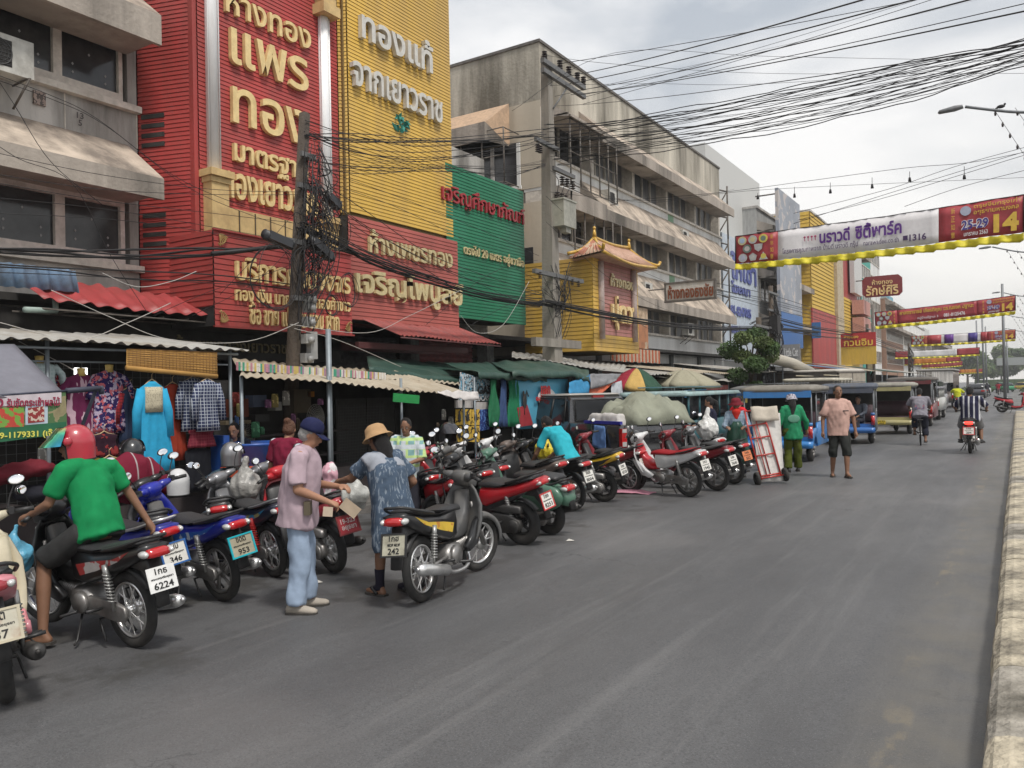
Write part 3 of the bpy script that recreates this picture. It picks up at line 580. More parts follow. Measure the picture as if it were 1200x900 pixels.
 for s in (1, -1): part(('rsig', s), 'rear_indicator', B['clear'], lambda q, s=s: q.ball((-.345, .10 * s, .745 + zt), (.055, .028, .028), 10, 6))
 part('rf', 'rear_fender', B['black'], lambda q: (q.pillow([(-.20, .70), (-.32, .70), (-.38, .50), (-.41, .36), (-.38, .35), (-.33, .50), (-.25, .60), (-.1, .62)], .055, .015), q.loft([[(x, y, z) for y, k in ((-.055, 0), (0, 1), (.055, 0), (0, -1)) for x, z in [(p[0], p[1] + .006 * k)]] for p in arcpts(0, R, R + .03, .6, 2.5, 10)])))
 if lines is not None:
  T = Matrix.Translation((-.395, 0, .56)) @ Matrix.Rotation(.28, 4, 'Y'); plate(root, T, lines, B, border, pbg, pink)
 # ---- engine, suspension, exhaust
 if wave:
  def eng(q):
   q.pillow([(.36, .21), (.33, .33), (.42, .42), (.60, .41), (.66, .32), (.62, .22)], .11, .03)
   for s in (1, -1): q.tube([(.46, .105 * s, .31), (.46, .145 * s, .31)], [.09, .075], 18)
   for i in range(7): q.tube([(.66 + i * .026, 0, .345 + i * .002), (.672 + i * .026, 0, .346 + i * .002)], .075, 14, 0)
   q.tube([(.62, 0, .34), (.88, 0, .36)], .055, 12); q.pillow([(.84, .30), (.84, .42), (.92, .41), (.93, .32)], .07, .02)
  part('eng', 'engine', B['alu'], eng)
  part('case', 'chain_case', B['alu'] if detail else B['black'], lambda q: (q.pillow([(.40, .25), (.38, .37), (.05, .36), (-.07, .33), (-.09, .27), (-.05, .22), (.05, .215)], .018, .012, c=.092), q.tube([(.42, -.085, .32), (0, -.085, R)], .018, 8)))
 else:
  def eng(q):
   q.pillow([(.44, .18), (.46, .33), (.30, .41), (.05, .40), (-.08, .33), (-.10, .25), (-.04, .19), (.2, .16)], .04, .03, c=.125); q.pillow([(.52, .20), (.52, .36), (.28, .38), (.28, .2)], .10, .03)
   q.tube([(0, .16, R), (0, .18, R)], [.085, .07], 18); q.tube([(.30, .16, .29), (.30, .178, .29)], [.08, .07], 18)
   q.pillow([(.34, .44), (.12, .52), (-.1, .50), (-.12, .42), (.1, .40)], .045, .03, c=.12)
  part('eng', 'engine', B['engine'] if big else B['alu'], eng)
 sprg = spring or B['spring']
 for s in (1, -1):
  def shock(q, s=s):
   a, b = V((.10, .125 * s, .64)), V((.02, .125 * s, R + .02)); q.tube([a, b], .011, 8); q.tube([a, a.lerp(b, .35)], .024, 10)
   d = (b - a); n = 9; pts = [a.lerp(b, .2 + .62 * i / (n * 8)) + V((.027 * math.cos(i * PI / 4), .027 * math.sin(i * PI / 4), 0)) for i in range(n * 8 + 1)]; q.tube(pts, .0065, 5)
  part(('shock', s), 'shock_absorber', sprg, shock)
 exm = B['chrome'] if wave else B['engine']
 part('exh', 'exhaust', exm, lambda q: (q.tube(smooth_pts([(.84, -.04, .30), (.80, -.08, .20), (.60, -.13, .165), (.34, -.15, .18), (.22, -.155, .22)]), .018, 8), q.tube([(.24, -.155, .215), (.18, -.158, .232), (-.28, -.175, .33), (-.34, -.178, .343)], [.02, .05, .052, .036], 14), q.tube([(-.33, -.178, .341), (-.37, -.18, .35)], .017, 8)))
 if detail:
  part('pegs', 'foot_pegs', B['black'], lambda q: (q.tube([(.50, -.26, .24), (.50, .26, .24)], .013, 8), [q.tube([(.20, .12 * s, .30), (.16, .16 * s, .31), (.15, .26 * s, .32)], .013, 8) for s in (1, -1)]))
  part('stand', 'side_stand', B['black'], lambda q: q.tube([(.48, .10, .24), (.40, .20, .06), (.38, .235, .035)], .010, 6)); part('cstand', 'centre_stand', B['black'], lambda q: q.tube([(.16, .12, .06), (.28, .09, .2), (.28, -.09, .2), (.16, -.12, .06)], .010, 6))
  for s in (1, -1): part(('cable', s), 'cables', B['black'], lambda q, s=s: q.tube(smooth_pts([(.92, .12 * s, 1.0), (1.06, .10 * s, 1.02), (1.08, .05 * s, .9), (1.03, .04 * s, .75)]), .004, 5))
 return root
# ================================================================= ground
def asphalt():
 m = bpy.data.materials.new('asphalt'); m.use_nodes = True; t = m.node_tree; b = t.nodes['Principled BSDF']; l = t.links.new; N = t.nodes.new
 c = N('ShaderNodeTexCoord'); s = N('ShaderNodeSeparateXYZ'); l(c.outputs['Object'], s.inputs[0])
 def noise(sc, det=6, ro=.6, sx=1, sy=1):
  mp = N('ShaderNodeMapping'); mp.inputs['Scale'].default_value = (sx, sy, 1); l(c.outputs['Object'], mp.inputs[0]); n = N('ShaderNodeTexNoise'); n.inputs['Scale'].default_value = sc; n.inputs['Detail'].default_value = det; n.inputs['Roughness'].default_value = ro; l(mp.outputs[0], n.inputs[0]); return n.outputs[0]
 def ramp(src, p0, p1, c0, c1):
  r = N('ShaderNodeValToRGB'); e = r.color_ramp.elements; e[0].position, e[1].position = p0, p1; e[0].color, e[1].color = (*c0, 1), (*c1, 1); l(src, r.inputs[0]); return r.outputs[0]
 def mix(f, a, bb, mode='MIX'):
  x = N('ShaderNodeMixRGB', ); x.blend_type = mode
  if isinstance(f, float): x.inputs[0].default_value = f
  else: l(f, x.inputs[0])
  l(a, x.inputs[1])
  if isinstance(bb, tuple): x.inputs[2].default_value = (*bb, 1)
  else: l(bb, x.inputs[2])
  return x.outputs[0]
 base = ramp(noise(.55, 8, .62, 1, .35), .32, .68, (.066, .067, .070), (.128, .128, .130))
 base = mix(ramp(noise(1.6, 8, .7, 1, .12), .5, .72, (0, 0, 0), (.55, .55, .55)), base, (.075, .074, .076))          # tyre-darkened streaks
 base = mix(ramp(noise(150, 2, .5), .60, .70, (0, 0, 0), (.6, .6, .6)), base, (.24, .24, .24))                   # pale aggregate
 base = mix(ramp(noise(70, 4, .7), .38, .50, (.65, .65, .65), (0, 0, 0)), base, (.05, .05, .052)); base = mix(ramp(noise(9, 8, .75, 1, .4), .5, .66, (0, 0, 0), (.45, .45, .45)), base, (.075, .074, .075)); base = mix(ramp(noise(3.1, 5, .7, 1, .04), .55, .70, (0, 0, 0), (.2, .2, .2)), base, (.24, .235, .23))
 base = mix(ramp(noise(.28, 3, .5), .55, .62, (0, 0, 0), (.22, .22, .22)), base, (.19, .18, .175))             # worn patches
 # dust and worn yellow paint next to the median
 def band(x0, x1, w):
  a = N('ShaderNodeMapRange'); a.inputs['From Min'].default_value = x0 - w; a.inputs['From Max'].default_value = x0; l(s.outputs['X'], a.inputs[0])
  d = N('ShaderNodeMapRange'); d.inputs['From Min'].default_value = x1 + w; d.inputs['From Max'].default_value = x1; l(s.outputs['X'], d.inputs[0])
  q = N('ShaderNodeMath'); q.operation = 'MULTIPLY'; l(a.outputs[0], q.inputs[0]); l(d.outputs[0], q.inputs[1]); return q.outputs[0]
 dn = ramp(noise(2.2, 8, .7), .3, .65, (0, 0, 0), (.75, .75, .75)); base = mix(mix(1.0, dn, band(-.50, .2, .35), 'MULTIPLY'), base, (.135, .125, .105))
 pn = ramp(noise(5, 8, .75, 1, .5), .50, .60, (0, 0, 0), (.22, .22, .22)); pn2 = ramp(noise(.45, 2, .5), .42, .54, (0, 0, 0), (1, 1, 1)); base = mix(mix(1.0, mix(1.0, pn, pn2, 'MULTIPLY'), band(-.62, -.50, .02), 'MULTIPLY'), base, (.36, .28, .15))
 # cracks and dirt along the parked row
 vo = N('ShaderNodeTexVoronoi'); vo.feature = 'DISTANCE_TO_EDGE'; vo.inputs['Scale'].default_value = .32
 wn_ = N('ShaderNodeMixRGB'); wn_.inputs[0].default_value = .06; l(c.outputs['Object'], wn_.inputs[1]); nn = N('ShaderNodeTexNoise'); nn.inputs['Scale'].default_value = 3; nn.inputs['Detail'].default_value = 6; l(c.outputs['Object'], nn.inputs[0]); l(nn.outputs['Color'], wn_.inputs[2]); 
 vm = N('ShaderNodeVectorMath'); vm.operation = 'MULTIPLY_ADD'; l(nn.outputs['Color'], vm.inputs[0]); vm.inputs[1].default_value = (.9, .9, 0); l(c.outputs['Object'], vm.inputs[2]); l(vm.outputs[0], vo.inputs['Vector'])
 cr = ramp(vo.outputs['Distance'], .0, .0045, (.65, .65, .65), (0, 0, 0)); cm = ramp(noise(.35, 2), .55, .6, (0, 0, 0), (1, 1, 1)); base = mix(mix(1.0, cr, cm, 'MULTIPLY'), base, (.03, .03, .03))
 oil = ramp(noise(1.3, 6, .65), .52, .62, (0, 0, 0), (.8, .8, .8)); base = mix(mix(1.0, oil, band(-12, -5.2, 1.0), 'MULTIPLY'), base, (.045, .043, .04))
 l(base, b.inputs['Base Color'])
 rr = ramp(noise(.8, 6, .6, 1, .2), .35, .7, (.46, .46, .46), (.72, .72, .72)); l(rr, b.inputs['Roughness']); b.inputs['Specular IOR Level'].default_value = .45
 bu = N('ShaderNodeBump'); bu.inputs['Strength'].default_value = .35; bu.inputs['Distance'].default_value = .006; l(noise(110, 4, .7), bu.inputs['Height'])
 bu2 = N('ShaderNodeBump'); bu2.inputs['Strength'].default_value = .5; bu2.inputs['Distance'].default_value = .03; l(noise(1.2, 4, .5), bu2.inputs['Height']); l(bu.outputs[0], bu2.inputs['Normal']); l(bu2.outputs[0], b.inputs['Normal'])
 return m
xs = [-900, -60, -14, -9, -7, -5, -3, -1, 0, 1, 30, 900]; ys = [-300, -20, 0, 10, 20, 40, 80, 160, 500, 2500]
q = MB(); q.add([(x, y, gz(x)) for y in ys for x in xs], [(j * 12 + i, j * 12 + i + 1, (j + 1) * 12 + i + 1, (j + 1) * 12 + i) for j in range(9) for i in range(11)], 0, True)
struct('road', q, asphalt())
q = MB()
q.box2((-14.6, -8, -.30), (-8.95, 150, -.105)); struct('pavement', q, M('pavement_concrete', (.17, .16, .15), rough=.9, var=.25, scale=3, stain=(.05, .045, .04), sfac=.8, bump=.3, bscale=30))
# median: kerb stones with a soil bed behind
kerb = thing('median_kerb', 'weathered cream concrete kerb of the median along the right side of the road', 'kerb', (0, 0, 0)); kerb['kind'] = 'structure'
km = M('kerb_cream', (.50, .44, .33), rough=.9, var=.2, scale=9, stain=(.13, .115, .09), sfac=.9, bump=.6, bscale=22)
km2 = M('kerb_grey', (.36, .33, .28), rough=.9, var=.22, scale=7, stain=(.10, .09, .07), sfac=.9, bump=.6, bscale=22)
kd = []
for k in range(5):
 rg = []; n = 5
 for i in range(n + 1):
  y = .003 + .994 * i / n; jx = random.uniform(-.009, .009) * (i not in (0, n)); jz = 0; e = .007 if i in (0, n) else 0
  rg.append([(-.005 + jx + e, y, -.2), (jx + e, y, .05 + jz), (.012 + jx * .5 + e, y, .14 + jz), (.045, y, .175 + jz - e), (.10, y, .19 + jz * .5 - e), (.24, y, .195 - e + jz * .3), (.50, y, .19 - e), (.53, y, .17), (.53, y, -.2)])
 qq = MB(); qq.loft(rg, smooth=False); kd.append(qq.mesh('kerb_stone', km))
y = -6.0; k = 0
while y < 47:
 ln = 1.0
 o = put('kerb_stone', kd[k % 5], kerb, (-.165 + random.uniform(-.004, .004), y, random.uniform(-.003, .003)), [km if k % 5 else km2]); o.scale = (1, ln, 1); o.rotation_euler = (0, 0, random.uniform(-.003, .003)); y += ln; k += 1
q = MB(); q.box2((.34, -8, -.2), (2.7, 46.8, .155)); struct('median', q, M('median_soil', (.16, .13, .095), rough=1, var=.35, scale=5, bump=.8, bscale=12, alt=(.10, .12, .05), altscale=3, altpos=.58))
q = MB(); q.box2((2.7, -8, -.2), (3.1, 46.8, .19)); struct('median_far_kerb', q, km)
# low plants in the far median
def leafy(mb, c, r, n, size, m=0, seed=0, flat=1.0):
 rd = random.Random(seed)
 for i in range(n):
  while True:
   p = V((rd.uniform(-1, 1), rd.uniform(-1, 1), rd.uniform(-1, 1)))
   if p.length < 1: break
  if rd.random() < .6: p = p.normalized() * rd.uniform(.75, 1.08)
  p = V(c) + V((p.x * r[0], p.y * r[1], p.z * r[2])); a = V((rd.gauss(0, 1), rd.gauss(0, 1), rd.gauss(0, 1))).normalized(); b = a.orthogonal().normalized(); s = size * rd.uniform(.6, 1.3)
  q = a.cross(b); mb.add([p - a * s, p + b * s * .45, p + a * s, p - b * s * .45 + q * s * .2], [(0, 1, 2, 3)], m)
leafm = M('foliage', (.045, .085, .022), rough=.6, var=.55, scale=1.6, spec=.3); leafm2 = M('foliage_pale', (.085, .12, .035), rough=.6, var=.5, scale=2.5, spec=.3)
for i, (x, y, r) in enumerate([(.75, 38, .32), (1.2, 43, .4), (.8, 116, .6), (-3.4, 122, .7), (-6, 126, .7), (1.5, 119, .8)]):
 t = thing('shrub', ['low green shrub in the median bed at the right edge', 'larger shrub at the very end of the near median', 'distant shrub right of the road beyond the gap', 'distant shrub on the far traffic island', 'leftmost shrub on the far traffic island', 'bushy shrub at the right of the far island'][i], 'shrub', (x, y, .155), 0, 'shrubs in the median')
 q = MB(); leafy(q, (0, 0, r * .6), (r, r * 1.5, r * .6), 420, .07, 0, i); q.build('foliage', leafm, t); MB().tube([(0, 0, 0), (0, 0, r * .5)], .02, 6).build('stem', M('bark', (.09, .07, .05), rough=.9), t)
 tag(t.children[0], kind='stuff')
# a sparse scatter of litter on the road
lit = M('paper_litter', (.62, .60, .55), rough=.9)
for i, (u, v, lb) in enumerate([(608, 627, 'small scrap of white paper on the road behind the red scooter'), (668, 634, 'tiny white scrap on the road right of the green scooter'), (372, 683, 'white scrap on the road by the man in the pink shirt'), (890, 553, 'orange leaf of litter by the rear wheels of the parked row')]):
 p = G(u, v); q = MB(); q.add([(-.04, -.03, .004), (.05, -.02, .012), (.04, .035, .006), (-.03, .03, .02)], [(0, 1, 2, 3)]); q.add([(-.04, -.03, .0015), (.05, -.02, .0095), (.04, .035, .0035), (-.03, .03, .0175)], [(3, 2, 1, 0)])
 tag(q.build('litter', lit if i < 3 else M('litter_tan', (.5, .28, .12)), loc=p), lb, 'litter', 'litter on the road')
# ================================================================= buildings
conc = M('wall_concrete', (.55, .525, .49), rough=.92, var=.14, scale=1.6, stain=(.09, .082, .07), sfac=.8, spos=.42, streak=True, bump=.3, bscale=14)
concd = M('stained_concrete', (.37, .325, .28), rough=.95, var=.22, scale=1.4, stain=(.055, .05, .042), sfac=.85, streak=True, bump=.4, bscale=10)
parm = M('parapet_concrete', (.58, .535, .45), rough=.95, var=.16, scale=1.0, stain=(.09, .08, .06), sfac=.9, spos=.38, streak=True, bump=.4, bscale=9)
tanm = M('canopy_tan', (.50, .42, .34), rough=.95, var=.18, scale=2.6, stain=(.12, .10, .085), sfac=.8, spos=.42, bump=.3, bscale=14)
whit = M('wall_white', (.72, .72, .70), rough=.85, var=.08, scale=1.5, stain=(.25, .23, .2), sfac=.5, streak=True, bump=.15)
framm = M('window_frame_cream', (.64, .59, .52), rough=.7, var=.12, stain=(.22, .19, .16), sfac=.4)
glass = M('window_glass_dark', (.030, .031, .033), rough=.12, var=.4, scale=3, stain=(.09, .09, .09), sfac=.5, spec=.6)
curt = M('curtain_grey', (.20, .205, .21), rough=.35, var=.25, scale=2.5, streak=True, spec=.6, stain=(.06, .06, .065), sfac=.6)
bar = M('rusty_bars', (.13, .115, .10), rough=.8, var=.3)
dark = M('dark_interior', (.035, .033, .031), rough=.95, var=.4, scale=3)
def canopy(parent, Y0, Y1, Xw, zw, Xo, zt, zb, mt=tanm, mf=concd, seam=4.0, ends=True):
 """sloped top sheet + hanging fascia, one bay at a time"""
 n = max(1, round(abs(Y1 - Y0) / seam)); d = (Y1 - Y0) / n
 for i in range(n):
  a, b = Y0 + i * d + .012, Y0 + (i + 1) * d - .012; q = MB()
  q.add([(Xw, a, zw), (Xw, b, zw), (Xo, b, zt), (Xo, a, zt), (Xw, a, zw - .09), (Xw, b, zw - .09), (Xo - .08, b, zt - .09), (Xo - .08, a, zt - .09)], [(3, 2, 1, 0), (4, 5, 6, 7), (0, 1, 5, 4)], 0)
  q.box2((Xo - .08, a, zb), (Xo, b, zt - .001), 1)
  q.add([(Xw, a, zw), (Xo, a, zt), (Xo - .08, a, zb), (Xw, a, zb + .25), (Xw, a + .06, zw), (Xo - .085, a + .06, zt), (Xo - .085, a + .06, zb), (Xw, a + .06, zb + .25)], [(0, 1, 2, 3), (7, 6, 5, 4), (3, 2, 6, 7)], 1)
  q.box2((Xw, a, zb + .10), (Xo - .08, b, zb + .16), 1)
  q.build('canopy', [mt, mf], parent)
def window(parent, X, Y0, Y1, z0, z1, n, fm=framm, gm=glass, fr=.07, rec=.06):
 w_ = MB(); W = (Y1 - Y0)
 w_.box2((X - .06, Y0, z0), (X + .03, Y1, z0 + fr)); w_.box2((X - .06, Y0, z1 - fr), (X + .03, Y1, z1))
 for i in range(n + 1): yy = Y0 + W * i / n; w_.box2((X - .058, max(Y0, yy - fr / 2), z0 + fr + .001), (X + .028, min(Y1, yy + fr / 2), z1 - fr - .001))
 o = w_.build('window', fm, parent)
 for i in range(n): q = MB(); a, b = Y0 + W * i / n + fr / 2 + .001, Y0 + W * (i + 1) / n - fr / 2 - .001; q.box2((X - rec - .01, a, z0 + fr), (X - rec + .008, b, z1 - fr)); q.build('pane', gm, o)
 return o
# --- left grey shophouse
t = thing('shophouse', 'grey concrete shophouse with tan sloped canopies and dark windows at the left edge', 'building', (0, 0, 0))
q = MB(); q.box2((-22, -3, 3.0), (-14.25, 8.9, 14)); q.box2((-14.25, -3, 8.45), (-14, 8.9, 9.4)); q.box2((-14.25, -3, 5.50), (-14, 8.9, 7.20)); q.box2((-14.25, -3, 3.0), (-14, 8.9, 4.16)); q.box2((-14.25, -3, 11.6), (-14, 8.9, 14)); q.box2((-14.24, 8.72, 4.17), (-14.002, 8.899, 8.44)); q.build('wall', conc, t)
q = MB()
for yy in (8.9, 7.55, 6.25, 4.9, 3.6): q.box2((-13.999, yy - .02, 6.45), (-13.985, yy, 7.09))
q.box2((-14, -3, 7.10), (-13.86, 8.92, 7.22)); q.box2((-14, -3, 4.08), (-13.86, 8.92, 4.2)); q.build('sill', framm, t)
for a, b in ((-2.5, 1.2), (1.4, 4.9), (5.05, 8.62)):
 window(t, -14.02, a, b, 7.24, 8.45, 3, fr=.15); window(t, -14.02, a, b, 4.22, 5.45, 3, M('window_frame_pink', (.66, .59, .54), rough=.7, stain=(.25, .2, .16), sfac=.4), fr=.17)
canopy(t, -3, 8.72, -14, 9.5, -12.9, 8.62, 8.08); canopy(t, -3, 8.72, -14, 6.47, -12.9, 5.66, 5.28)
q = MB(); q.box2((-13.99, 7.0, 6.75), (-13.95, 7.2, 6.98)); q.build('number_tile', M('tile_old', (.34, .26, .22), rough=.6, alt=(.1, .08, .07), altscale=20), t)
textX('13', M('tile_ink', (.06, .05, .05)), t, -13.945, 90, 131, 138, 98, .004, name='house_number'); textX('5', M('tile_ink', (.06, .05, .05)), t, -13.945, 92, 140, 147, 96, .004, name='house_number')
q = MB()
for a, b in ((-2.5, 1.2), (1.4, 4.9), (5.05, 8.62)):
 for i in range(3):
  y0 = a + (b - a) * i / 3
  for zb in (4.42, 7.4):
   for dy, dz in ((.3, .15), (.3, .30), (.9, .12), (.9, .26), (.6, .55)): q.prism([(y0 + dy - .022, zb + dz), (y0 + dy, zb + dz + .028), (y0 + dy + .022, zb + dz), (y0 + dy, zb + dz - .028)], .004, 'x', -14.066)
q.build('window_sticker', M('sticker_pale', (.3, .3, .3)), t)
# --- corrugated shades under it
o = corrugated((-12.75, 2.5, 3.43), (-12.75, 7.05, 3.43), (-12.85, 7.05, 3.80), (-12.85, 2.5, 3.80), 26, .028, M('blue_metal_sheet', (.14, .22, .33), rough=.6, var=.15, stain=(.10, .10, .10), sfac=.6), 'metal_awning')
tag(o, 'short blue corrugated metal shade over the shop at the left edge', 'awning')
t = thing('metal_awning', 'long red scalloped metal awning below the gold shop, left of the leaning pole', 'awning', (0, 0, 0))
corrugated((-12.35, 6.3, 3.22), (-12.35, 10.35, 3.16), (-13.2, 10.35, 3.6), (-13.2, 6.3, 3.66), 13, .035, M('red_metal_sheet', (.36, .055, .055), rough=.5, var=.15, scale=4, stain=(.25, .06, .05), sfac=.5), 'sheet', t, rows=4, seg=8)
q = MB()
for i in range(9): yy = 6.4 + i * .48; q.tube([(-12.4, yy, 3.10), (-13.3, yy, 3.12)], .012, 5)
q.tube([(-12.42, 6.3, 3.10), (-12.42, 10.3, 3.05)], .016, 6); q.tube([(-13.3, 6.3, 3.12), (-13.3, 10.3, 3.08)], .016, 6); q.build('frame', bar, t)
q = MB(); q.tube([(-12.3, 6.0, 3.05), (-12.6, 6.6, 3.1), (-12.7, 6.65, 3.35)], .045, 10); tag(q.build('drain_pipe', M('pipe_pale_green', (.30, .38, .34), rough=.5)), 'pale green plastic drain pipe beside the blue shade', 'pipe')
# --- dark shop fronts at street level, all along
sh = thing('shop_interiors', 'dark open ground floor shop fronts behind the market stalls', 'building', (0, 0, 0))
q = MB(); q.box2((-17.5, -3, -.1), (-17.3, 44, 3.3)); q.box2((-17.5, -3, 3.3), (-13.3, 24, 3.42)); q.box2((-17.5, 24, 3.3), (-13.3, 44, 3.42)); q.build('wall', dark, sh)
for yy in (1, 4.9, 8.9, 12.9, 16.9, 20.6, 24.4, 28.3, 32.2, 36.1, 40): MB().box2((-14.3, yy - .18, -.1), (-13.9, yy + .18, 3.28)).build('column', M('column_paint', (.12, .125, .12), rough=.8, var=.3, stain=(.04, .04, .04), sfac=.7), sh)
for k, (a, b, c_) in enumerate([(13.3, 16.6, (.10, .10, .10)), (17.2, 20.2, (.16, .05, .05)), (24.7, 28, (.09, .1, .1)), (28.6, 31.9, (.11, .05, .04)), (32.5, 35.8, (.08, .085, .09)), (36.4, 39.8, (.10, .10, .09))]):
 q = MB(); n = 22
 for i in range(n): z = -.1 + 3.3 * i / n; q.add([(-14.35, a, z), (-14.35, b, z), (-14.30, b, z + .075), (-14.30, a, z + .075), (-14.35, b, z + .148), (-14.35, a, z + .148)], [(0, 1, 2, 3), (3, 2, 4, 5)])
 q.build('shutter', M('shutter_%d' % k, c_, rough=.6, var=.3, stain=(.04, .035, .03), sfac=.6), sh)
gold = M('gold_letters', (.78, .59, .28), rough=.42, var=.1, stain=(.36, .22, .07), sfac=.3)
goldb = M('gold_pale_letters', (.66, .55, .30), rough=.45, var=.1, stain=(.35, .26, .12), sfac=.35)
dimg = M('shaded_letters', (.14, .11, .05), rough=.6)  # gold letters dimmed: the shade under the awning is in their colour
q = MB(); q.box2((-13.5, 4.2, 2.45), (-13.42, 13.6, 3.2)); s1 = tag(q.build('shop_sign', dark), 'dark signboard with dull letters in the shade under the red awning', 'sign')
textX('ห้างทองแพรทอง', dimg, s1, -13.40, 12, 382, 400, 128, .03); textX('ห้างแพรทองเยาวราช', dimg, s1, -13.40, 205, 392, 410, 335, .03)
tag(MB().box((-12.9, 10.2, 3.05), (.16, .3, .05)).build('ceiling_lamp', M('lamp_white', (.9, .9, .85), emit=2.5)), 'small lit ceiling lamp under the red signboard', 'lamp')
# --- the red gold-shop tower
redm = M('red_siding', (.43, .055, .05), rough=.55, var=.10, scale=2.2, stain=(.26, .06, .05), sfac=.65, streak=True, spos=.4)
yelm = M('yellow_siding', (.66, .415, .075), rough=.5, var=.07, scale=2, stain=(.45, .29, .10), sfac=.6, streak=True, spos=.4)
grnm = M('green_siding', (.014, .17, .082), rough=.5, var=.10, scale=1.5, stain=(.04, .24, .15), sfac=.4, streak=True)
PITCH_ = .082
t = thing('gold_shop_facade', 'tall red clapboard gold shop front with white columns and gold lettering', 'building', (0, 0, 0)); RED = t
q = MB(); q.box2((-20, 8.95, 3.3), (-14.05, 16.9, 14.6)); q.box2((-14.05, 9.5, 3.3), (-12.9, 16.95, 12.5)); q.build('wall', M('backing_red', (.12, .03, .03), rough=.9), t)
q = MB(); siding(q, (-14.0, 8.93), (-12.86, 9.30), 5.7, 13.2, PITCH_); q.box2((-12.93, 9.27, 4.0), (-12.80, 9.36, 13.2)); tag(q.build('side_siding', redm, t), kind='stuff')
q = MB(); siding(q, (-14.0, 8.93), (-12.86, 9.30), 3.35, 5.7, PITCH_); tag(q.build('lower_side_siding', redm, t), kind='stuff')
for z0 in (6.50, 6.68, 6.86, 7.04, 4.62, 4.80, 4.98, 5.16): MB().box((0, 0, 0), (.5, .03, .085), T=Matrix.Translation((-13.68, 9.02, z0)) @ Matrix.Rotation(math.atan2(.37, 1.14), 4, 'Z')).build('vent_slot', dark, t)
q = MB(); siding(q, (-12.78, 9.36), (-12.78, 12.98), 4.1, 13.2, PITCH_, n=1); tag(q.build('front_siding', redm, t), kind='stuff')
colw = M('column_white', (.88, .88, .88), rough=.35, var=.05, scale=3, stain=(.35, .27, .2), sfac=.5, streak=True)
creamm = M('trim_cream', (.62, .44, .20), rough=.6, var=.1, stain=(.35, .22, .10), sfac=.5)
for yc, top, bot in ((9.62, 13.2, 5.95), (12.52, 10.0, 5.55)):
 q = MB(); q.tube([(-12.72, yc, bot), (-12.72, yc, top)], .115, 16); q.tube([(-12.66, yc - .12, bot), (-12.66, yc - .12, top)], .015, 6); q.tube([(-12.66, yc + .12, bot), (-12.66, yc + .12, top)], .015, 6); q.build('column', colw, t)
 q = MB(); q.box((-12.68, yc, bot - .06), (.5, .52, .13)); q.box((-12.70, yc, bot - .18), (.42, .44, .10)); q.box((-12.70, yc, bot - .75), (.36, .38, 1.04)); q.build('pedestal', creamm, t)
q = MB(); q.box((-12.66, 12.52, 10.11), (.46, .5, .22)); q.box((-12.66, 12.52, 10.35), (.36, .36, .25)); q.box((-12.66, 12.52, 10.6), (.5, .54, .2)); q.box((-12.66, 12.62, 10.85), (.36, .2, .3)); q.build('capital', creamm, t)
q = MB(); q.box2((-12.77, 9.82, 4.72), (-12.62, 12.3, 5.32)); q.build('ledge', creamm, t)
q = MB()
for i in range(6): q.box2((-12.62, 10.1 + i * .38, 4.74), (-12.60, 10.12 + i * .38, 5.3))
q.build('ledge_joint', M('joint_dark', (.1, .07, .04)), t)
X = -12.76
textX('ห้างทอง', gold, t, X, 262, -22, 14, 361, .08, .012); textX('แพร', gold, t, X, 268, 32, 74, 358, .09, .012); textX('ทอง', gold, t, X, 270, 101, 144, 358, .09, .012)
textX('มาตรฐาน', gold, t, X, 272, 167, 195, 358, .08, .02); textX('ทองเยาวราช', gold, t, X, 259, 199, 230, 370, .08, .02)
# lower projecting board with gold text
t2 = thing('shop_sign', 'lower red clapboard signboard with three lines of gold text behind the leaning pole', 'sign', (0, 0, 0))
a = onX(262, 284, -12.1); z0, z1 = 2.98, 4.72; ya, yb = 9.14, 12.62
q = MB(); q.box2((-13.9, ya + .02, z0 + .01), (-12.16, yb - .02, z1)); q.build('backing', dark, t2)
q = MB(); siding(q, (-12.12, ya), (-12.12, yb), z0, z1, .105); siding(q, (-13.98, ya - .02), (-12.14, ya), 3.35, z1, .105); tag(q.build('siding', redm, t2), kind='stuff')
q = MB(); q.box2((-12.12, ya - .03, z0 - .02), (-12.07, yb + .03, z0 + .015)); q.box2((-12.12, ya - .03, z1 - .01), (-12.07, yb + .03, z1 + .02)); q.build('edge_trim', M('red_trim', (.30, .045, .04)), t2)
textX('บริการครบวงจร', gold, t2, -12.1, 275, 300, 328, 408, .07, .015); textX('ทอง เงิน นาก เพชร ทองคำขาว', gold, t2, -12.1, 275, 334, 352, 409, .05, .01); textX('ซื้อ ขาย เปลี่ยน ซ่อม ฝาก', gold, t2, -12.1, 292, 353, 380, 396, .05, .01)
orn = M('ornament_gold', (.35, .22, .08), rough=.6)
for yy, zz, s, d in ((ya + .1, z0 + .08, 1, 1), (yb - .1, z0 + .08, -1, 1), (ya + .1, z1 - .08, 1, -1)):
 q = MB()
 for i in range(6): q.tube(smooth_pts([(-12.08, yy, zz), (-12.07, yy + s * .08 * math.cos(i * .3) * (1 + i * .3), zz + d * .08 * math.sin(i * .3) * (1 + i * .3)), (-12.06, yy + s * .17 * math.cos(i * .3 + .3), zz + d * .17 * math.sin(i * .3 + .3))]), .012, 5)
 q.build('corner_ornament', orn, t2)
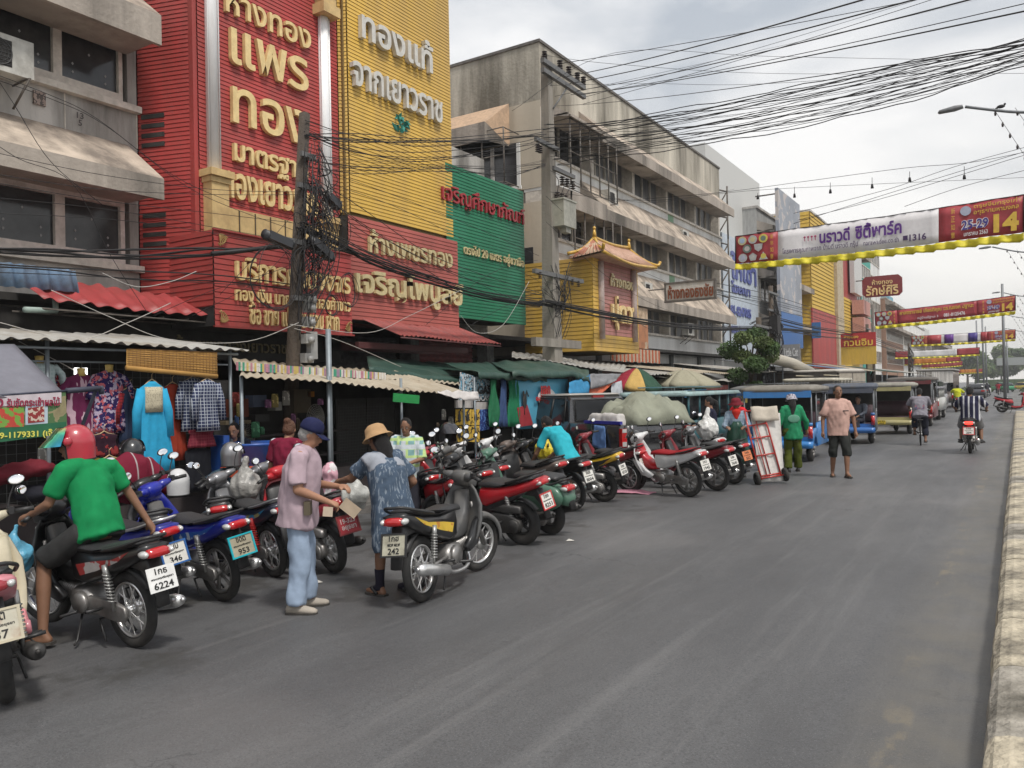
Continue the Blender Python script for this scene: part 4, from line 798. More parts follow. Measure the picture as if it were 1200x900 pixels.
# --- yellow board
t = thing('shop_sign', 'tall yellow clapboard signboard with silver Thai letters beside the red tower', 'sign', (0, 0, 0))
ya, yb = 13.02, 17.0
q = MB(); q.box2((-14.5, ya + .03, 5.75), (-12.66, yb - .03, 14)); q.build('backing', M('backing_yellow', (.2, .13, .04)), t)
q = MB(); siding(q, (-12.6, ya + .12), (-12.6, yb), 5.82, 13.6, .085); siding(q, (-12.78, ya), (-12.62, ya + .11), 5.8, 13.6, .085); tag(q.build('siding', yelm, t), kind='stuff')
silv = M('silver_letters', (.62, .60, .55), rough=.4, var=.1, metal=.2)
textX('ทองแท้', silv, t, -12.58, 420, 5, 45, 503, .12, .02); textX('จากเยาวราช', silv, t, -12.58, 410, 71, 100, 514, .12, .015)
q = MB(); p = onX(470, 146, -12.56); leafy(q, p, (.02, .28, .22), 40, .1, 0, 4); tag(q.build('paint_patch', M('teal_flake', (.04, .25, .20), rough=.7), t), 'torn teal patch on the yellow boards')
# --- lower red board of the second gold shop
t = thing('shop_sign', 'faded red clapboard signboard with large pale gold Thai letters right of the leaning pole', 'sign', (0, 0, 0))
ya, yb, z0, z1 = 12.66, 16.66, 3.34, 5.62
q = MB(); q.box2((-13.9, ya + .02, z0 + .01), (-12.26, yb - .02, z1)); q.build('backing', dark, t)
q = MB(); siding(q, (-12.22, ya), (-12.22, yb), z0, z1, .09); tag(q.build('siding', M('red_faded_siding', (.42, .105, .085), rough=.55, var=.12, scale=2, stain=(.30, .07, .06), sfac=.4, streak=True), t), kind='stuff')
textX('ห้างเพชรทอง', goldb, t, -12.2, 431, 268, 296, 528, .07, .015); textX('เจริญไพบูลย์', goldb, t, -12.2, 415, 310, 352, 540, .09, .025)
t = thing('metal_awning', 'dark red ribbed awning under the faded red signboard', 'awning', (0, 0, 0))
rr = M('rust_red_sheet', (.30, .060, .05), rough=.6, var=.15, stain=(.15, .05, .045), sfac=.6)
corrugated((-11.4, 13.4, 2.98), (-11.4, 17.4, 2.93), (-12.3, 16.9, 3.38), (-12.3, 13.0, 3.40), 26, .025, rr, 'sheet', t)
q = MB(); q.box2((-13.5, 13.0, 2.75), (-13.42, 17.2, 2.95)); q.box2((-12.3, 12.9, 2.72), (-12.2, 17.0, 2.86)); q.tube([(-11.42, 13.4, 2.93), (-11.42, 17.4, 2.88)], .02, 6); q.build('frame', M('dark_red_beam', (.10, .03, .03)), t)
# --- green board
t = thing('shop_sign', 'green clapboard signboard with red Thai letters behind the concrete pole', 'sign', (0, 0, 0))
ya, yb = 16.7, 20.62
q = MB(); q.box2((-13.9, ya + .02, 3.75), (-12.66, yb - .02, 7.7)); q.build('backing', dark, t)
q = MB(); siding(q, (-12.6, ya), (-12.6, yb), 3.70, 7.78, .09); tag(q.build('siding', grnm, t), kind='stuff')
redl = M('red_letters', (.36, .03, .04), rough=.4)
textX('เจริญศึกษาภัณฑ์', redl, t, -12.58, 517, 212, 238, 613, .06, .004); textX('ตรงไป 20 เมตร อยู่ขวามือ', goldb, t, -12.58, 543, 285, 301, 613, .04, .008)
q = MB(); q.box2((-20, 17.02, 3.4), (-14.0, 20.6, 9.0)); tag(q.build('shophouse', conc), 'grey building hidden behind the green signboard', 'building')
# --- long grey block with canopies
t = thing('apartment_block', 'long stained concrete block of four storeys with three rows of tan canopies', 'building', (0, 0, 0)); BL = t
Y0, Y1, X = 24.2, 44.2, -14.0
q = MB(); q.box2((-26, Y0 + .01, 3.0), (X - .75, Y1, 13.0)); q.build('wall', concd, t)
q = MB(); q.box2((-26, Y0, 11.98), (X, Y1, 14.02)); q.build('parapet', parm, t)
q = MB(); q.box2((-26, Y0 - .05, 14.02), (X + .05, Y1 + .05, 14.12)); q.build('coping', M('coping_dark', (.13, .12, .11), rough=.9, var=.3), t)
sills = (10.05, 7.12, 4.1)
gp = M('green_panel', (.20, .33, .22), rough=.8)
for f, zs in enumerate(sills):
 zc = zs + 1.75 if f else 11.98
 canopy(t, Y0 + (2.9 if f < 2 else 0), Y1 - .6, X, zs + 2.62 if f else 12.4, X + 1.0, zs + 1.42, zs + 1.0)
 q = MB(); q.box2((X - .75, Y0 + .001, zs - 1.25), (X - .001, Y1 - .001, zs)); q.build('spandrel', whit, t)
 q = MB(); q.box2((X - .8, Y0, zs), (X + .10, Y1, zs + .10)); q.build('sill', framm, t)
 q = MB(); q.box2((X - .75, Y0 + .02, zs + 1.72), (X - .002, Y1 - .02, zs + 1.78 if f else 11.98)); q.build('soffit', concd, t)
 for i in range(6): yy = Y0 + .12 + i * (Y1 - Y0 - .24) / 5; MB().box2((X - .7, yy - .11, zs + .10), (X - .02, yy + .11, zs + 1.72)).build('pier', framm, t)
 for i in range(5):
  a = Y0 + .24 + i * 3.952; window(t, X - .45, a, a + 3.70, zs + .10, zs + 1.70, 4, framm, curt if i > 0 else glass, .08)
 if f < 2: MB().box2((X - .001, 36.2, zs - 1.24), (X + .012, 36.9, zs - .001)).build('painted_panel', gp, t)
# side wall facing the camera, with its own canopy
q = MB(); q.box2((-26, Y0 - .02, 8.9), (-14.0, Y0, 11.97)); q.box2((-26, Y0 - .02, 3.0), (-14.0, Y0, 8.4)); q.build('side_wall', M('side_wall_cream', (.50, .44, .35), rough=.9, var=.12, scale=1.2, stain=(.2, .17, .13), sfac=.6, streak=True, bump=.3), t)
def sidecan(X0, X1, zw, zt, zb, out=1.1):
 q = MB(); Yw = Y0 - .021
 q.add([(X0 - .3, Yw, zw), (X1 + .3, Yw, zw), (X1, Yw - out, zt), (X0, Yw - out, zt), (X0 - .3, Yw, zb), (X1 + .3, Yw, zb)], [(3, 2, 1, 0), (1, 2, 5), (0, 4, 3)], 0)
 q.box2((X0, Yw - out - .06, zb), (X1, Yw - out, zt), 1); q.add([(X1, Yw - out, zb), (X1 + .3, Yw, zb), (X1, Yw - out, zt)], [(0, 1, 2)], 1); q.add([(X0, Yw - out, zb + .1), (X1, Yw - out, zb + .1), (X1 + .3, Yw, zb + .1), (X0 - .3, Yw, zb + .1)], [(0, 1, 2, 3), (3, 2, 1, 0)], 1)
 q.build('side_canopy', [M('canopy_peach', (.52, .36, .24), rough=.9, var=.12, stain=(.3, .22, .16), sfac=.5), concd], t)
sidecan(-22.5, -15.6, 12.1, 11.2, 10.55); sidecan(-22.5, -15.2, 8.6, 7.8, 7.1)
def cage(parent, a, b, z0, z1, nrm, n, wins=True):
 """barred balcony from a to b (xy) pushed out along nrm"""
 a, b, nr = V((*a, 0)), V((*b, 0)), V((*nrm, 0)); q = MB(); d = b - a
 for i in range(n + 1):
  p = a + d * (i / n); q.tube([p + nr + V((0, 0, z0)), p + nr + V((0, 0, z1))], .028, 5)
 for z in (z0, (z0 + z1) / 2, z1): q.tube([a + nr + V((0, 0, z)), b + nr + V((0, 0, z))], .022, 5)
 for p in (a, b):
  for z in (z0, z1): q.tube([p + V((0, 0, z)), p + nr + V((0, 0, z))], .022, 5)
 for i in range(3): q.tube([a + nr * (i / 3) + V((0, 0, z0)), b + nr * (i / 3) + V((0, 0, z0))], .018, 4)
 q.build('window_cage', bar, parent)
cage(t, (-19.5, Y0 - .05), (-14.9, Y0 - .05), 9.0, 10.9, (0, -1.0), 5); cage(t, (-14, Y0 + .3), (-14, 28.3), 8.9, 11.2, (1.0, 0), 5); cage(t, (-14, Y0 + .5), (-14, 28.6), 6.0, 8.1, (1.0, 0), 5)
q = MB(); q.box2((-19.4, Y0 - .06, 9.1), (-14.9, Y0 - .025, 10.6)); 
q.build('side_window', glass, t); q = MB()
for i in range(5): x = -19.4 + i * 1.125; q.box2((x - .07, Y0 - .11, 9.05), (x + .07, Y0 - .062, 10.6))
q.box2((-19.5, Y0 - .12, 8.92), (-14.8, Y0 - .061, 9.05)); q.build('side_window_frame', whit, t)
MB().box2((-15.6, Y0 - .05, 5.2), (-14.4, Y0 - .022, 6.8)).build('side_window', glass, t)
canopy(t, Y0 + .1, Y0 + 2.85, X, 12.0, X + 1.15, 11.25, 11.2, M('canopy_peach', (0, 0, 0)), concd, 2.8); canopy(t, Y0 + .1, Y0 + 2.85, X, 9.1, X + 1.15, 8.6, 8.0, tanm, concd, 2.8)
def aircon(label, p, rz=0, sc=1.0):
 t = thing('air_conditioner', label, 'air conditioner', p, rz, 'air conditioner units on the long block'); t.scale = (sc,) * 3
 q = MB(); q.box((0, 0, .3), (.34, .85, .6)); q.build('case', M('aircon_cream', (.50, .49, .45), rough=.6, stain=(.2, .18, .15), sfac=.5), t)
 q = MB(); q.torus(.21, .012, 24, 5, T=Matrix.Translation((.175, -.12, .3)) @ Matrix.Rotation(PI / 2, 4, 'Z'))
 for i in range(7): q.box((.176, -.12, .12 + i * .06), (.012, .40, .008))
 for i in range(3): q.torus(.06 + .05 * i, .005, 20, 4, T=Matrix.Translation((.177, -.12, .3)) @ Matrix.Rotation(PI / 2, 4, 'Z'))
 q.build('grille', M('grille_dark', (.05, .05, .05)), t); MB().box((.171, -.12, .3), (.006, .42, .42)).build('fan_opening', dark, t)
 for s in (-.32, .32): MB().tube([(-.3, s, -.02), (.25, s, -.02), (-.3, s, -.4)], .02, 5).build('bracket', bar, t)
aircon('cream air conditioner on a bracket below the caged top windows', (-13.6, 28.9, 9.0)); aircon('air conditioner between the top and middle canopies near the green panel', (-13.65, 37.2, 8.75)); aircon('air conditioner under the middle canopy above the gold shop tower', (-13.6, 32.3, 5.7)); aircon('air conditioner unit low on the block above the street stalls', (-13.6, 37.5, 4.25))
aircon('air conditioner at the far left edge of the picture under the top window', (-13.55, 6.3, 6.92)); 
# lower front things of the block
t = thing('shop_sign', 'faded orange and cream panel with a rusted Thai sign under the long block', 'sign', (0, 0, 0))
q = MB(); q.box2((-13.2, 26.7, 3.35), (-13.1, 31.3, 5.05)); q.build('panel', M('panel_faded', (.52, .40, .28), rough=.7, var=.2, alt=(.45, .20, .10), altscale=.8, altpos=.55, stain=(.2, .1, .06), sfac=.6), t)
textX('เอ็งเฮง', M('rust_letters', (.2, .05, .04)), t, -13.05, 688, 365, 373, 710, .03); textX('โภชนา', M('rust_letters', (0, 0, 0)), t, -13.05, 690, 378, 388, 735, .03)
q = MB()
for i in range(14): q.box2((-12.6, 26.5 + i * .34, 2.75 - .03 * (i % 2)), (-12.56, 26.5 + i * .34 + .30, 3.25))
tag(q.build('awning_valance', patterned('valance_stripes', [(.55, .45, .35), (.45, .12, .06)], 'stripe', 2.9, width=.5)), 'orange and cream striped valance below the faded panel', 'awning')
# --- yellow temple-style gold shop box
t = thing('gold_shop_sign_tower', 'yellow boarded box sign with a pink panel and a small Chinese temple roof', 'sign', (0, 0, 0))
xa, xb, ya, yb, z0, z1 = -14.0, -11.5, 23.0, 26.6, 2.95, 6.0
q = MB(); q.box2((xa, ya + .03, z0 + .01), (xb - .03, yb, z1)); q.build('backing', M('backing_yellow', (0, 0, 0)), t)
q = MB(); siding(q, (xa - .1, ya), (xb, ya), z0, z1, .13); siding(q, (xb, ya), (xb, yb), z0, z0 + .55, .13); siding(q, (xb, ya), (xb, ya + .5), z0 + .55, z1, .13); siding(q, (xb, yb - .45), (xb, yb), z0 + .55, z1, .13); tag(q.build('siding', yelm, t), kind='stuff')
q = MB(); siding(q, (xb - .03, ya + .5), (xb - .03, yb - .45), z0 + .55, z1, .13); tag(q.build('pink_siding', M('pink_siding', (.42, .19, .17), rough=.6, var=.1, streak=True, stain=(.3, .12, .1), sfac=.4), t), kind='stuff')
for yy in (ya + .5, yb - .45): MB().tube([(xb + .05, yy, z0 + .4), (xb + .05, yy, z1 - .1)], .11, 12).build('column', M('column_pink', (.42, .34, .31), rough=.6, stain=(.2, .12, .1), sfac=.5), t)
textX('ห้างทอง', goldb, t, xb + .01, 715, 320, 335, 742, .05, .02); textX('ปุ่ดวา', gold, t, xb + .01, 716, 346, 386, 745, .08, .03)
tm = M('tile_yellow', (.60, .36, .05), rough=.35, coat=.3, stain=(.3, .16, .04), sfac=.5); tm2 = M('tile_pink', (.52, .33, .24), rough=.6, stain=(.3, .16, .1), sfac=.5)
zr = z1 - .04; rx0, rx1, ry0, ry1 = xb - .62, xb + .55, ya - .35, yb + .45
def curve(p, q_, n=8, dip=.14): return [V(p).lerp(V(q_), i / n) + V((0, 0, -dip * 4 * (i / n) * (1 - i / n))) for i in range(n + 1)]
e1 = curve((rx1, ry0, zr + .12), (rx1, ry1, zr + .12)); r1 = curve((xb - .12, ya + .45, zr + .68), (xb - .12, yb - .4, zr + .68), 8, .05)
q = MB(); q.add([tuple(p) for p in e1] + [tuple(p) for p in r1], [(i, i + 1, i + 10, i + 9) for i in range(8)]); q.add([(rx0, ry0, zr), (rx0, ry1, zr)] + [tuple(r1[0]), tuple(r1[-1])] + [tuple(e1[0]), tuple(e1[-1])], [(0, 1, 3, 2), (0, 2, 4), (1, 5, 3)]); q.add([tuple(e1[0] - V((0, 0, .06))), tuple(e1[-1] - V((0, 0, .06))), (rx0, ry1, zr - .06), (rx0, ry0, zr - .06)], [(0, 1, 2, 3)])
q.build('roof', tm2, t)
q = MB()
for i in range(25):
 t_ = i / 24; a = V(e1[min(8, int(t_ * 8))]).lerp(V(e1[min(8, int(t_ * 8) + 1)]), t_ * 8 - int(t_ * 8)); b = r1[min(8, int(t_ * 8))].lerp(r1[min(8, int(t_ * 8) + 1)], t_ * 8 - int(t_ * 8)); q.tube([a + V((.02, 0, -.01)), a.lerp(b, .5) + V((0, 0, .0)), b], .035, 6)
q.build('roof_tiles', tm2, t)
q = MB()
for i in range(9): a = V((rx0, ry0, zr)).lerp(e1[0], i / 8); q.tube([a, a.lerp(r1[0], .96)], .04, 6)
q.build('side_tiles', M('tile_red_pink', (.48, .20, .13), rough=.6, alt=(.55, .40, .28), altscale=4), t)
q = MB()
for pts in ([r1[0] + V((0, 0, .05)), r1[4] + V((0, 0, .06)), r1[8] + V((0, 0, .1))], [r1[0] + V((0, 0, .05)), e1[0].lerp(r1[0], .5) + V((0, 0, -.03)), e1[0] + V((.02, -.02, .06)), e1[0] + V((.1, -.12, .2))], [r1[8] + V((0, 0, .05)), e1[8].lerp(r1[8], .5) + V((0, 0, -.03)), e1[8] + V((.02, .02, .06)), e1[8] + V((.1, .15, .2))], [r1[0] + V((0, 0, .05)), V((rx0, ry0, zr)).lerp(r1[0], .5) + V((0, 0, -.02)), V((rx0 - .05, ry0 - .05, zr + .15))], [e1[0] + V((0, 0, -.02)), e1[4] + V((0, 0, -.02)), e1[8] + V((0, 0, -.02))]): q.tube(smooth_pts(pts), .055, 8)
for p in (r1[0], r1[8]): q.tube([p + V((0, 0, .05)), p + V((0, 0, .2)), p + V((0, 0, .34))], [.08, .06, .03], 8); q.ball(p + V((0, 0, .36)), .06, 8, 6)
q.build('roof_ridge', tm, t)
# --- projecting signs
t = thing('projecting_sign', 'white framed projecting sign with brown Thai lettering right of the temple roof', 'sign', (0, 0, 0))
a, b, c_ = onY(780, 333, 32), onY(838, 331, 32), onY(780, 354, 32)
q = MB(); q.box2((a.x, 31.95, c_.z), (b.x, 32.05, a.z)); q.build('board', M('sign_white', (.62, .60, .55), rough=.5, stain=(.35, .25, .15), sfac=.4), t)
q = MB()
for z in (a.z, c_.z): q.box2((a.x - .05, 31.92, z - .04), (b.x + .05, 32.08, z + .04))
for x in (a.x, b.x): q.box2((x - .04, 31.921, c_.z), (x + .04, 32.079, a.z))
q.tube([(a.x - 2, 32, a.z - .2), (a.x, 32, a.z - .2)], .03, 6); q.build('frame', bar, t); textY('ห้างทองธงชัย', M('brown_letters', (.22, .06, .02)), t, 31.93, 783, 335, 351, 836, .03, .02)
t = thing('projecting_sign', 'maroon octagonal projecting gold shop sign over the far street', 'sign', (0, 0, 0)); Y = 80
a, b, c_ = onY(1010, 325, Y), onY(1057, 325, Y), onY(1010, 349, Y); w2, h2 = (b.x - a.x), a.z - c_.z; k = .3
q = MB(); q.prism([(a.x + k, c_.z), (b.x - k, c_.z), (b.x, c_.z + k), (b.x, a.z - k), (b.x - k, a.z), (a.x + k, a.z), (a.x, a.z - k), (a.x, c_.z + k)], .3, 'y', Y + .15); q.build('board', M('maroon_board', (.20, .025, .03), rough=.5), t)
textY('ห้างทอง', gold, t, Y - .02, 1022, 328, 334, 1046, .05); textY('รักษ์ศิริ', gold, t, Y - .02, 1015, 335, 347, 1053, .05, .02)
q = MB(); q.tube([(a.x - 1.5, Y + .1, a.z - .3), (a.x + .2, Y + .1, a.z - .3)], .06, 6); q.build('bracket', bar, t)
# --- the row of buildings beyond
def simple_building(name, label, Y0, Y1, z, mat, X=-14.0, floors=3, fm=None, canp=True, depth=10, win=True, zoff=0):
 t = thing(name, label, 'building', (0, 0, 0)); q = MB(); q.box2((X - depth, Y0, 0), (X, Y1, z)); q.build('wall', mat, t)
 q = MB(); q.box2((X - depth - .05, Y0 - .04, z), (X + .1, Y1 + .04, z + .15)); q.build('coping', conc, t)
 for f in range(floors):
  zs = 4.2 + f * 3.0
  if zs + 1.5 > z: break
  if win: window(t, X + .03, Y0 + .4, Y1 - .4, zs, zs + 1.5, max(2, int((Y1 - Y0) / 1.2)), framm, glass, .1, .03)
  if canp: canopy(t, Y0 + .05, Y1 - .05, X, zs + 2.2, X + 1.1, zs + 1.75, zs + 1.35, tanm, concd, 4)
 return t
tealm = M('teal_paint', (.06, .33, .27), rough=.7); pinkm = M('pink_board', (.50, .25, .21), rough=.7)
q = MB(); q.box2((-30, 44.6, 0), (-14.9, 56, 15.8)); t = tag(q.build('office_block', M('panel_white', (.56, .56, .54), rough=.6, var=.04)), 'plain pale grey office block rising behind the long stained block', 'building')
t = thing('advertising_board', 'tall pale blue rental advertising board with dark blue Thai text and a phone number', 'sign', (0, 0, 0))
q = MB(); q.box2((-14.9, 44.5, 3.6), (-14.0, 51.6, 10.5)); q.build('panel', M('board_pale_blue', (.50, .56, .62), rough=.6, var=.06, stain=(.3, .3, .32), sfac=.4), t)
bl = M('blue_letters', (.10, .12, .32), rough=.5)
textX('ให้เช่า', bl, t, -13.97, 857, 293, 326, 886, .03, .03); textX('โฆษณา', bl, t, -13.97, 857, 328, 342, 879, .03, .03); textX('081-8247085', bl, t, -13.97, 854, 356, 368, 880, .03, .03); textX('085-5529888', bl, t, -13.97, 857, 381, 390, 882, .03, .03)
q = MB()
for i in range(6): z = 4 + i * 1.5; q.tube([(-13.6, 44.3, z), (-13.6, 44.3, z + 1.5)], .05, 5); q.tube([(-14.4, 44.3, z), (-13.6, 44.3, z + 1.2)], .04, 5); q.tube([(-14.4, 44.3, z + 1.5), (-13.6, 44.3, z + 1.2)], .04, 5)
q.build('steel_frame', bar, t)
simple_building('shophouse', 'narrow grey shophouse with balconies behind the tall picture billboard', 51.7, 63.4, 13.2, M('wall_pale_grey', (.40, .40, .39), rough=.85, stain=(.2, .2, .19), sfac=.5, streak=True))
t = thing('picture_billboard', 'tall narrow billboard with a faded crowd picture above a blue band', 'sign', (0, 0, 0))
q = MB(); q.box2((-12.7, 51.3, 4.2), (-12.5, 57.2, 14.2)); q.build('panel', M('billboard_picture', (.27, .29, .33), rough=.5, var=.25, scale=.5, alt=(.48, .44, .42), altscale=1.1, altpos=.56), t)
q = MB(); q.box2((-12.49, 51.35, 4.25), (-12.47, 57.15, 6.4)); q.build('blue_band', M('billboard_blue', (.05, .15, .38), rough=.5, var=.1), t)
q = MB()
for z in (13.9, 10, 6): q.tube([(-14, 51.6, z), (-12.6, 51.6, z)], .05, 5); q.tube([(-14, 56.9, z), (-12.6, 56.9, z)], .05, 5)
q.build('steel_frame', bar, t)
a, b = onY(951, 378, 56), onY(962, 396, 56); q = MB(); q.box2((a.x, 56, b.z), (b.x, 56.12, a.z)); s_ = tag(q.build('projecting_sign', M('sign_blue', (.06, .16, .33), rough=.5)), 'small blue projecting sign on the yellow and red building', 'sign')
yelp = M('wall_yellow', (.58, .38, .06), rough=.7, var=.08, stain=(.4, .27, .08), sfac=.3, streak=True)
t = simple_building('shophouse', 'mustard yellow building with a red lower storey beyond the picture billboard', 63.5, 74.5, 15.0, yelp, -13.2, 0, win=False, canp=False)
MB().box2((-13.21, 63.4, 3), (-13.1, 74.6, 7.6)).build('red_storey', redm, t); q = MB(); siding(q, (-13.17, 63.5), (-13.17, 72.5), 7.6, 15, .3, lip=.04); siding(q, (-14.2, 63.46), (-13.2, 63.46), 3, 15, .3, lip=.03); tag(q.build('siding', yelp, t), kind='stuff'); MB().box2((-13.3, 72.6, 3), (-12.9, 75.4, 14.6)).build('cream_pier', M('pier_cream', (.50, .42, .30), rough=.8, stain=(.3, .2, .12), sfac=.5), t)
t = simple_building('shophouse', 'red and yellow striped gold shop building farther down the street', 75.6, 84, 13.4, redm, -13.2, 0, win=False, canp=False)
MB().box2((-13.25, 75.5, 3), (-13.1, 84.1, 9.6)).build('yellow_storey', yelp, t); q = MB(); siding(q, (-13.08, 75.5), (-13.08, 84), 3, 9.6, .3, lip=.04); tag(q.build('siding', yelp, t), kind='stuff')
for i in range(3): MB().box2((-12.9, 79.5, 5.0 + i * 1.6), (-11.9, 83.5, 6.3 + i * 1.6)).build('pink_board', pinkm, t)
MB().box2((-13.0, 79.3, 10.2), (-12.6, 83.6, 14.0)).build('grey_board', M('panel_white', (0, 0, 0)), t)
simple_building('shophouse', 'cream shophouse with canopies beyond the red and yellow building', 84.2, 92, 15, M('wall_cream', (.52, .42, .28), rough=.8), -14, 4)
t = simple_building('shophouse', 'teal fronted tower block behind the maroon octagonal sign', 92.2, 99, 17.8, tealm, -14, 4, canp=False)
simple_building('shophouse', 'pale concrete tower beyond the teal building', 99.3, 110, 18.2, whit, -14.5, 5, canp=False)
simple_building('shophouse', 'brown brick coloured shophouse far down the left side', 110.4, 128, 12.5, M('wall_brown', (.33, .2, .14), rough=.8), -14, 3)
simple_building('shophouse', 'pale shophouse row far down the left side', 128.4, 160, 11, whit, -14, 3); simple_building('shophouse', 'farthest grey shophouse row closing the left side', 160.5, 215, 10, conc, -13, 2)
t = thing('shop_sign', 'red gold shop signboard with yellow letters above a yellow panel', 'sign', (0, 0, 0)); Y = 62
a, b, c_ = onY(985, 391, Y), onY(1026, 389, Y), onY(985, 407, Y)
MB().box2((a.x, Y, c_.z), (b.x, Y + .2, a.z)).build('board', M('sign_red', (.42, .03, .03), rough=.5), t); MB().box2((a.x, Y + .01, c_.z - 1.3), (b.x, Y + .19, c_.z - .01)).build('yellow_panel', yelp, t)
textY('ห้างทอง', M('yellow_letters', (.75, .5, .08)), t, Y - .03, 989, 393, 397, 1006, .03); textY('กวนอิม', M('yellow_letters', (0, 0, 0)), t, Y - .03, 989, 398, 406, 1023, .03, .02)
q = MB(); q.tube([(b.x - .2, Y + .3, 0), (b.x - .2, Y + .3, a.z + 2)], .1, 8); q.build('post', bar, t)
t = thing('shop_sign', 'small grey English shop sign among the wires beyond the tree', 'sign', (0, 0, 0)); Y = 42
a, b, c_ = onY(917, 404, Y), onY(937, 404, Y), onY(917, 421, Y); MB().box2((a.x, Y, c_.z), (b.x, Y + .1, a.z)).build('board', M('sign_grey', (.25, .25, .25), rough=.5), t); textY('Little Cat', M('white_letters', (0, 0, 0)), t, Y - .03, 919, 408, 418, 935, .02)
# distant blocks and trees closing the street
for i, (x0, x1, y, z, c_, lb) in enumerate([(-55, -51.5, 420, 44, (.10, .33, .42), 'slim teal glass tower on the skyline'), (-88, -84, 420, 40, (.08, .2, .5), 'small blue topped tower on the skyline'), (-33, -21, 240, 16.5, (.58, .58, .56), 'pale hospital block with a green cross far down the street'), (40, 90, 330, 12, (.5, .5, .48), 'low pale block at the far right end of the street')]):
 t = thing('distant_building', lb, 'building', (0, 0, 0)); MB().box2((x0, y, 0), (x1, y + 15, z)).build('wall', M('distant_%d' % i, c_, rough=.7), t)
 q = MB()
 for r in range(int(z / 3.4)):
  for c in range(int((x1 - x0) / 2.5)): q.box2((x0 + .5 + c * 2.5, y - .1, 1.5 + r * 3.3), (x0 + 2.2 + c * 2.5, y - .005, 3.1 + r * 3.3))
 tag(q.build('window', glass, t), kind='stuff')
 if i == 2: MB().box2((-29.6, y - .3, 16), (-28.6, y, 19.5)).box2((-30.8, y - .29, 17.2), (-27.4, y - .01, 18.3)).build('green_cross', M('cross_green', (.03, .3, .1)), t)
def tree(name, label, p, hgt, r, n, leaf, seed, mats=None, trunk=.12, group=None):
 t = thing(name, label, 'tree', p, 0, group); rd = random.Random(seed); q = MB(); q.tube(smooth_pts([(0, 0, 0), (.08, .03, hgt * .3), (-.04, .05, hgt * .55), (0, 0, hgt * .8)]), [trunk * (1 - .7 * i / 12) for i in range(13)], 8)
 cl = []
 for i in range(15): a = rd.uniform(0, 6.28); z = hgt * rd.uniform(.38, .95); rr = r * rd.uniform(.3, .95); e = V((rr * math.cos(a), rr * math.sin(a), z)); q.tube([(0, 0, z * .7), e * .5 + V((0, 0, z * .42)), e], [trunk * .4, trunk * .25, .01], 5); cl.append(e)
 q.build('trunk', M('bark', (0, 0, 0)), t); q = MB()
 for i, e in enumerate(cl + [V((0, 0, hgt * .95)), V((0, 0, hgt * .7))]): k = r * rd.uniform(.22, .5); leafy(q, e, (k, k, k * .7), n // 17, leaf, rd.randint(0, 1), seed + i)
 tag(q.build('crown', mats or [leafm, leafm2], t), kind='stuff'); return t
tree('street_tree', 'bushy dark green street tree among the stalls, left of the projecting blue board', (-8.6, 30.5, -.1), 4.0, .98, 9000, .07, 3, trunk=.08)
for i, (x, y, h, r) in enumerate([(-14, 300, 11, 6), (-5, 330, 13, 7), (3, 340, 11, 7), (20, 320, 10, 8), (-24, 310, 10, 6)]):
 tree('distant_tree', ['hazy tree left of the road end', 'tallest hazy tree closing the road', 'hazy tree right of the road end', 'wide hazy tree at the far right', 'hazy tree behind the far left roofs'][i], (x, y, 0), h, r, 3600, .8, 20 + i, trunk=.4, group='trees closing the far end of the street')
q = MB(); q.box2((-12, 300, -1), (100, 303, 2.2)); tag(q.build('far_hedge', M('foliage', (0, 0, 0))), kind='stuff')
q = MB(); q.box2((-4, 210, 5.2), (60, 212, 5.9)); q.box2((-4, 210, 5.9), (60, 210.1, 6.9)); tag(q.build('footbridge', M('bridge_grey', (.33, .35, .34), rough=.8)), 'grey footbridge crossing the far end of the road', 'bridge')
# ================================================================= market stalls on the left
tin = M('tin_roof_pale', (.34, .33, .305), rough=.6, var=.12, scale=3, stain=(.22, .18, .13), sfac=.7)
tinc = M('tin_roof_cream', (.38, .33, .25), rough=.65, var=.12, scale=3, stain=(.25, .18, .11), sfac=.7)
tarp = M('tarpaulin_green', (.022, .062, .047), rough=.55, var=.25, scale=2, stain=(.10, .14, .11), sfac=.5, bump=.5, bscale=5)
tarpg = M('tarpaulin_grey', (.16, .17, .20), rough=.7, var=.15, bump=.4, bscale=4)
pole_m = M('galvanised_pole', (.22, .25, .27), rough=.5, metal=.3, var=.15)
skinm = M('mannequin_yellow', (.62, .44, .13), rough=.45)
wire_m = M('grid_wire', (.10, .10, .10), rough=.5)
def sheet(name, label, cat, grid, mat, kind_thing=True, parent=None, thick=.006, group=None):
 """cloth or tarpaulin from a grid of points (rows of equal length), given real thickness"""
 r, c = len(grid), len(grid[0]); P = [V(p) for row in grid for p in row]; fs = [(i * c + j, i * c + j + 1, (i + 1) * c + j + 1, (i + 1) * c + j) for i in range(r - 1) for j in range(c - 1)]
 q = MB(); q.add(P, fs, 0, True); o = q.build(name, mat, parent); md = o.modifiers.new('thickness', 'SOLIDIFY'); md.thickness = thick
 if label: tag(o, label, cat, group)
 return o
def drape(p0, p1, p2, p3, n=12, m=8, sag=.05, wr=.02, seed=0, edge=0.0):
 """wrinkled quad, p0->p1 top edge, p3->p2 bottom edge"""
 p0, p1, p2, p3 = map(V, (p0, p1, p2, p3)); nr = (p1 - p0).cross(p3 - p0).normalized(); g = []
 for i in range(m + 1):
  row = []
  for j in range(n + 1):
   s, t = j / n, i / m; p = p0.lerp(p1, s).lerp(p3.lerp(p2, s), t); k = mnoise.noise(V((s * 7 + seed, t * 2.2, seed))) + .5 * mnoise.noise(V((s * 16, t * 5 + seed, 3)))
   p = p + nr * (k * wr) + V((0, 0, -sag * 4 * s * (1 - s) * t if edge == 0 else -edge * abs(math.sin(s * edge * 40)) * t)); row.append(p)
  g.append(row)
 return g
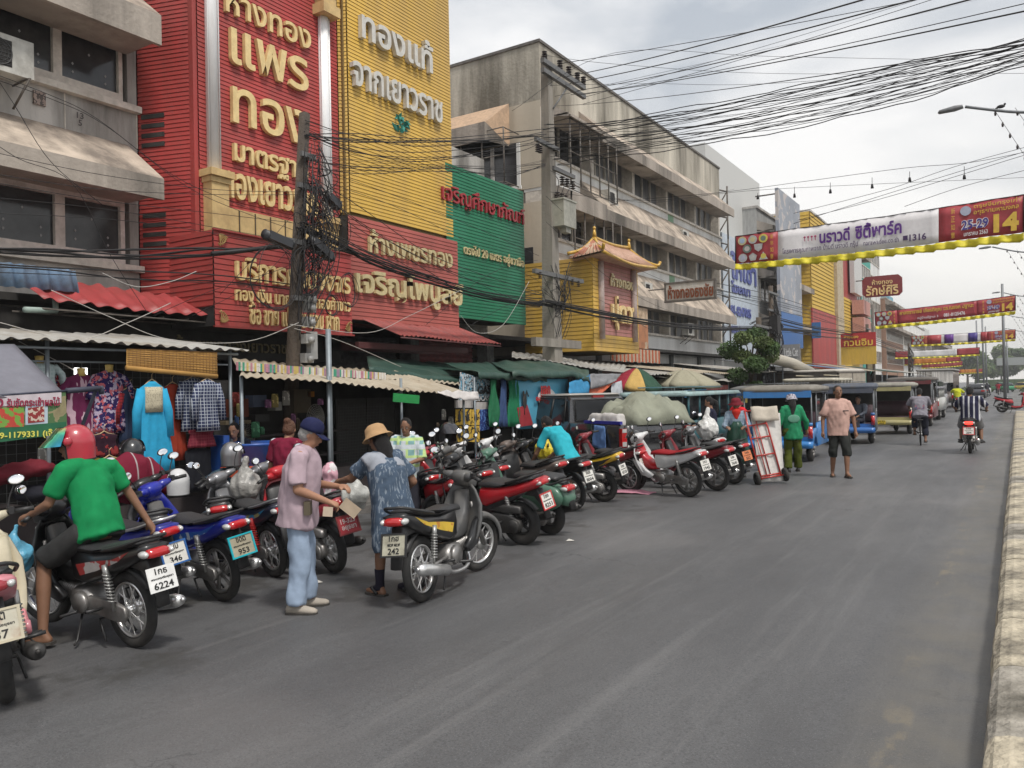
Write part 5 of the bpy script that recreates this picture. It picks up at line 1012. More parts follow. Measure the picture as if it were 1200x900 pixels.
st = thing('clothes_stall', 'clothes stall frame with a pale corrugated roof edge and wire grids at the left', 'market stall', (0, 0, 0))
corrugated((-9.5, 1.5, 2.40), (-9.5, 7.75, 2.40), (-12.2, 7.75, 2.75), (-12.2, 1.5, 2.75), 34, .022, tin, 'roof', st, rows=1)
q = MB()
for y in (2.2, 5.0, 7.6): MB().tube([(-9.75, y, -.1), (-9.75, y, 2.42)], .025, 8).build('post', pole_m, st); MB().tube([(-11.9, y, -.1), (-11.9, y, 2.68)], .025, 8).build('post', pole_m, st)
q.tube([(-9.7, 1.5, 2.33), (-9.7, 7.7, 2.33)], .02, 6); q.tube([(-9.9, 1.5, 2.18), (-9.9, 7.7, 2.18)], .014, 6); q.tube([(-10.1, 1.5, 1.6), (-10.1, 7.6, 1.6)], .012, 6); q.build('frame', pole_m, st)
q = MB()
for i in range(40): y = 3.0 + i * .12; q.box2((-10.6, y, .2), (-10.596, y + .006, 2.2))
for i in range(17): z = .2 + i * .12; q.box2((-10.604, 3.0, z), (-10.6005, 7.8, z + .006))
q.build('wire_grid', wire_m, st); MB().box2((-11.0, 1.5, -.1), (-10.95, 7.9, 2.5)).build('dark_backdrop', dark, st)  # the near-black sheet at the back is added for the stall's shade
MB().box2((-10.9, 1.6, -.1), (-9.95, 5.0, .42)).box2((-10.6, 5.2, -.1), (-9.95, 7.4, .3)).build('counter', M('counter_dark', (.05, .04, .04), rough=.8), st)
MB().box((-10.15, 5.62, 2.06), (.06, .14, .11)).build('lamp', M('lamp_white', (.9, .9, .85)), st)
# rolled bamboo blind
o = drape(onX(148, 409, -9.55), onX(254, 413, -9.55), onX(254, 441, -9.5), onX(148, 431, -9.5), 14, 4, 0, .012)
bl_ = sheet('bamboo_blind', 'mustard bamboo blind hanging under the clothes stall roof', 'blind', o, M('blind_mustard', (.42, .23, .06), rough=.8, var=.18, scale=4, streak=True), thick=.01)
q = MB()
for i in range(9): t_ = i / 9; a = V(o[0][0]).lerp(V(o[-1][0]), t_); b = V(o[0][-1]).lerp(V(o[-1][-1]), t_); q.tube([a + V((.022, 0, 0)), b + V((.022, 0, 0))], .004, 4)
for i in range(26): t_ = (i + .5) / 26; a = V(o[0][0]).lerp(V(o[0][-1]), t_); b = V(o[-1][0]).lerp(V(o[-1][-1]), t_); q.tube([a + V((.02, 0, 0)), b + V((.02, 0, 0))], .003, 4)
q.build('slats', M('blind_string', (.22, .11, .03)), bl_)
a, b = V(o[-1][0]), V(o[-1][-1]); MB().tube([a, b], .035, 10).build('roll', M('blind_mustard', (0, 0, 0)), bl_)
# grey tarpaulin and fruit-seller banner at the far left
g = []
for i in range(9):
 t_ = i / 8; row = []
 for j in range(9):
  s_ = j / 8; top = onX(-60, 404, -9.2).lerp(onX(16, 404, -9.3), s_); bot = onX(-60, 470, -8.3).lerp(onX(76, 461, -8.45), s_); p = top.lerp(bot, t_); row.append(p + V((.03 * math.sin(s_ * 9), 0, -.02 * math.sin(s_ * 14) * t_)))
 g.append(row)
sheet('tarpaulin', 'grey tarpaulin shade above the fruit banner at the left edge', 'tarpaulin', g, M('tarpaulin_blue_grey', (.17, .17, .20), rough=.7, var=.08, bump=.4, bscale=3), thick=.008)
bn = thing('shop_banner', 'fruit and dessert shop banner with a phone number, above the rider in green', 'banner', (0, 0, 0)); X = -8.4
def bq(u0, v0, u1, v1, dx=0, xx=X): a = onX(u0, v0, xx + dx); b = onX(u1, v1, xx + dx); return a, b
def quadpx(mb, X, pts, m=0, th=.01):
 P = [onX(u, v, X) for u, v in pts]; n = len(P); mb.add([tuple(p) for p in P] + [(p.x - th, p.y, p.z) for p in P], [tuple(range(n)), tuple(range(2 * n - 1, n - 1, -1))] + [(i, n + i, n + (i + 1) % n, (i + 1) % n) for i in range(n)], m)
 return mb
quadpx(MB(), X, [(-60, 480), (-60, 524), (79, 508), (77, 458), (-60, 466)]).build('panel', M('banner_photo', (.30, .26, .14), rough=.6, alt=(.08, .16, .06), altscale=9, var=.3), bn)
quadpx(MB(), X + .006, [(-60, 465), (-60, 480), (72, 472), (72, 458)]).build('top_strip', M('strip_pale', (.58, .52, .55), rough=.6), bn); quadpx(MB(), X + .006, [(-60, 507), (-60, 526), (78, 508), (78, 494)]).build('green_strip', M('strip_green', (.02, .13, .06), rough=.6), bn)
textX('รับจัดกระเช้าผลไม้', M('maroon_ink', (.30, .02, .06)), bn, X + .012, 8, 466, 477, 70, .004, .02); textX('เฮง', M('maroon_ink', (0, 0, 0)), bn, X + .012, -20, 467, 478, 4, .004, .02)
textX('089-1179331 (เจ๊ต๋า)', M('yellow_ink', (.70, .66, .12)), bn, X + .012, -12, 506, 517, 75, .004, .02)
quadpx(MB(), X + .008, [(-60, 482), (-60, 503), (28, 500), (28, 477)]).build('fruit_picture', M('fruit_picture', (.50, .06, .04), rough=.5, alt=(.18, .35, .06), altscale=16, altpos=.5), bn)
quadpx(MB(), X + .008, [(30, 476), (30, 498), (56, 496), (56, 473)]).build('basket_picture', M('basket_frame', (.45, .55, .62), rough=.5), bn); quadpx(MB(), X + .012, [(33, 478), (33, 496), (52, 494), (52, 476)]).build('basket', M('basket_fruit', (.28, .03, .03), rough=.5, alt=(.6, .5, .4), altscale=26, altpos=.55), bn)
a, b = onX(-30, 465, X), onX(118, 455, X - .1); q = MB(); q.tube([a, onX(78, 458, X)], .012, 6); q.tube([onX(78, 458, X), b], .03, 8); q.tube([onX(118, 452, X - .1), onX(119, 462, X - .1)], .03, 8); q.tube([onX(112, 458, X - .12), onX(94, 505, X - .3), onX(80, 560, X - .5)], .022, 6); q.build('arm', M('arm_dark', (.04, .045, .07), rough=.6), bn)
# garments
def garment(name, label, u, vt, vb, X, wd, mat, hem=None, sleeve=.45, neckm=None, hanger=True, rz=0, cat='garment', group='clothes hanging in the stall', depth=.11, sleeve_mat=None, waist=.85, collarm=None):
 top, bot = onX(u, vt, X), onX(u, vb, X); H_ = top.z - bot.z; hem = hem or wd * 1.1; root = thing(name, label, cat, (X, top.y, bot.z), rz, group); n = 24
 ks = [(0, hem, depth), (.15, hem * .96, depth), (.5, (wd * waist + hem) / 2 * .95, depth * .85), (.68, wd * waist, depth * .8), (.86, wd, depth), (.93, wd * .96, depth * .75), (.97, wd * .55, depth * .55), (1.0, wd * .26, depth * .5)]
 q = MB(); rg = []
 for t_, w_, d_ in ks:
  r_ = []
  for i in range(n * 2):
   a = PI * i / n; fold = 1 + .16 * math.sin(a * 9 + t_ * 3) * (1 - t_) ; r_.append((d_ / 2 * math.sin(a) * fold + .01 * math.sin(a * 13) * (1 - t_), w_ / 2 * math.cos(a), H_ * t_))
  rg.append(r_)
 q.loft(rg); q.build('bodice', mat, root)
 if sleeve:
  q = MB()
  for s in (1, -1): q.tube([(0, s * wd * .40, H_ * .91), (.01, s * wd * .62, H_ * .91 - sleeve * .45), (.02, s * wd * .66, H_ * .91 - sleeve)], [.07, .065, .06], 10, flat=.6)
  q.build('sleeve', sleeve_mat or mat, root)
 q = MB()
 if neckm: q.lathe([(.05, H_ * .97), (.045, H_ + .03), (.05, H_ + .07), (.001, H_ + .075)], 12); q.build('mannequin_neck', neckm, root)
 elif hanger: q.tube([(0, -wd * .4, H_ * .93), (0, -.05, H_ + .0), (0, 0, H_ + .03), (0, .05, H_), (0, wd * .4, H_ * .93)], .008, 6); q.tube([(0, 0, H_ + .03), (0, 0, H_ + .09), (0, .03, H_ + .12)], .004, 6); q.build('hanger', M('hanger_wood', (.5, .36, .2)), root)
 return root
pat = patterned
garment('blouse', 'pale striped blue blouse on a yellow mannequin behind the grey tarpaulin', 46, 424, 480, -10.0, .42, pat('cloth_pale_stripe', [(.42, .52, .52), (.52, .60, .60)], 'check', 20, width=.3), neckm=skinm, sleeve=.22)
garment('blouse', 'red and white patterned blouse squeezed beside the pale blue mannequin', 68, 440, 500, -10.15, .34, pat('cloth_red_print', [(.40, .03, .05), (.6, .5, .5), (.05, .05, .15)], 'blob', 22), hanger=False, sleeve=.2)
garment('dress', 'maroon and pale pink printed dress on a yellow mannequin', 95, 438, 525, -9.95, .42, pat('cloth_maroon_print', [(.14, .02, .07), (.52, .36, .42)], 'blob', 10, sz=.3), neckm=skinm, sleeve=.35)
garment('blouse', 'navy floral blouse with pink flowers on a yellow mannequin', 128, 434, 508, -9.9, .43, pat('cloth_navy_floral', [(.03, .02, .10), (.5, .12, .14), (.45, .38, .5)], 'blob', 16), neckm=skinm, sleeve=.30)
garment('dress', 'long sky blue dress with a cream lace front on a wooden hanger', 178, 447, 556, -9.55, .36, cloth('cloth_sky_blue', (.03, .33, .56)), hem=.62, sleeve=.62, waist=.9)
q = MB(); P = onX(178, 449, -9.55); q.loft([[(-9.55 + .066 * math.sqrt(1 - (y / .19) ** 2), P.y + y, P.z - .05 - .33 * k) for y in [-.12 + .04 * j for j in range(7)]] + [(-9.56, P.y + .12, P.z - .05 - .33 * k), (-9.56, P.y - .12, P.z - .05 - .33 * k)] for k in (1, .66, .33, 0)]); o = q.build('lace_panel', pat('lace_cream', [(.52, .47, .34), (.36, .32, .24)], 'blob', 60), None); par = [x for x in bpy.data.objects if x.get('label', '').startswith('long sky blue dress')][0]; o.parent = par; o.location = -V(par.location)
garment('dress', 'rust red long sleeved dress next to the sky blue dress', 202, 450, 540, -9.75, .38, cloth('cloth_rust', (.30, .04, .02)), hem=.42, sleeve=.55)
garment('shirt', 'blue and white plaid shirt hanging with its twin at the stall corner', 226, 443, 505, -9.65, .36, pat('cloth_plaid_blue', [(.03, .04, .09), (.42, .45, .5)], 'check', 22, width=.18), sleeve=.5)
garment('shirt', 'second blue and white plaid shirt at the very end of the rack', 243, 445, 505, -9.5, .34, pat('cloth_plaid_blue', [], 'check'), sleeve=.5)
garment('skirt', 'dark red checked skirt below the plaid shirts', 236, 502, 524, -9.6, .42, pat('cloth_dark_red_check', [(.14, .015, .03), (.25, .05, .06)], 'check', 25), sleeve=0, hanger=False)
garment('trousers', 'black trousers hanging below the plaid shirts', 232, 524, 575, -9.65, .42, cloth('cloth_black', (.012, .013, .018)), sleeve=0, hanger=False, waist=.95)
garment('jacket', 'dark denim jacket with a red checked sleeve between the blouses and the blue dress', 152, 455, 520, -9.9, .30, cloth('cloth_denim_dark', (.03, .045, .09)), sleeve=.4, sleeve_mat=pat('cloth_red_check', [(.35, .03, .04), (.03, .02, .02)], 'check', 24))
garment('blouse', 'olive green blouse on a low hanger beside the helmet', 128, 536, 562, -9.3, .30, cloth('cloth_olive', (.15, .12, .02)), sleeve=.12)
garment('blouse', 'black and dark red vest hanging low under the floral blouse', 122, 508, 535, -9.5, .34, pat('cloth_vest', [(.03, .01, .02), (.25, .03, .03)], 'blob', 9), sleeve=.0)
for i, (u, v, c_, lb) in enumerate([(10, 560, (.16, .02, .03), 'heap of dark red folded clothes on the low counter at the left edge'), (70, 575, (.03, .03, .04), 'heap of black clothes on the counter behind the rider in green'), (110, 560, (.05, .04, .07), 'dark bundle of clothes at the foot of the mannequins')]):
 p = onX(u, v, -9.9); q = MB()
 for k in range(4): q.ball((0, (k - 1.5) * .2, .03 * k), (.22, .22, .10), 12, 8)
 m_ = remesh(q, .03, 1, .03, seed=i); m_.materials.append(cloth('heap_%d' % i, c_)); tag(put('clothes_heap', m_, None, p), lb, 'clothes', 'heaps of clothes on the counter')
# --- second stall: food stall with two staggered tin roofs, blue tub, fans
st = thing('food_stall', 'dark food stall under two staggered cream corrugated roofs in the middle', 'market stall', (0, 0, 0))
corrugated(onX(281, 440, -9.0), onX(556, 463, -9.0), onX(470, 436, -10.6), onX(283, 434, -10.6), 34, .022, tinc, 'roof', st)
corrugated(onX(277, 430, -9.9), onX(540, 451, -9.9), onX(545, 440, -12.0), onX(272, 421, -12.0), 32, .022, tinc, 'roof', st)
p0, p1, p2, p3 = onX(277, 424, -9.9), onX(452, 437, -9.9), onX(452, 445, -9.9), onX(277, 434, -9.9); cols = [(.05, .28, .18), (.55, .5, .42), (.45, .2, .25), (.5, .38, .12), (.6, .58, .55), (.3, .2, .28)]
q = MB(); n = 90
for i in range(n): a, b, c_, d = p0.lerp(p1, i / n), p0.lerp(p1, (i + 1) / n), p3.lerp(p2, (i + 1) / n), p3.lerp(p2, i / n); x = .003 * (i % 2); q.add([a + V((x, 0, 0)), b + V((x, 0, 0)), c_ + V((x, 0, 0)), d + V((x, 0, 0)), a + V((x - .01, 0, 0)), b + V((x - .01, 0, 0)), c_ + V((x - .01, 0, 0)), d + V((x - .01, 0, 0))], [(0, 3, 2, 1), (4, 5, 6, 7)], random.randint(0, 5))
q.build('striped_valance', [M('valance_%d' % i, c, rough=.7) for i, c in enumerate(cols)], st)
q = MB()
for u in (283, 385, 470, 543): a = onX(u, 460, -9.15); MB().tube([(a.x, a.y, -.1), (a.x, a.y, 2.0 - .03 * (u > 400))], .025, 8).build('post', pole_m, st)
a = onX(386, 460, -9.25); MB().tube([(a.x, a.y, -.1), (a.x, a.y, 2.75)], .045, 10).build('post', pole_m, st)
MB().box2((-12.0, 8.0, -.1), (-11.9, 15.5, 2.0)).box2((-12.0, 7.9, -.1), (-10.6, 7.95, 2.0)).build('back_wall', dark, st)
a, b = onX(392, 470, -11.3), onX(520, 470, -11.3); q = MB()
for i in range(4): y = a.y + (b.y - a.y) * i / 4; q.box2((-11.32, y + .02, -.1), (-11.28, y + (b.y - a.y) / 4 - .02, 1.62))
q.build('shutter_panel', M('shutter_grey_dark', (.055, .055, .05), rough=.7, var=.2), st)
q = MB()
for i in range(30): y = a.y + (b.y - a.y) * .0 + i * .045; q.box2((-11.2, y, .3), (-11.196, y + .006, 1.5))
for i in range(20): q.box2((-11.206, a.y, .3 + i * .06), (-11.201, a.y + 1.35, .306 + i * .06))
q.build('wire_grid', wire_m, st)
a = onX(340, 560, -10.2); q = MB(); q.box((-10.3, a.y + .2, .18), (.9, 2.6, .55)); q.build('counter', M('counter_dark', (0, 0, 0)), st)
q = MB(); q.box((-9.8, 0, 0), (.02, 1.2, .18)); 
o = tag(MB().lathe([(.30, 0), (.36, .02), (.40, .28), (.43, .30), (.43, .33), (.40, .33), (.385, .30), (.36, .05), (.001, .05)], 24).build('plastic_tub', M('tub_blue', (.02, .08, .32), rough=.35), loc=onX(298, 545, -9.3)), 'large blue plastic tub on the food stall counter', 'tub')
tag(MB().box((0, 0, .1), (.5, .45, .35)).build('stool', M('box_orange_red', (.5, .09, .04), rough=.5), loc=onX(288, 557, -9.1) - V((0, 0, .15))), 'orange red plastic crate below the blue tub', 'crate')
tag(MB().box2((-9.9, 0, -.1), (-9.6, .10, 1.15)).build('plastic_board', M('tub_blue', (0, 0, 0)), loc=(0, onX(257, 530, -9.7).y, 0)), 'upright blue plastic board beside the black trousers', 'board')
def fan(label, u, v, X, r, m, c=(.12, .12, .11)):
 p = onX(u, v, X); t = thing('electric_fan', label, 'fan', p, .15, 'electric fans in the food stall'); q = MB(); Tm = Matrix.Rotation(PI / 2, 4, 'Z')
 for k in range(8): q.torus(r * (k + 1) / 8, .004, 28, 4, T=Matrix.Translation((.06 * (1 - ((k + 1) / 8) ** 2), 0, 0)) @ Tm)
 for k in range(24): a = 2 * PI * k / 24; q.tube([(.065, 0, 0), (.04, r * .6 * math.cos(a), r * .6 * math.sin(a)), (0, r * math.cos(a), r * math.sin(a))], .0025, 4)
 q.build('guard', M('fan_guard', (.30, .29, .26), rough=.5), t); q = MB()
 for k in range(3): a = 2 * PI * k / 3; q.ball((0, r * .45 * math.cos(a), r * .45 * math.sin(a)), (.02, r * .36, r * .22), 10, 6, R=Matrix.Rotation(a, 3, 'X'))
 q.ball((.02, 0, 0), (.05, .05, .05), 10, 6); q.build('blades', m, t); q = MB(); q.tube([(-.1, 0, 0), (-.1, 0, -.6), (-.1, 0, -1.0)], .018, 6); q.ball((-.08, 0, 0), (.08, .07, .07), 10, 6); q.build('stand', dark, t)
fan('electric fan with a pale round guard behind the man in the navy cap', 370, 490, -10.2, .24, M('fan_dark', (.05, .05, .05))); fan('electric fan with a green hub in the dark of the food stall', 287, 513, -10.8, .24, M('fan_green', (.02, .20, .05)))
a = onX(370, 480, -10.9); 
for i, (u, v, w_, h_, c_, lb) in enumerate([(300, 470, .28, .2, (.10, .13, .2), 'pale blue box on the stall shelf'), (322, 476, .14, .15, (.40, .4, .38), 'white carton on the stall shelf'), (350, 470, .4, .42, (.10, .08, .05), 'brown cardboard carton high on the stall shelf'), (360, 462, .16, .10, (.5, .2, .02), 'small orange printed card on the stall wall'), (278, 478, .3, .3, (.16, .04, .02), 'dark red box on the left stall shelf'), (275, 495, .5, .06, (.2, .16, .1), 'narrow tan tray on the left stall shelf'), (303, 490, .3, .12, (.04, .04, .04), 'black radio box on the stall shelf')]):
 tag(MB().box((0, 0, 0), (.2, w_, h_)).build('carton', M('carton_%d' % i, c_, rough=.7), loc=onX(u, v, -10.9)), lb, 'box', 'goods on the food stall shelves')
MB().box2((-11.1, 7.9, 1.02), (-10.7, 11.0, 1.05)).box2((-11.1, 7.9, .6), (-10.7, 11.0, .63)).build('shelf', M('counter_dark', (0, 0, 0)), st)
a = onX(476, 467, -8.95); t = thing('hanging_sign', 'small bright green board hanging on strings under the food stall roof', 'sign', a, 0); t.rotation_euler = (-.1, 0, -.35)
MB().box((0, 0, 0), (.02, .52, .15)).build('board', M('sign_bright_green', (.01, .22, .05), rough=.5), t); q = MB(); q.tube([(0, -.2, .07), (0, 0, .2), (0, .2, .07)], .003, 4); q.build('string', wire_m, t)
for i, (u, v) in enumerate([(493, 527), (513, 526)]):
 tag(MB().lathe([(.03, 0), (.032, .14), (.012, .19), (.012, .23), (.001, .23)], 10).build('bottle', M('bottle_clear', (.25, .35, .27), rough=.1), loc=onX(u, v, -8.9) - V((0, 0, .1))), ['green topped bottle left of the black helmet', 'second bottle just left of the black helmet'][i], 'bottle', 'bottles on the food stall ledge')
MB().box2((-9.3, 10.3, -.1), (-8.75, 12.4, .42)).build('ledge', M('counter_dark', (0, 0, 0)), st)
# white wrinkled tarp at the roof corner
sheet('tarpaulin', 'crumpled white plastic sheet hanging from the food stall roof corner', 'tarpaulin', drape(onX(512, 458, -8.95), onX(560, 459, -8.95), onX(562, 468, -8.9), onX(513, 460, -8.85), 14, 5, .06, .05, 4), M('plastic_white', (.55, .52, .50), rough=.5))
# --- third stall: green tarpaulin roofs, stickers, posters, curtains
st = thing('tarpaulin_stall', 'goods stall under long dark green tarpaulins', 'market stall', (0, 0, 0))
def canopy_tarp(label, pts_front, X0, pts_back, X1, mat, seed, drop=.16, n=40):
 """tarpaulin roof: front edge and back edge polylines in the photograph, on planes X0, X1"""
 def along(pts, X, t):
  k = t * (len(pts) - 1); i = min(int(k), len(pts) - 2); return onX(*pts[i], X).lerp(onX(*pts[i + 1], X), k - i)
 g = []
 for i in range(8):
  row = []
  for j in range(n + 1):
   t = j / n; b, f_ = along(pts_back, X1, t), along(pts_front, X0, t); k = i / 6 if i < 7 else 1
   p = b.lerp(f_, min(1, k)); 
   if i == 7: p = p + V((.02, 0, -drop * (.9 + .12 * math.sin(t * 31 + seed) + .1 * mnoise.noise(V((t * 9, seed, 0))))))
   p = p + V((0, 0, .045 * mnoise.noise(V((t * 12, k * 3, seed))) - .05 * math.sin(PI * min(1, k)))); row.append(p)
  g.append(row)
 return sheet('tarpaulin', label, 'tarpaulin', g, mat, thick=.01, group='tarpaulin roofs of the stalls')
canopy_tarp('dark green tarpaulin roof left of the concrete pole', [(560, 436), (640, 441)], -9.2, [(520, 425), (620, 426)], -11.5, tarp, 1, .14)
canopy_tarp('sagging dark green tarpaulin over the back of the food stall', [(432, 431), (540, 446), (565, 450)], -10.3, [(430, 418), (500, 424), (560, 428)], -12.2, tarp, 5, .12)
canopy_tarp('green tarpaulin roof right behind the concrete pole', [(600, 436), (672, 436), (690, 442)], -9.0, [(575, 424), (640, 422), (690, 430)], -11.5, tarp, 9, .14)
corrugated(onX(600, 418, -11.6), onX(730, 436, -10.3), onX(735, 428, -11.8), onX(600, 412, -12.8), 20, .02, tin, 'roof', st)
for u in (556, 600, 672, 688): a = onX(u, 460, -9.3); MB().tube([(a.x, a.y, -.1), (a.x, a.y, 2.0)], .022, 6).build('post', pole_m, st)
MB().box2((-11.0, 13.0, -.1), (-10.9, 21, 2.1)).build('dark_backdrop', dark, st)  # dark sheet added behind the goods in place of deep shade
stk = pat('stickers', [(.35, .45, .5), (.6, .6, .6), (.08, .3, .45), (.05, .05, .06)], 'blob', 14)
t = thing('sticker_board', 'board crowded with blue and white stickers above the yellow posters', 'board', (0, 0, 0)); quadpx(MB(), -9.45, [(540, 436), (538, 470), (574, 466), (574, 446)], th=.02).build('board', stk, t)
textX('GAS', M('ink_black', (.03, .03, .03)), t, -9.43, 560, 452, 462, 575, .006, .03); textX('LUCAS', M('white_letters', (0, 0, 0)), t, -9.43, 557, 464, 470, 573, .006, .02)
for i, (u, v, lb) in enumerate([(534, 469, 'row of white plastic packets left above the yellow posters'), (558, 471, 'row of white plastic packets right above the yellow posters')]):
 quadpx(q := MB(), -9.42, [(u, v), (u, v + 9), (u + 20, v + 9), (u + 20, v)], th=.03); tag(q.build('packets', pat('packets_white', [(.5, .48, .46), (.25, .22, .22)], 'stripe', 20, width=.2)), lb, 'packets', 'packets hanging on the goods stall')
k_ = 0
for r in range(2):
 for c in range(3):
  u, v = 534 + c * 9.6, 480 + r * 19.5; t = thing('poster', ['top left', 'top middle', 'top right', 'bottom left', 'bottom middle', 'bottom right'][k_] + ' yellow card with a black figure pattern on the goods stall', 'poster', (0, 0, 0), 0, 'yellow cards on the goods stall'); k_ += 1
  quadpx(MB(), -9.3, [(u, v), (u, v + 18.5), (u + 9, v + 18), (u + 9, v - .5)]).build('card', pat('card_yellow', [(.55, .36, .06), (.04, .03, .02)], 'blob', 13, width=.3), t)
  q = MB(); P = onX(u + 4.5, v + 9, -9.285); q.ball(P, (.004, .05, .09), 8, 6); q.ball(P + V((0, 0, .1)), (.004, .03, .03), 8, 6); q.build('figure', M('ink_black', (0, 0, 0)), t)
for i, (u0, u1, c_, lb) in enumerate([(574, 585, (.02, .13, .06), 'green cloth hanging left of the blue cloth'), (585, 595, (.04, .07, .16), 'dark blue cloth hanging between two green cloths'), (596, 607, (.015, .15, .07), 'green cloth hanging beside the blue banner')]):
 sheet('hanging_cloth', lb, 'cloth', drape(onX(u0 + 2, 440, -9.3), onX(u1 - 3, 440, -9.3), onX(u1 + (3 if i == 2 else 0), 500, -9.2), onX(u0 - 1, 500, -9.2), 14, 8, 0, .09, i * 3), cloth('hang_%d' % i, c_), group='cloths hanging from the goods stall')
quadpx(q := MB(), -9.35, [(562, 480), (562, 505), (574, 503), (574, 479)]); tag(q.build('packets', pat('packets_blue', [(.02, .04, .16), (.1, .2, .45)], 'blob', 18)), 'dark blue packets beside the yellow cards', 'packets')
t = thing('shop_banner', 'light blue banner with a rooster and red Thai letters behind the pickup truck', 'banner', (0, 0, 0)); X = -9.25
sheet('panel', None, None, drape(onX(604, 444, X), onX(665, 444, X), onX(664, 500, X), onX(608, 503, X), 16, 8, 0, .03, 2), M('banner_sky', (.10, .38, .55), rough=.5, var=.12, scale=1.5), parent=t)
P = onX(641, 466, X + .05); MB().ball(P, (.012, .42, .22), 20, 10).build('white_cloud', M('white_letters', (0, 0, 0)), t)
textX('หจก', M('red_ink', (.55, .03, .03)), t, X + .08, 634, 452, 462, 645, .004, .05); textX('อะไหล่ยนต์', M('red_ink', (0, 0, 0)), t, X + .08, 628, 463, 470, 655, .004, .04)
q = MB(); P = onX(615, 470, X + .06); q.ball(P, (.01, .09, .16), 12, 8); q.ball(P + V((0, -.05, .17)), (.01, .04, .06), 10, 6); q.tube([P, P + V((0, .10, .22)), P + V((0, .16, .1))], .03, 6, flat=.3); q.tube([P + V((0, 0, -.1)), P + V((0, -.02, -.3))], .01, 5); q.build('rooster', M('ink_black', (0, 0, 0)), t)
quadpx(MB(), X + .05, [(606, 478), (610, 500), (625, 498), (618, 474)], th=.004).build('red_patch', M('banner_red', (.35, .04, .05), rough=.5), t)
for i, (pts, c_, lb) in enumerate([([(667, 448), (667, 462), (690, 461), (690, 440)], (.03, .22, .42), 'blue tarpaulin wall left of the orange cloth'), ([(690, 455), (690, 470), (712, 455), (728, 440)], (.50, .11, .05), 'orange red cloth draped under the tin roof beside the umbrella'), ([(692, 438), (692, 456), (722, 446), (728, 438)], (.20, .2, .21), 'grey tarpaulin stretched above the orange cloth'), ([(716, 450), (716, 462), (730, 462), (728, 446)], (.4, .42, .45), 'black and white cloth hanging by the umbrella')]):
 sheet('hanging_tarp', lb, 'tarpaulin', drape(onX(*pts[0], -9.0), onX(*pts[3], -9.0), onX(*pts[2], -8.9), onX(*pts[1], -8.9), 12, 6, .03, .05, i), M('tarpwall_%d' % i, c_, rough=.7, bump=.4, bscale=4), group='cloths strung at the stall by the umbrella')
# umbrellas
def umbrella(label, c, r, h, mats, n=8, tilt=(0, 0), pole=True, group='market umbrellas'):
 t = thing('market_umbrella', label, 'umbrella', c, 0, group); t.rotation_euler = (tilt[0], tilt[1], 0)
 for i in range(n):
  a0, a1 = 2 * PI * i / n, 2 * PI * (i + 1) / n; g = []
  for k in range(7):
   s = k / 6; z = h * (1 - s ** 1.7) ; row = []
   for j in range(5):
    u_ = j / 4; a = a0 + (a1 - a0) * u_; row.append((r * s * math.cos(a), r * s * math.sin(a), z - (.10 * s * s * math.sin(PI * u_) if k < 6 else .10 * math.sin(PI * u_) * .3)))
   g.append(row)
  g.append([(x * 1.005, y * 1.005, z - .13) for x, y, z in g[-1]])
  sheet('panel', None, None, g, mats[i % len(mats)], parent=t, thick=.005)
 q = MB(); 
 if pole: q.tube([(0, 0, h + .05), (0, 0, -1.9)], .02, 8)
 for i in range(n): a = 2 * PI * i / n; q.tube([(0, 0, h - .02), (r * .6 * math.cos(a), r * .6 * math.sin(a), h * .55), (r * math.cos(a), r * math.sin(a), -.01)], .006, 4)
 q.build('frame', pole_m, t); return t
ur, uy, ug = (cloth('umbrella_' + n, c, bump=.2) for n, c in (('red', (.32, .03, .05)), ('yellow', (.55, .36, .12)), ('green', (.04, .09, .06))))
umbrella('red, yellow and green market umbrella behind the pickup bed', onY(745, 450, 21.5), .76, .46, [ug, ur, uy, ug, ur, ur, uy, ug], tilt=(.05, .12))
umbrella('faded tan market umbrella right of the red and yellow one', onY(800, 449, 24), 1.15, .42, [cloth('umbrella_tan', (.32, .30, .22), bump=.2)], tilt=(0, .03))
# --- farther stalls: layered roofs and awnings
def far_stall(label, y0, y1, x0, x1, z, dz, mat, items, seed):
 t = thing('market_stall', label, 'market stall', (0, 0, 0), 0, 'farther market stalls along the pavement'); corrugated((x0, y0, z), (x0, y1, z), (x1, y1, z + dz), (x1, y0, z + dz), max(6, int((y1 - y0) / .25)), .02, mat, 'roof', t)
 for x in (x0 - .1, x1): 
  for y in (y0 + .1, y1 - .1): MB().tube([(x, y, -.1), (x, y, z + (dz if x == x1 else 0) - .02)], .025, 6).build('post', pole_m, t)
 MB().box2((x1 - .05, y0, -.1), (x1, y1, z)).build('dark_backdrop', dark, t); rd = random.Random(seed)  # dark rear sheet added to paint the shade under each roof
 q = MB(); q.box2((x1 + .3, y0 + .2, -.1), (x0 - .5, y1 - .2, .55)); q.build('counter', M('counter_dark', (0, 0, 0)), t)
 for i in range(items): 
  c_ = rd.choice([(.4, .05, .05), (.05, .2, .4), (.5, .4, .1), (.05, .25, .12), (.5, .5, .48), (.3, .12, .3)]); y = rd.uniform(y0 + .3, y1 - .3); q = MB(); q.box((x0 - rd.uniform(.3, 1), y, rd.choice([.7, 1.2, 1.6])), (.25, rd.uniform(.2, .5), rd.uniform(.15, .4))); q.build('goods', M('goods_%s' % str(c_), c_, rough=.7), t)
far_stall('stall with a grey tin roof behind the teal minibus', 21.5, 25.5, -9.0, -12, 2.1, .35, tin, 5, 1); far_stall('stall with a cream tin roof beside the tree', 26, 30, -9.2, -12, 2.2, .35, tinc, 5, 2)
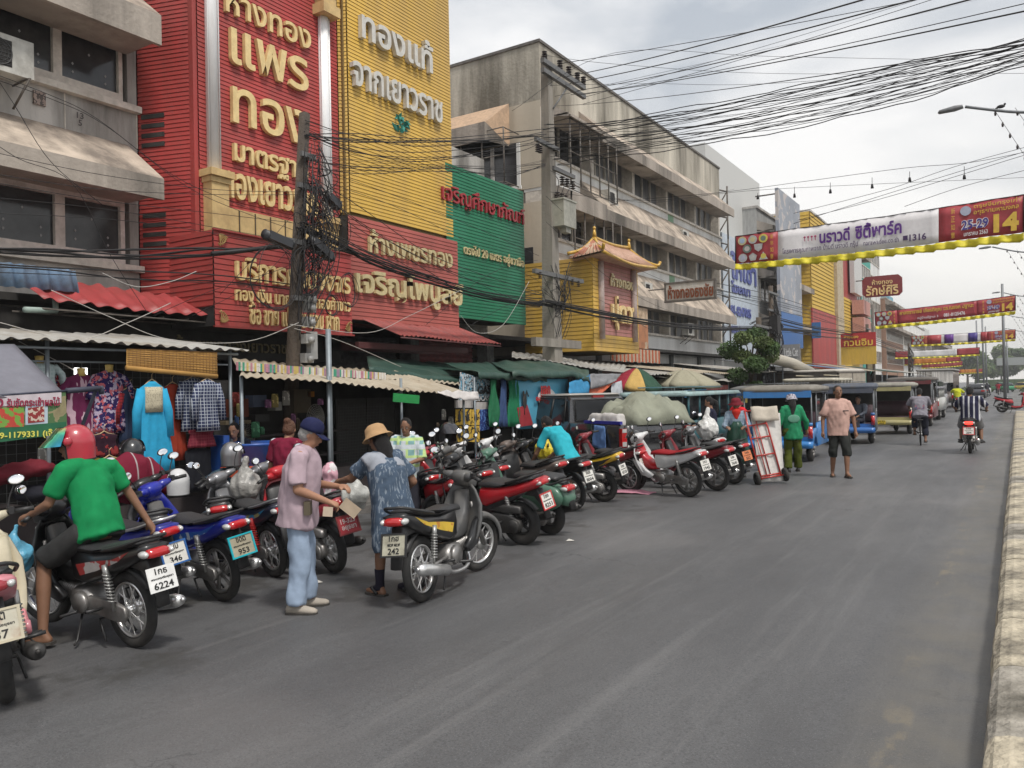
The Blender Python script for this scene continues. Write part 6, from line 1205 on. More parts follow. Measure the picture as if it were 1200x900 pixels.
far_stall('stall with a grey roof past the tree', 31.2, 36, -9.0, -12, 2.3, .4, tin, 6, 3); far_stall('long dark stall roof beyond the songthaew row', 36.5, 44, -8.8, -12, 2.5, .5, M('tin_dark', (.12, .13, .14), rough=.6, stain=(.2, .18, .15)), 8, 4)
far_stall('blue roofed stall in the distance', 45, 54, -8.6, -12, 2.6, .5, M('tin_blue', (.10, .16, .24), rough=.6), 6, 5); far_stall('cream roofed stall in the distance', 55, 66, -8.6, -12, 2.6, .6, tinc, 6, 6); far_stall('dark green roofed stall in the distance', 67, 80, -8.4, -12, 2.6, .6, tarp, 6, 7); far_stall('grey roofed stalls far down the pavement', 81, 104, -8.2, -12, 2.6, .6, tin, 8, 8)
for i, (u, v, w_, c_, lb) in enumerate([(802, 457, 26, (.05, .22, .42), 'blue printed sign cloth under the cream stall roof'), (828, 452, 26, (.36, .10, .09), 'pale red patterned cloth under the stall roof by the tree')]):
 X = -9.3; quadpx(q := MB(), X, [(u, v), (u, v + 9), (u + w_, v + 8), (u + w_, v - 1)]); tag(q.build('sign_cloth', M('signcloth_%d' % i, c_, rough=.7, var=.3, scale=6)), lb, 'sign')
sheet('tarpaulin', 'crumpled grey tarpaulin over the stall left of the tree', 'tarpaulin', drape(onX(770, 436, -11), onX(880, 432, -11), onX(862, 447, -9.1), onX(772, 441, -9.1), 16, 8, .05, .08, 8), M('tarpaulin_silver', (.36, .35, .32), rough=.5), group='tarpaulin roofs of the stalls')
q = MB(); a, b = onX(905, 420, -8.6), onX(950, 436, -8.6); q.tube([a, a.lerp(b, .5) + V((0, 0, .1)), b], .24, 14); tag(q.build('rolled_awning', cloth('awning_beige', (.42, .39, .33))), 'long rolled beige awning beyond the street tree', 'awning')
# red crates, chair etc behind the bikes
def plastic_chair(label, p, rz, c):
 t = thing('plastic_chair', label, 'chair', p, rz); m_ = M('chair_%s' % label[:6], c, rough=.4); MB().pillow([(-.2, .42), (.22, .42), (.22, .46), (-.2, .46)], .2, .01).build('seat', m_, t); MB().pillow([(-.19, .46), (-.24, .86), (-.21, .86), (-.15, .46)], .2, .01).build('backrest', m_, t)
 for x in (-.17, .19):
  for y in (-.17, .17): MB().tube([(x, y, .43), (x * 1.15, y * 1.15, 0)], .018, 6).build('leg', m_, t)
p = G(560, 600); plastic_chair('red plastic chair by the green scooter handlebars', (-8.2, 10.6, -.1), .4, (.45, .02, .03))
rd = random.Random(31); gc = [(.35, .05, .04), (.05, .12, .3), (.45, .36, .12), (.05, .2, .1), (.45, .44, .4), (.25, .1, .22), (.12, .09, .06), (.5, .22, .05), (.08, .3, .36)]
for lab, grp, Xr, Yr, zs, n in (('small packet hanging in the shade at the back of the food stall', 'packets at the back of the food stall', (-10.9, -10.6), (8.0, 10.6), (1.15, 1.9), 16), ('small bag hanging in the shade behind the clothes rack', 'bags behind the clothes rack', (-10.7, -10.3), (4.6, 7.6), (1.0, 2.1), 14), ('small packet hanging at the back of the goods stall', 'packets at the back of the goods stall', (-10.7, -9.8), (13.2, 17.0), (.6, 1.75), 26)):
 for i in range(n):
  c_ = rd.choice(gc); w_, h_ = rd.uniform(.06, .16), rd.uniform(.10, .26); q = MB(); q.pillow([(-.02, -h_), (.02, -h_), (.025, -h_ * .3), (.008, 0), (-.008, 0), (-.025, -h_ * .3)], w_ / 2, .008); tag(q.build('hanging_packet', M('goods_%s' % str(c_), c_, rough=.5, alt=tuple(min(1, x * 2.2 + .05) for x in c_), altscale=14, altpos=.56), loc=(rd.uniform(*Xr), rd.uniform(*Yr), rd.uniform(*zs))), lab, 'packet', grp)
for i, (u, v, r) in enumerate([(585, 460, .05), (612, 449, .04)]): pass
canopy_tarp('blue tarpaulin edge hanging over the goods stall beside the pole', [(676, 446), (706, 447)], -9.1, [(676, 438), (704, 440)], -9.8, M('tarpaulin_blue', (.03, .16, .34), rough=.5, bump=.4, bscale=4), 4, .25, 12)
# ================================================================= poles, cables, banners over the road, street lamps
cable = M('cable_black', (.014, .013, .014), rough=.6)
polec = M('pole_concrete', (.28, .255, .22), rough=.9, var=.15, scale=5, stain=(.12, .105, .09), sfac=.6, streak=True, bump=.3)
poleo = M('pole_old', (.095, .075, .058), rough=.95, var=.3, scale=6, stain=(.05, .04, .035), sfac=.7, streak=True, bump=.5)
steel = M('galv_steel', (.16, .16, .16), rough=.55, metal=.3, var=.2)
def insulator(q, p, s=1.0, m=0):
 p = V(p)
 for k in range(4): q.lathe([(.02 * s, 0), (.055 * s, .012 * s), (.055 * s, .02 * s), (.02 * s, .035 * s)], 10, m, T=Matrix.Translation(p + V((0, 0, .045 * s * k))))
# leaning old pole with its tangle
P1b, P1t = onX(343, 428, -11.0), onX(357, 134, -11.0); P1b = P1b + (P1b - P1t).normalized() * 2.2
t = thing('utility_pole', 'leaning dark old pole wrapped in tangled black cables in front of the red signs', 'utility pole', (0, 0, 0))
d = (P1t - P1b); q = MB(); q.tube([P1b, P1b + d * .5, P1t], [.13, .12, .10], 10); q.tube([P1t, P1t + V((0, 0, .03))], [.10, .06], 10); q.build('pole', poleo, t)
def on1(v): k = (v - 134) / (428 - 134); return onX(357, 134, -11.0).lerp(onX(343, 428, -11.0), k)
for v, ln in ((185, .35), (222, .4), (288, .9), (352, .4)): p = on1(v); MB().box((p.x + .14, p.y, p.z), (.07, ln, .09)).build('crossarm', steel, t)
rd = random.Random(5)
q = MB()
for i in range(90):                                     # loose loops and runs hanging along the pole
 a = on1(rd.uniform(165, 330)) + V((rd.uniform(.1, .3), rd.uniform(-.1, .25), 0)); b = on1(rd.uniform(200, 400)) + V((rd.uniform(.1, .25), rd.uniform(-.15, .3), 0)); m_ = a.lerp(b, .5) + V((rd.uniform(0, .3), rd.uniform(-.35, .6), rd.uniform(-.4, .3)))
 q.tube(smooth_pts([a, m_, b], 7), rd.choice([.005, .008, .012]), 4)
q.build('cable_tangle', cable, t)
q = MB()
for (u, v, r) in ((322, 345, .42), (372, 272, .30), (375, 238, .22), (391, 268, .3), (408, 340, .24), (358, 318, .32), (388, 378, .14), (364, 333, .16)):
 p = onX(u, v if v < 345 else v - 20, -10.7)
 for k in range(3): q.torus(r * (1 + .05 * k), .007, 26, 4, T=Matrix.Translation(p + V((.02 * k, 0, 0))) @ Matrix.Rotation(PI / 2 + rd.uniform(-.4, .4), 4, 'Z') @ Matrix.Diagonal((1, 1, 1.25, 1)))
q.build('cable_coil', cable, t)
for i, (u, v, sx, rx) in enumerate([(326, 281, .62, -.2), (390, 236, .36, -.45), (376, 292, .62, -.5)]):
 p = onX(u, v, -10.75); Tm = Matrix.Translation(p) @ Matrix.Rotation(rx, 4, 'X'); q = MB(); q.tube([V((0, -sx / 2, 0)), V((0, sx / 2, 0))], .085, 10, T=Tm); q.box((0, 0, .0), (.19, sx * .8, .14), T=Tm); q.build('splice_box', M('splice_black', (.035, .037, .042), rough=.5), t)
for i, v in enumerate((352, 362, 378, 398, 420)):
 p = on1(v) + V((.17, .17, 0)); MB().box(p, (.14, .2, .17)).tube([p + V((.06, 0, -.02)), p + V((.13, 0, -.02))], .06, 10).build('electric_meter', M('meter_grey', (.30, .30, .29), rough=.4, stain=(.1, .1, .1)), t)
p = on1(405) + V((.15, .30, 0)); MB().box(p, (.12, .16, .5)).build('meter_box', M('meter_grey', (0, 0, 0)), t)
# concrete pole with transformer
X2 = -11.4; P2 = onX(640, 66, X2); t = thing('utility_pole', 'tall grey concrete pole with crossarms, fuses and a transformer box', 'utility pole', (P2.x, P2.y, 0)); zt = P2.z
q = MB(); q.loft([[(-.11 - k, -.13 - k, z), (.11 + k, -.13 - k, z), (.11 + k, .13 + k, z), (-.11 - k, .13 + k, z)] for z, k in ((-.2, .13), (zt, 0))], smooth=False); q.build('pole', polec, t)
def z2(v): return onX(638, v, X2).z
q = MB()
for c_, d_ in (((.18, .75, z2(78)), (.12, 2.6, .13)), ((.18, .75, z2(78) - .28), (.12, 2.6, .13)), ((.17, -.35, z2(172)), (.1, 1.3, .11)), ((.17, .6, z2(196)), (.1, 1.3, .11)), ((.17, .2, z2(322)), (.11, 2.9, .12)), ((.17, 0, z2(402)), (.16, 2.7, .24))): MB().box(c_, d_).build('crossarm', steel if d_[2] < .2 else polec, t)
MB().tube([(.15, .1, z2(125)), (.18, 1.0, z2(88))], .025, 6).build('crossarm_strut', steel, t)
q = MB()
for y in (.5, 1.05, 1.6, 2.0): insulator(q, (.18, y, z2(78) + .08), 1.6)
insulator(q, (.05, -.18, z2(71)), 1.4)
for y in (-.9, -.75): insulator(q, (.17, y, z2(172) - .35), 1.3)
for y in (.45, .75, 1.1): insulator(q, (.2, y, z2(196) - .4), 1.5)
for y in (.05, .3, .55): insulator(q, (.25, y, z2(236) + .05), 1.5)
for y in (-1.0, .9, 1.3): insulator(q, (.22, y, z2(330)), 1.1)
q.build('insulator', M('insulator_dark', (.03, .02, .02), rough=.3), t)
q = MB(); zb = z2(250); q.box((.32, .25, zb), (.45, .75, .75)); q.box((.32, .25, zb + .4), (.5, .82, .05)); q.box((.32, .66, zb), (.30, .08, .5)); q.box((.36, .3, zb - .45), (.2, .3, .15)); q.build('transformer', M('transformer_grey', (.40, .39, .33), rough=.5, stain=(.2, .19, .16), sfac=.4), t)
q = MB()
for i, y in enumerate((.05, .3, .55)): q.tube(smooth_pts([(.25, y, zb + .65), (.3, y + .1 * i, zb + .95), (.2, y * 1.4, z2(205))]), .01, 5)
for i in range(22): a = V((.16, rd.uniform(-.9, 1.0), z2(rd.uniform(300, 350)))); b = V((.16, rd.uniform(-.3, .4), z2(rd.uniform(340, 410)))); q.tube(smooth_pts([a, a.lerp(b, .5) + V((.15, rd.uniform(-.4, .4), rd.uniform(-.3, .2))), b], 6), rd.choice([.008, .014]), 4)
for i in range(6): y = .12 * (1 if i % 2 else -1); q.tube([(.12, y, 0), (.12, y, z2(180 + 30 * i))], .012, 4)
q.build('cable_tangle', cable, t)
P2 = V((X2 + .15, P2.y, 0))
def wire(name, label, pts, r=.010, group=None, m=None, parent=None, seg=5, cat='cable'):
 q = MB(); q.tube(pts, r * .62, seg); o = q.build(name, m or cable, parent)
 if not parent: tag(o, label, cat, group)
 return o
# high lines crossing the street from the concrete pole
rd = random.Random(11)
def cross(z0, y0, u, v, X, sag, r, label, ext=2.2, back=True):
 a = V((P2.x, P2.y + y0, z0)); p = onX(u, v, X); b = a + (p - a) * ext; wire('overhead_cable', label, arc(a, b, sag, 24), r, 'cables crossing the street from the concrete pole')
ups = [(68, .5, 1030, -2, .016), (78, .9, 900, 12, .018), (84, 1.1, 940, 18, .020), (86, 1.6, 900, 40, .014), (90, 2.0, 1060, -4, .012), (92, 1.6, 980, 40, .014), (96, 1.2, 900, 55, .013), (98, 2.0, 1010, 14, .012), (110, .2, 1130, 0, .010), (120, .3, 900, 78, .010)]
for i, (v0, y0, u, v, r) in enumerate(ups): cross(z2(v0), y0, u, v, -3.0, .25, r, ORD[i] + ' from the top of the thin black cables rising from the concrete pole')
# thick bundle crossing to the right edge
q = MB(); A0 = V((P2.x, P2.y, z2(185)))
bund = thing('cable_bundle', 'thick bundle of black cables crossing the street to the right edge', 'cables', (0, 0, 0))
for i in range(30):
 f = i / 29; Yw = 20 + rd.uniform(-.4, .4); j = rd.uniform(-3, 3); a = V((P2.x, P2.y + rd.uniform(-.6, .9), z2(148 + 42 * f))); ctl = [a, onY(760, 134 + 44 * f + j, Yw), onY(900, 108 + 48 * f + j, Yw), onY(1050, 76 + 46 * f + j * .7, Yw), onY(1200, 46 + 30 * f + j * .4, Yw), onY(1330, 12 + 16 * f, Yw), onY(1480, -50 + 6 * f, Yw)]
 pts = smooth_pts(ctl, 7); pts = [p + V((0, 0, .025 * math.sin(k * .9 + i) + .015 * math.sin(k * 2.1 + i * 2))) for k, p in enumerate(pts)]
 wire('cable', None, pts, rd.choice([.009, .012, .016, .020]), parent=bund)
# bundle along the street: leaning pole -> concrete pole -> farther poles, and from off the left edge
def spine(label, pix, X, n, r, spread, group='cable runs along the shop fronts', wob=.05):
 t = thing('cable_bundle', label, 'cables', (0, 0, 0), 0, group); pts = [onX(u, v, x) for (u, v), x in zip(pix, X)]
 for i in range(n):
  o = V((rd.uniform(-.1, .1), 0, rd.uniform(-spread, spread))); P = smooth_pts([p + o + V((0, 0, rd.uniform(-wob, wob))) for p in pts], 6); wire('cable', None, P, rd.choice([r, r * .7, r * 1.3]), parent=t)
spine('thick black cable run from the left edge to the leaning pole', [(-40, 291), (60, 297), (150, 298), (240, 296), (300, 292), (350, 284)], [-11.3] * 6, 5, .022, .035)
wire('splice_tube', 'long black splice tube on the cable left of the leaning pole', [onX(248, 297, -11.2), onX(345, 288, -11.2)], .055, seg=8)
spine('second cable run from the left edge to the leaning pole, lower', [(-40, 312), (60, 318), (160, 322), (260, 328), (345, 335)], [-11.3] * 5, 3, .014, .03)
spine('heavy cable bundle from the leaning pole to the concrete pole', [(352, 262), (400, 285), (440, 304), (500, 325), (570, 345), (636, 355)], [-10.8, -10.8, -10.9, -11, -11.1, -11.2], 12, .022, .07)
spine('heavy cable bundle from the concrete pole along the stalls', [(636, 355), (700, 368), (760, 378), (830, 385), (900, 386), (960, 390)], [-11.2, -11.1, -11, -11, -10.9, -10.9], 10, .03, .08)
spine('thin cables from the leaning pole up to the concrete pole', [(357, 150), (420, 170), (500, 180), (600, 170), (637, 160)], [-10.9] * 5, 7, .010, .16, wob=.1)
spine('loose cables at mid height between the two poles', [(357, 190), (430, 196), (520, 196), (590, 200), (637, 190)], [-10.9] * 5, 9, .010, .14, wob=.12)
spine('cables falling from the leaning pole to the lower bundle', [(360, 220), (420, 262), (500, 310), (560, 335), (636, 350)], [-10.9] * 5, 5, .010, .25, wob=.12)
spine('bundle of thin cables high over the yellow board', [(357, 160), (420, 163), (500, 165), (570, 163), (637, 155)], [-10.9] * 5, 5, .012, .05, wob=.06)
for i, pts in enumerate(sorted([[(-30, 78), (60, 112), (115, 140), (220, 215), (345, 262)], [(-30, 85), (60, 116), (125, 148), (230, 225), (345, 270)], [(-30, 150), (20, 185), (85, 215), (130, 300), (175, 370)], [(-30, 52), (15, 120), (60, 190), (120, 240)], [(0, 205), (120, 222), (250, 228), (350, 228)], [(0, 215), (120, 235), (250, 250), (350, 262)], [(0, 232), (130, 246), (260, 268), (350, 285)], [(0, 250), (140, 258), (260, 275), (350, 292)], [(0, 180), (120, 205), (250, 222), (350, 225)], [(180, 370), (250, 340), (330, 315), (350, 300)], [(225, 370), (300, 330), (350, 280)], [(345, 250), (300, 300), (258, 345)]], key=lambda p: p[0][1])):
 wire('service_wire', ORD[i] + ' of the thin wires at the left, counted down their left ends', smooth_pts([onX(u, v, -11.6 - .05 * (i % 4)) for u, v in pts], 6), .008, 'thin service wires at the left')
for i, pts in enumerate(sorted([[(400, 245), (470, 290), (545, 325), (600, 350)], [(385, 215), (470, 245), (560, 290), (632, 330)], [(380, 200), (470, 232), (560, 268), (632, 300)], [(545, 385), (580, 365), (610, 350), (640, 338)], [(500, 380), (560, 330), (600, 310), (630, 305)], [(640, 330), (700, 350), (760, 385), (800, 400)], [(645, 200), (720, 232), (780, 236), (860, 222)], [(645, 225), (760, 235), (900, 222), (1200, 208)], [(640, 230), (720, 300), (780, 330)], [(640, 260), (720, 330), (800, 370), (900, 395)], [(600, 130), (720, 62), (900, 66), (1200, 72)], [(640, 65), (720, 75), (900, 86), (1200, 86)], [(645, 100), (760, 98), (900, 98), (1200, 76)]], key=lambda p: p[0][1])):
 X = -10.9 if i < 10 else -10.9
 if pts[-1][0] == 1200: P = [onX(*pts[0], -10.9), onX(*pts[1], -9), onX(*pts[2], -6), onY(*pts[3], 26)]
 else: P = [onX(u, v, X) for u, v in pts]
 wire('service_wire', ORD[i] + ' of the thin cables around the concrete pole, counted down their left ends', smooth_pts(P, 8), .009, 'thin wires around the concrete pole')
for i, pts in enumerate(sorted([[(0, 378), (90, 398), (150, 378), (200, 355)], [(60, 340), (130, 372), (200, 398), (290, 400), (350, 378)], [(120, 320), (160, 336), (200, 330), (230, 318)], [(340, 380), (430, 390), (480, 370), (540, 340)], [(345, 385), (400, 400), (470, 430)], [(22, 400), (80, 430), (120, 452)], [(540, 370), (560, 390), (590, 380), (620, 330)]], key=lambda p: p[0][1])):
 wire('loose_wire', ORD[i] + ' of the slack pale wires over the stalls, counted down their left ends', smooth_pts([onX(u, v, -10.2) for u, v in pts], 7), .009, 'slack pale wires', M('wire_pale', (.42, .40, .37), rough=.6))
# farther poles on the left pavement
for i, (u, vt, X, lb) in enumerate([(903, 335, -10.6, 'dark pole with cable tangle beside the picture billboard'), (889, 372, -9.5, 'thin pole behind the street tree'), (1016, 380, -10.0, 'distant dark pole beside the red gold shop board'), (1065, 402, -9.6, 'farthest thin dark pole on the left pavement')]):
 p = onX(u, vt, X); t = thing('utility_pole', lb, 'utility pole', (p.x, p.y, 0)); MB().tube([(0, 0, -.1), (0, 0, p.z)], [.16, .12], 8).build('pole', poleo, t)
 for k in range(3): MB().box((.12, 0, p.z - .4 - k * .9), (.1, 2.0, .1)).build('crossarm', steel, t)
 q = MB()
 for k in range(20): a = V((.1, rd.uniform(-.6, .6), p.z - rd.uniform(.3, 3))); b = V((.1, rd.uniform(-.6, .6), p.z - rd.uniform(1, 4.5))); q.tube(smooth_pts([a, a.lerp(b, .5) + V((.3, rd.uniform(-.7, .7), -.2)), b], 4), .025, 4)
 q.build('cable_tangle', cable, t)
 if i in (0, 2): MB().box((.25, -.3, 3.2 if i else 4.8), (.4, .6, .9)).build('control_box', M('box_tan', (.4, .34, .22), rough=.6) if i else cable, t)
spine('cables from the tree to the distant poles', [(880, 384), (903, 378), (950, 388), (1016, 398), (1065, 415)], [-10.9, -10.6, -10.3, -10.0, -9.6], 8, .03, .25)
spine('higher thin cables running to the distant poles', [(840, 340), (903, 352), (960, 370), (1016, 388)], [-11, -10.6, -10.3, -10.0], 6, .018, .4, wob=.2)
# ---- banners
redb = M('banner_red', (.70, .020, .022), rough=.55, var=.05, bump=.15, bscale=3); whb = M('banner_white', (.72, .70, .71), rough=.6, var=.05, bump=.15, bscale=3); yfr = M('banner_yellow_fringe', (.70, .60, .03), rough=.6, var=.12, bump=.2)
yel = M('banner_gold', (.62, .40, .05), rough=.5); nav = M('banner_navy', (.05, .03, .22), rough=.5)
badge = [M('badge_%d' % i, c, rough=.5) for i, c in enumerate([(.52, .46, .26), (.42, .42, .42), (.6, .5, .1), (.15, .2, .17), (.40, .42, .52), (.35, .45, .62), (.55, .5, .48), (.45, .45, .42)])]
def banner(label, Y, TL, BL_, TR, BR, mid, detail=2, white=True):
 a, b, c, d = onY(*TL, Y), onY(*BL_, Y), onY(*TR, Y), onY(*BR, Y); t = thing('street_banner', label, 'banner', (0, 0, 0), 0, 'red and white event banners strung across the road')
 n = 40
 def P(s, k, dy=0): q_ = a.lerp(c, s).lerp(b.lerp(d, s), k); return q_ + V((0, dy + .05 * math.sin(s * 21) * (k - .2) + .03 * math.sin(s * 47), -.05 * math.sin(PI * s)))
 for nm, s0, s1, m in (('left_panel', 0, .17, redb), ('middle_panel', .17, .74, mid), ('right_panel', .74, 1, redb)):
  k = max(4, int(n * (s1 - s0))); g = [[P(s0 + (s1 - s0) * j / k, i / 4) for j in range(k + 1)] for i in range(5)]; sheet(nm, None, None, g, m, parent=t, thick=.008)
 g = [[P(j / 90, 1.0 + [0, .075, .15, .22][i]) + V((0, .03 * (1 if (j // 3) % 2 else -1) * i, -.012 * (j % 3))) for j in range(91)] for i in range(4)]; sheet('fringe', None, None, g, yfr, parent=t, thick=.006)
 q = MB()
 for k in (.0,): q.tube([P(j / 30, k) for j in range(31)], .015, 5)
 q.tube([a, b], .02, 5); q.tube([c, d], .02, 5); q.build('rope', cable, t)
 def tx(s, m, s0, s1, k0, k1, bold=.02, dy=-.06):
  o = P(s0, k1, dy); e = P(s1, k1, dy); u_ = P(s0, k0, dy); lettering(s, m, t, o, e - o, (u_ - o), (e - o).length, (u_ - o).length, .004, bold)
 sc = (c - a).length
 if detail >= 1:
  for i, (s, k) in enumerate([(.028, .2), (.072, .2), (.115, .2), (.048, .5), (.095, .5), (.03, .82), (.072, .82), (.115, .82)]):
   q = MB(); p = P(s, k, -.05); r = sc * .0175; 
   if i in (4,): q.prism([(p.x - r, p.z + r * .8), (p.x - r * .8, p.z - r * .4), (p.x, p.z - r), (p.x + r * .8, p.z - r * .4), (p.x + r, p.z + r * .8)], .012, 'y', p.y)
   elif i == 6: q.prism([(p.x + r * math.cos(PI / 2 + 2 * PI * j / 5), p.z + r * math.sin(PI / 2 + 2 * PI * j / 5)) for j in range(5)], .012, 'y', p.y)
   elif i == 7: q.prism([(p.x - r, p.z - r * .8), (p.x + r, p.z - r * .8), (p.x, p.z + r)], .012, 'y', p.y)
   else: q.prism([(p.x + r * math.cos(2 * PI * j / 20), p.z + r * math.sin(2 * PI * j / 20)) for j in range(20)], .012, 'y', p.y)
   q.prism([(p.x + r * .6 * math.cos(2 * PI * j / 14), p.z + r * .6 * math.sin(2 * PI * j / 14)) for j in range(14)], .012, 'y', p.y - .004, 1); q.build('badge', [badge[i] if i in (0, 2, 3, 7) else badge[1], badge[(i * 3 + 5) % 8]], t)
  for s0 in (.142, .78):
   for j, ch in enumerate('新年如意' if s0 < .5 else '新正如意'): tx(ch, yel, s0, s0 + .012, .08 + j * .23, .25 + j * .23, .0)
  tx('14', yel, .91, .985, .42, .93, .05); tx('25-29', whb, .812, .896, .46, .76, .09); tx('25-29', M('banner_navy', (0, 0, 0)), .8135, .8945, .475, .745, .02, -.075); tx('มกราคม 2563', whb, .82, .893, .80, .92, .01); tx('ตรุษจีนกรุงเก่า', yel, .85, .99, .04, .2, .01); tx('อยุธยามหามงคล', yel, .85, .985, .24, .38, .01)
  q = MB(); p = P(.825, .2, -.05); q.prism([(p.x + sc * .017 * math.cos(2 * PI * j / 20), p.z + sc * .017 * math.sin(2 * PI * j / 20)) for j in range(20)], .012, 'y', p.y); q.build('emblem', badge[4], t)
 return t, P, tx
t, P, tx = banner('nearest banner over the road with white centre and purple Thai lettering', 25, (862, 277), (862, 309), (1200, 228), (1200, 272), whb)
pur = M('purple_ink', (.10, .02, .22), rough=.5); dk = M('ink_dark_purple', (.06, .03, .10), rough=.5)
tx('นราวดี', pur, .33, .44, .16, .60, .03); tx('ซิตี้พาร์ค', pur, .46, .62, .12, .60, .03); tx('โครงการคุณภาพจาก บ้านดี นราวดี กรุ๊ป', dk, .19, .47, .64, .88, .005); tx('narawadee.co.th', dk, .49, .61, .68, .84, .0); tx('1316', dk, .645, .70, .66, .86, .03)
q = MB(); p = P(.632, .75, -.06); q.box(p, (.12, .01, .13)); q.build('phone_icon', dk, t)
q = MB()
for j in range(4): p = P(.275 + j * .013, .38, -.06); q.ball(p + V((0, 0, .04)), (.035, .006, .03), 8, 6); q.box(p + V((0, 0, -.03)), (.02, .01, .10))
q.build('logo', M('logo_pink', (.35, .04, .12)), t)
t, P, tx = banner('second banner over the road, all red with yellow Thai names and a phone number', 52, (1025, 366), (1026, 382), (1190, 346), (1190, 364), redb)
tx('ศาสตราจารย์ เกียรติคุณ ดร.ณรงค์ มีฐานะ', yel, .19, .72, .10, .48, .02); tx('หมู่บ้านมีฐานะ 3', whb, .32, .47, .62, .86, .01); tx('081-0125476', whb, .51, .66, .6, .84, .02)
t, P, tx = banner('third banner over the road with a white centre and two purple squares', 78, (1068, 394), (1068, 404), (1190, 386), (1190, 397), whb)
for s0, s1, m in ((.17, .30, redb), (.33, .42, pur), (.56, .65, nav), (.68, .74, redb)): sheet('colour_block', None, None, [[P(s0 + (s1 - s0) * j / 3, i, -.05) for j in range(4)] for i in (0, 1)], m, parent=t, thick=.004)
orab = M('banner_orange', (.62, .22, .03), rough=.6)
for i, (Y, a, b, c, d, m, lb) in enumerate([(104, (1049, 412), (1049, 419), (1148, 407), (1148, 415), whb, 'fourth banner over the road, white centred'), (128, (1060, 421), (1060, 427), (1126, 418), (1126, 423), orab, 'fifth banner over the road, orange'), (150, (1080, 426), (1080, 431), (1128, 423), (1128, 428), redb, 'sixth banner over the road, small and red'), (178, (1120, 433), (1120, 437), (1152, 432), (1152, 436), orab, 'farthest small orange banner over the road')]): banner(lb, Y, a, b, c, d, m, 0)
# lines carrying the nearest banner, with lamp holders
for i, (pts, X) in enumerate(sorted([([(720, 236), (840, 226), (940, 213), (1060, 197), (1140, 190), (1230, 172)], 26), ([(930, 250), (1040, 222), (1120, 195), (1230, 165)], 26), ([(930, 262), (1050, 224), (1200, 178), (1240, 168)], 25.5), ([(935, 258), (1050, 228), (1200, 182), (1240, 172)], 25.3), ([(1060, 242), (1130, 218), (1240, 190)], 25)], key=lambda p: p[0][0][1])):
 wire('banner_line', ORD[i] + ' of the thin lines above the nearest banner, counted down their left ends', smooth_pts([onY(u, v, X) for u, v in pts], 6), .012, 'lines above the nearest banner')
for i, (u, v, L_) in enumerate([(888, 226, 3), (931, 219, 8), (973, 214, 8), (1022, 208, 8), (1066, 201, 7), (1130, 195, 10)]):
 p, p2 = onY(u, v, 26), onY(u, v + L_, 26); q = MB(); q.tube([p, p2], .008, 4); q.tube([p2, p2 + V((0, 0, -.12))], [.03, .045], 8)
 tag(q.build('bulb_holder', cable), ['small dark lamp holder %s' % x for x in ('nearest the pale office block', 'over the left end of the nearest banner', 'left of the banner lettering', 'above the middle of the nearest banner', 'above the right part of the nearest banner', 'near the street lamp arm')][i], 'lamp holder', 'lamp holders on the line')
# ---- street lamps in the median
def street_lamp(label, Y, up, two=False):
 X = .95; t = thing('street_lamp', label, 'street lamp', (X, Y, 0), 0, 'street lamps along the median'); q = MB(); q.tube([(0, 0, 0), (0, 0, 5), (0, 0, up - .6)], [.10, .08, .06], 10)
 q.tube(smooth_pts([(0, 0, up - .8), (-.15, 0, up - .55), (-1.0, 0, up - .32), (-2.0, 0, up + .02)]), .04, 8); q.build('pole', M('lamp_pole_grey', (.20, .21, .22), rough=.5, metal=.4), t)
 q = MB(); q.pillow([(-2.75, -.03), (-2.7, .05), (-2.2, .12), (-1.95, .10), (-1.92, .0), (-2.2, -.06), (-2.7, -.06)], .13, .03); q2 = q.build('lamp_head', M('lamp_head_grey', (.17, .175, .18), rough=.5), t); q2.location = (-.6, 0, up); q2.scale = (.75, .75, .75)
 q = MB(); lam = M('string_lamp', (.05, .04, .04), rough=.4)
 for x0, dy in ((-1.35, 0), (-.85, .3), (-.45, .6)):
  top = V((x0, 0, up - .25 + .1 * (x0 < -1))); bot = V((x0 + 1.6, .2, up - 3.4)); q.tube([top, bot], .006, 4)
  for k in range(10): p = top.lerp(bot, (k + .3) / 10); q.tube([p, p + V((0, 0, -.06)), p + V((0, 0, -.12))], [.02, .035, .025], 6)
 q.build('string_lights', lam, t); return t
street_lamp('nearest street lamp arm reaching in at the top right with light strings', 25, 9.2); street_lamp('second street lamp down the median with strings of bulbs', 52, 9.2); street_lamp('third street lamp down the median', 79, 9.2); street_lamp('fourth street lamp down the median', 106, 9.2); street_lamp('distant street lamp near the far end of the median', 135, 9.2)
for i, (x, y, z) in enumerate([(-.9, 75, 9.5), (-1.2, 130, 8), (-3.5, 112, 10), (-4.6, 125, 10), (-4.0, 140, 10)]):
 tag(MB().tube([(x if x > -2 else x, y, 0), (x, y, z)], [.12, .09], 8).build('street_pole', M('lamp_pole_grey', (0, 0, 0))), ['tall grey pole crossing the third banner', 'distant grey pole near the road end', 'left of the three thin far poles', 'middle of the three thin far poles', 'right of the three thin far poles'][i], 'pole')
q = MB(); b_ = onY(1173, 127, 25); q.ball(b_ + V((0, 0, .05)), (.10, .05, .05), 10, 6); q.ball(b_ + V((.09, 0, .1)), (.03, .03, .03), 8, 6); q.tube([b_ + V((-.08, 0, .03)), b_ + V((-.2, 0, -.02))], [.03, .01], 6); tag(q.build('bird', cable), 'small dark bird perched on the nearest street lamp arm', 'bird')
tag(MB().box((-.6, 30, 0), (.01, .01, .01)).build('x', cable), kind='stuff') if False else None
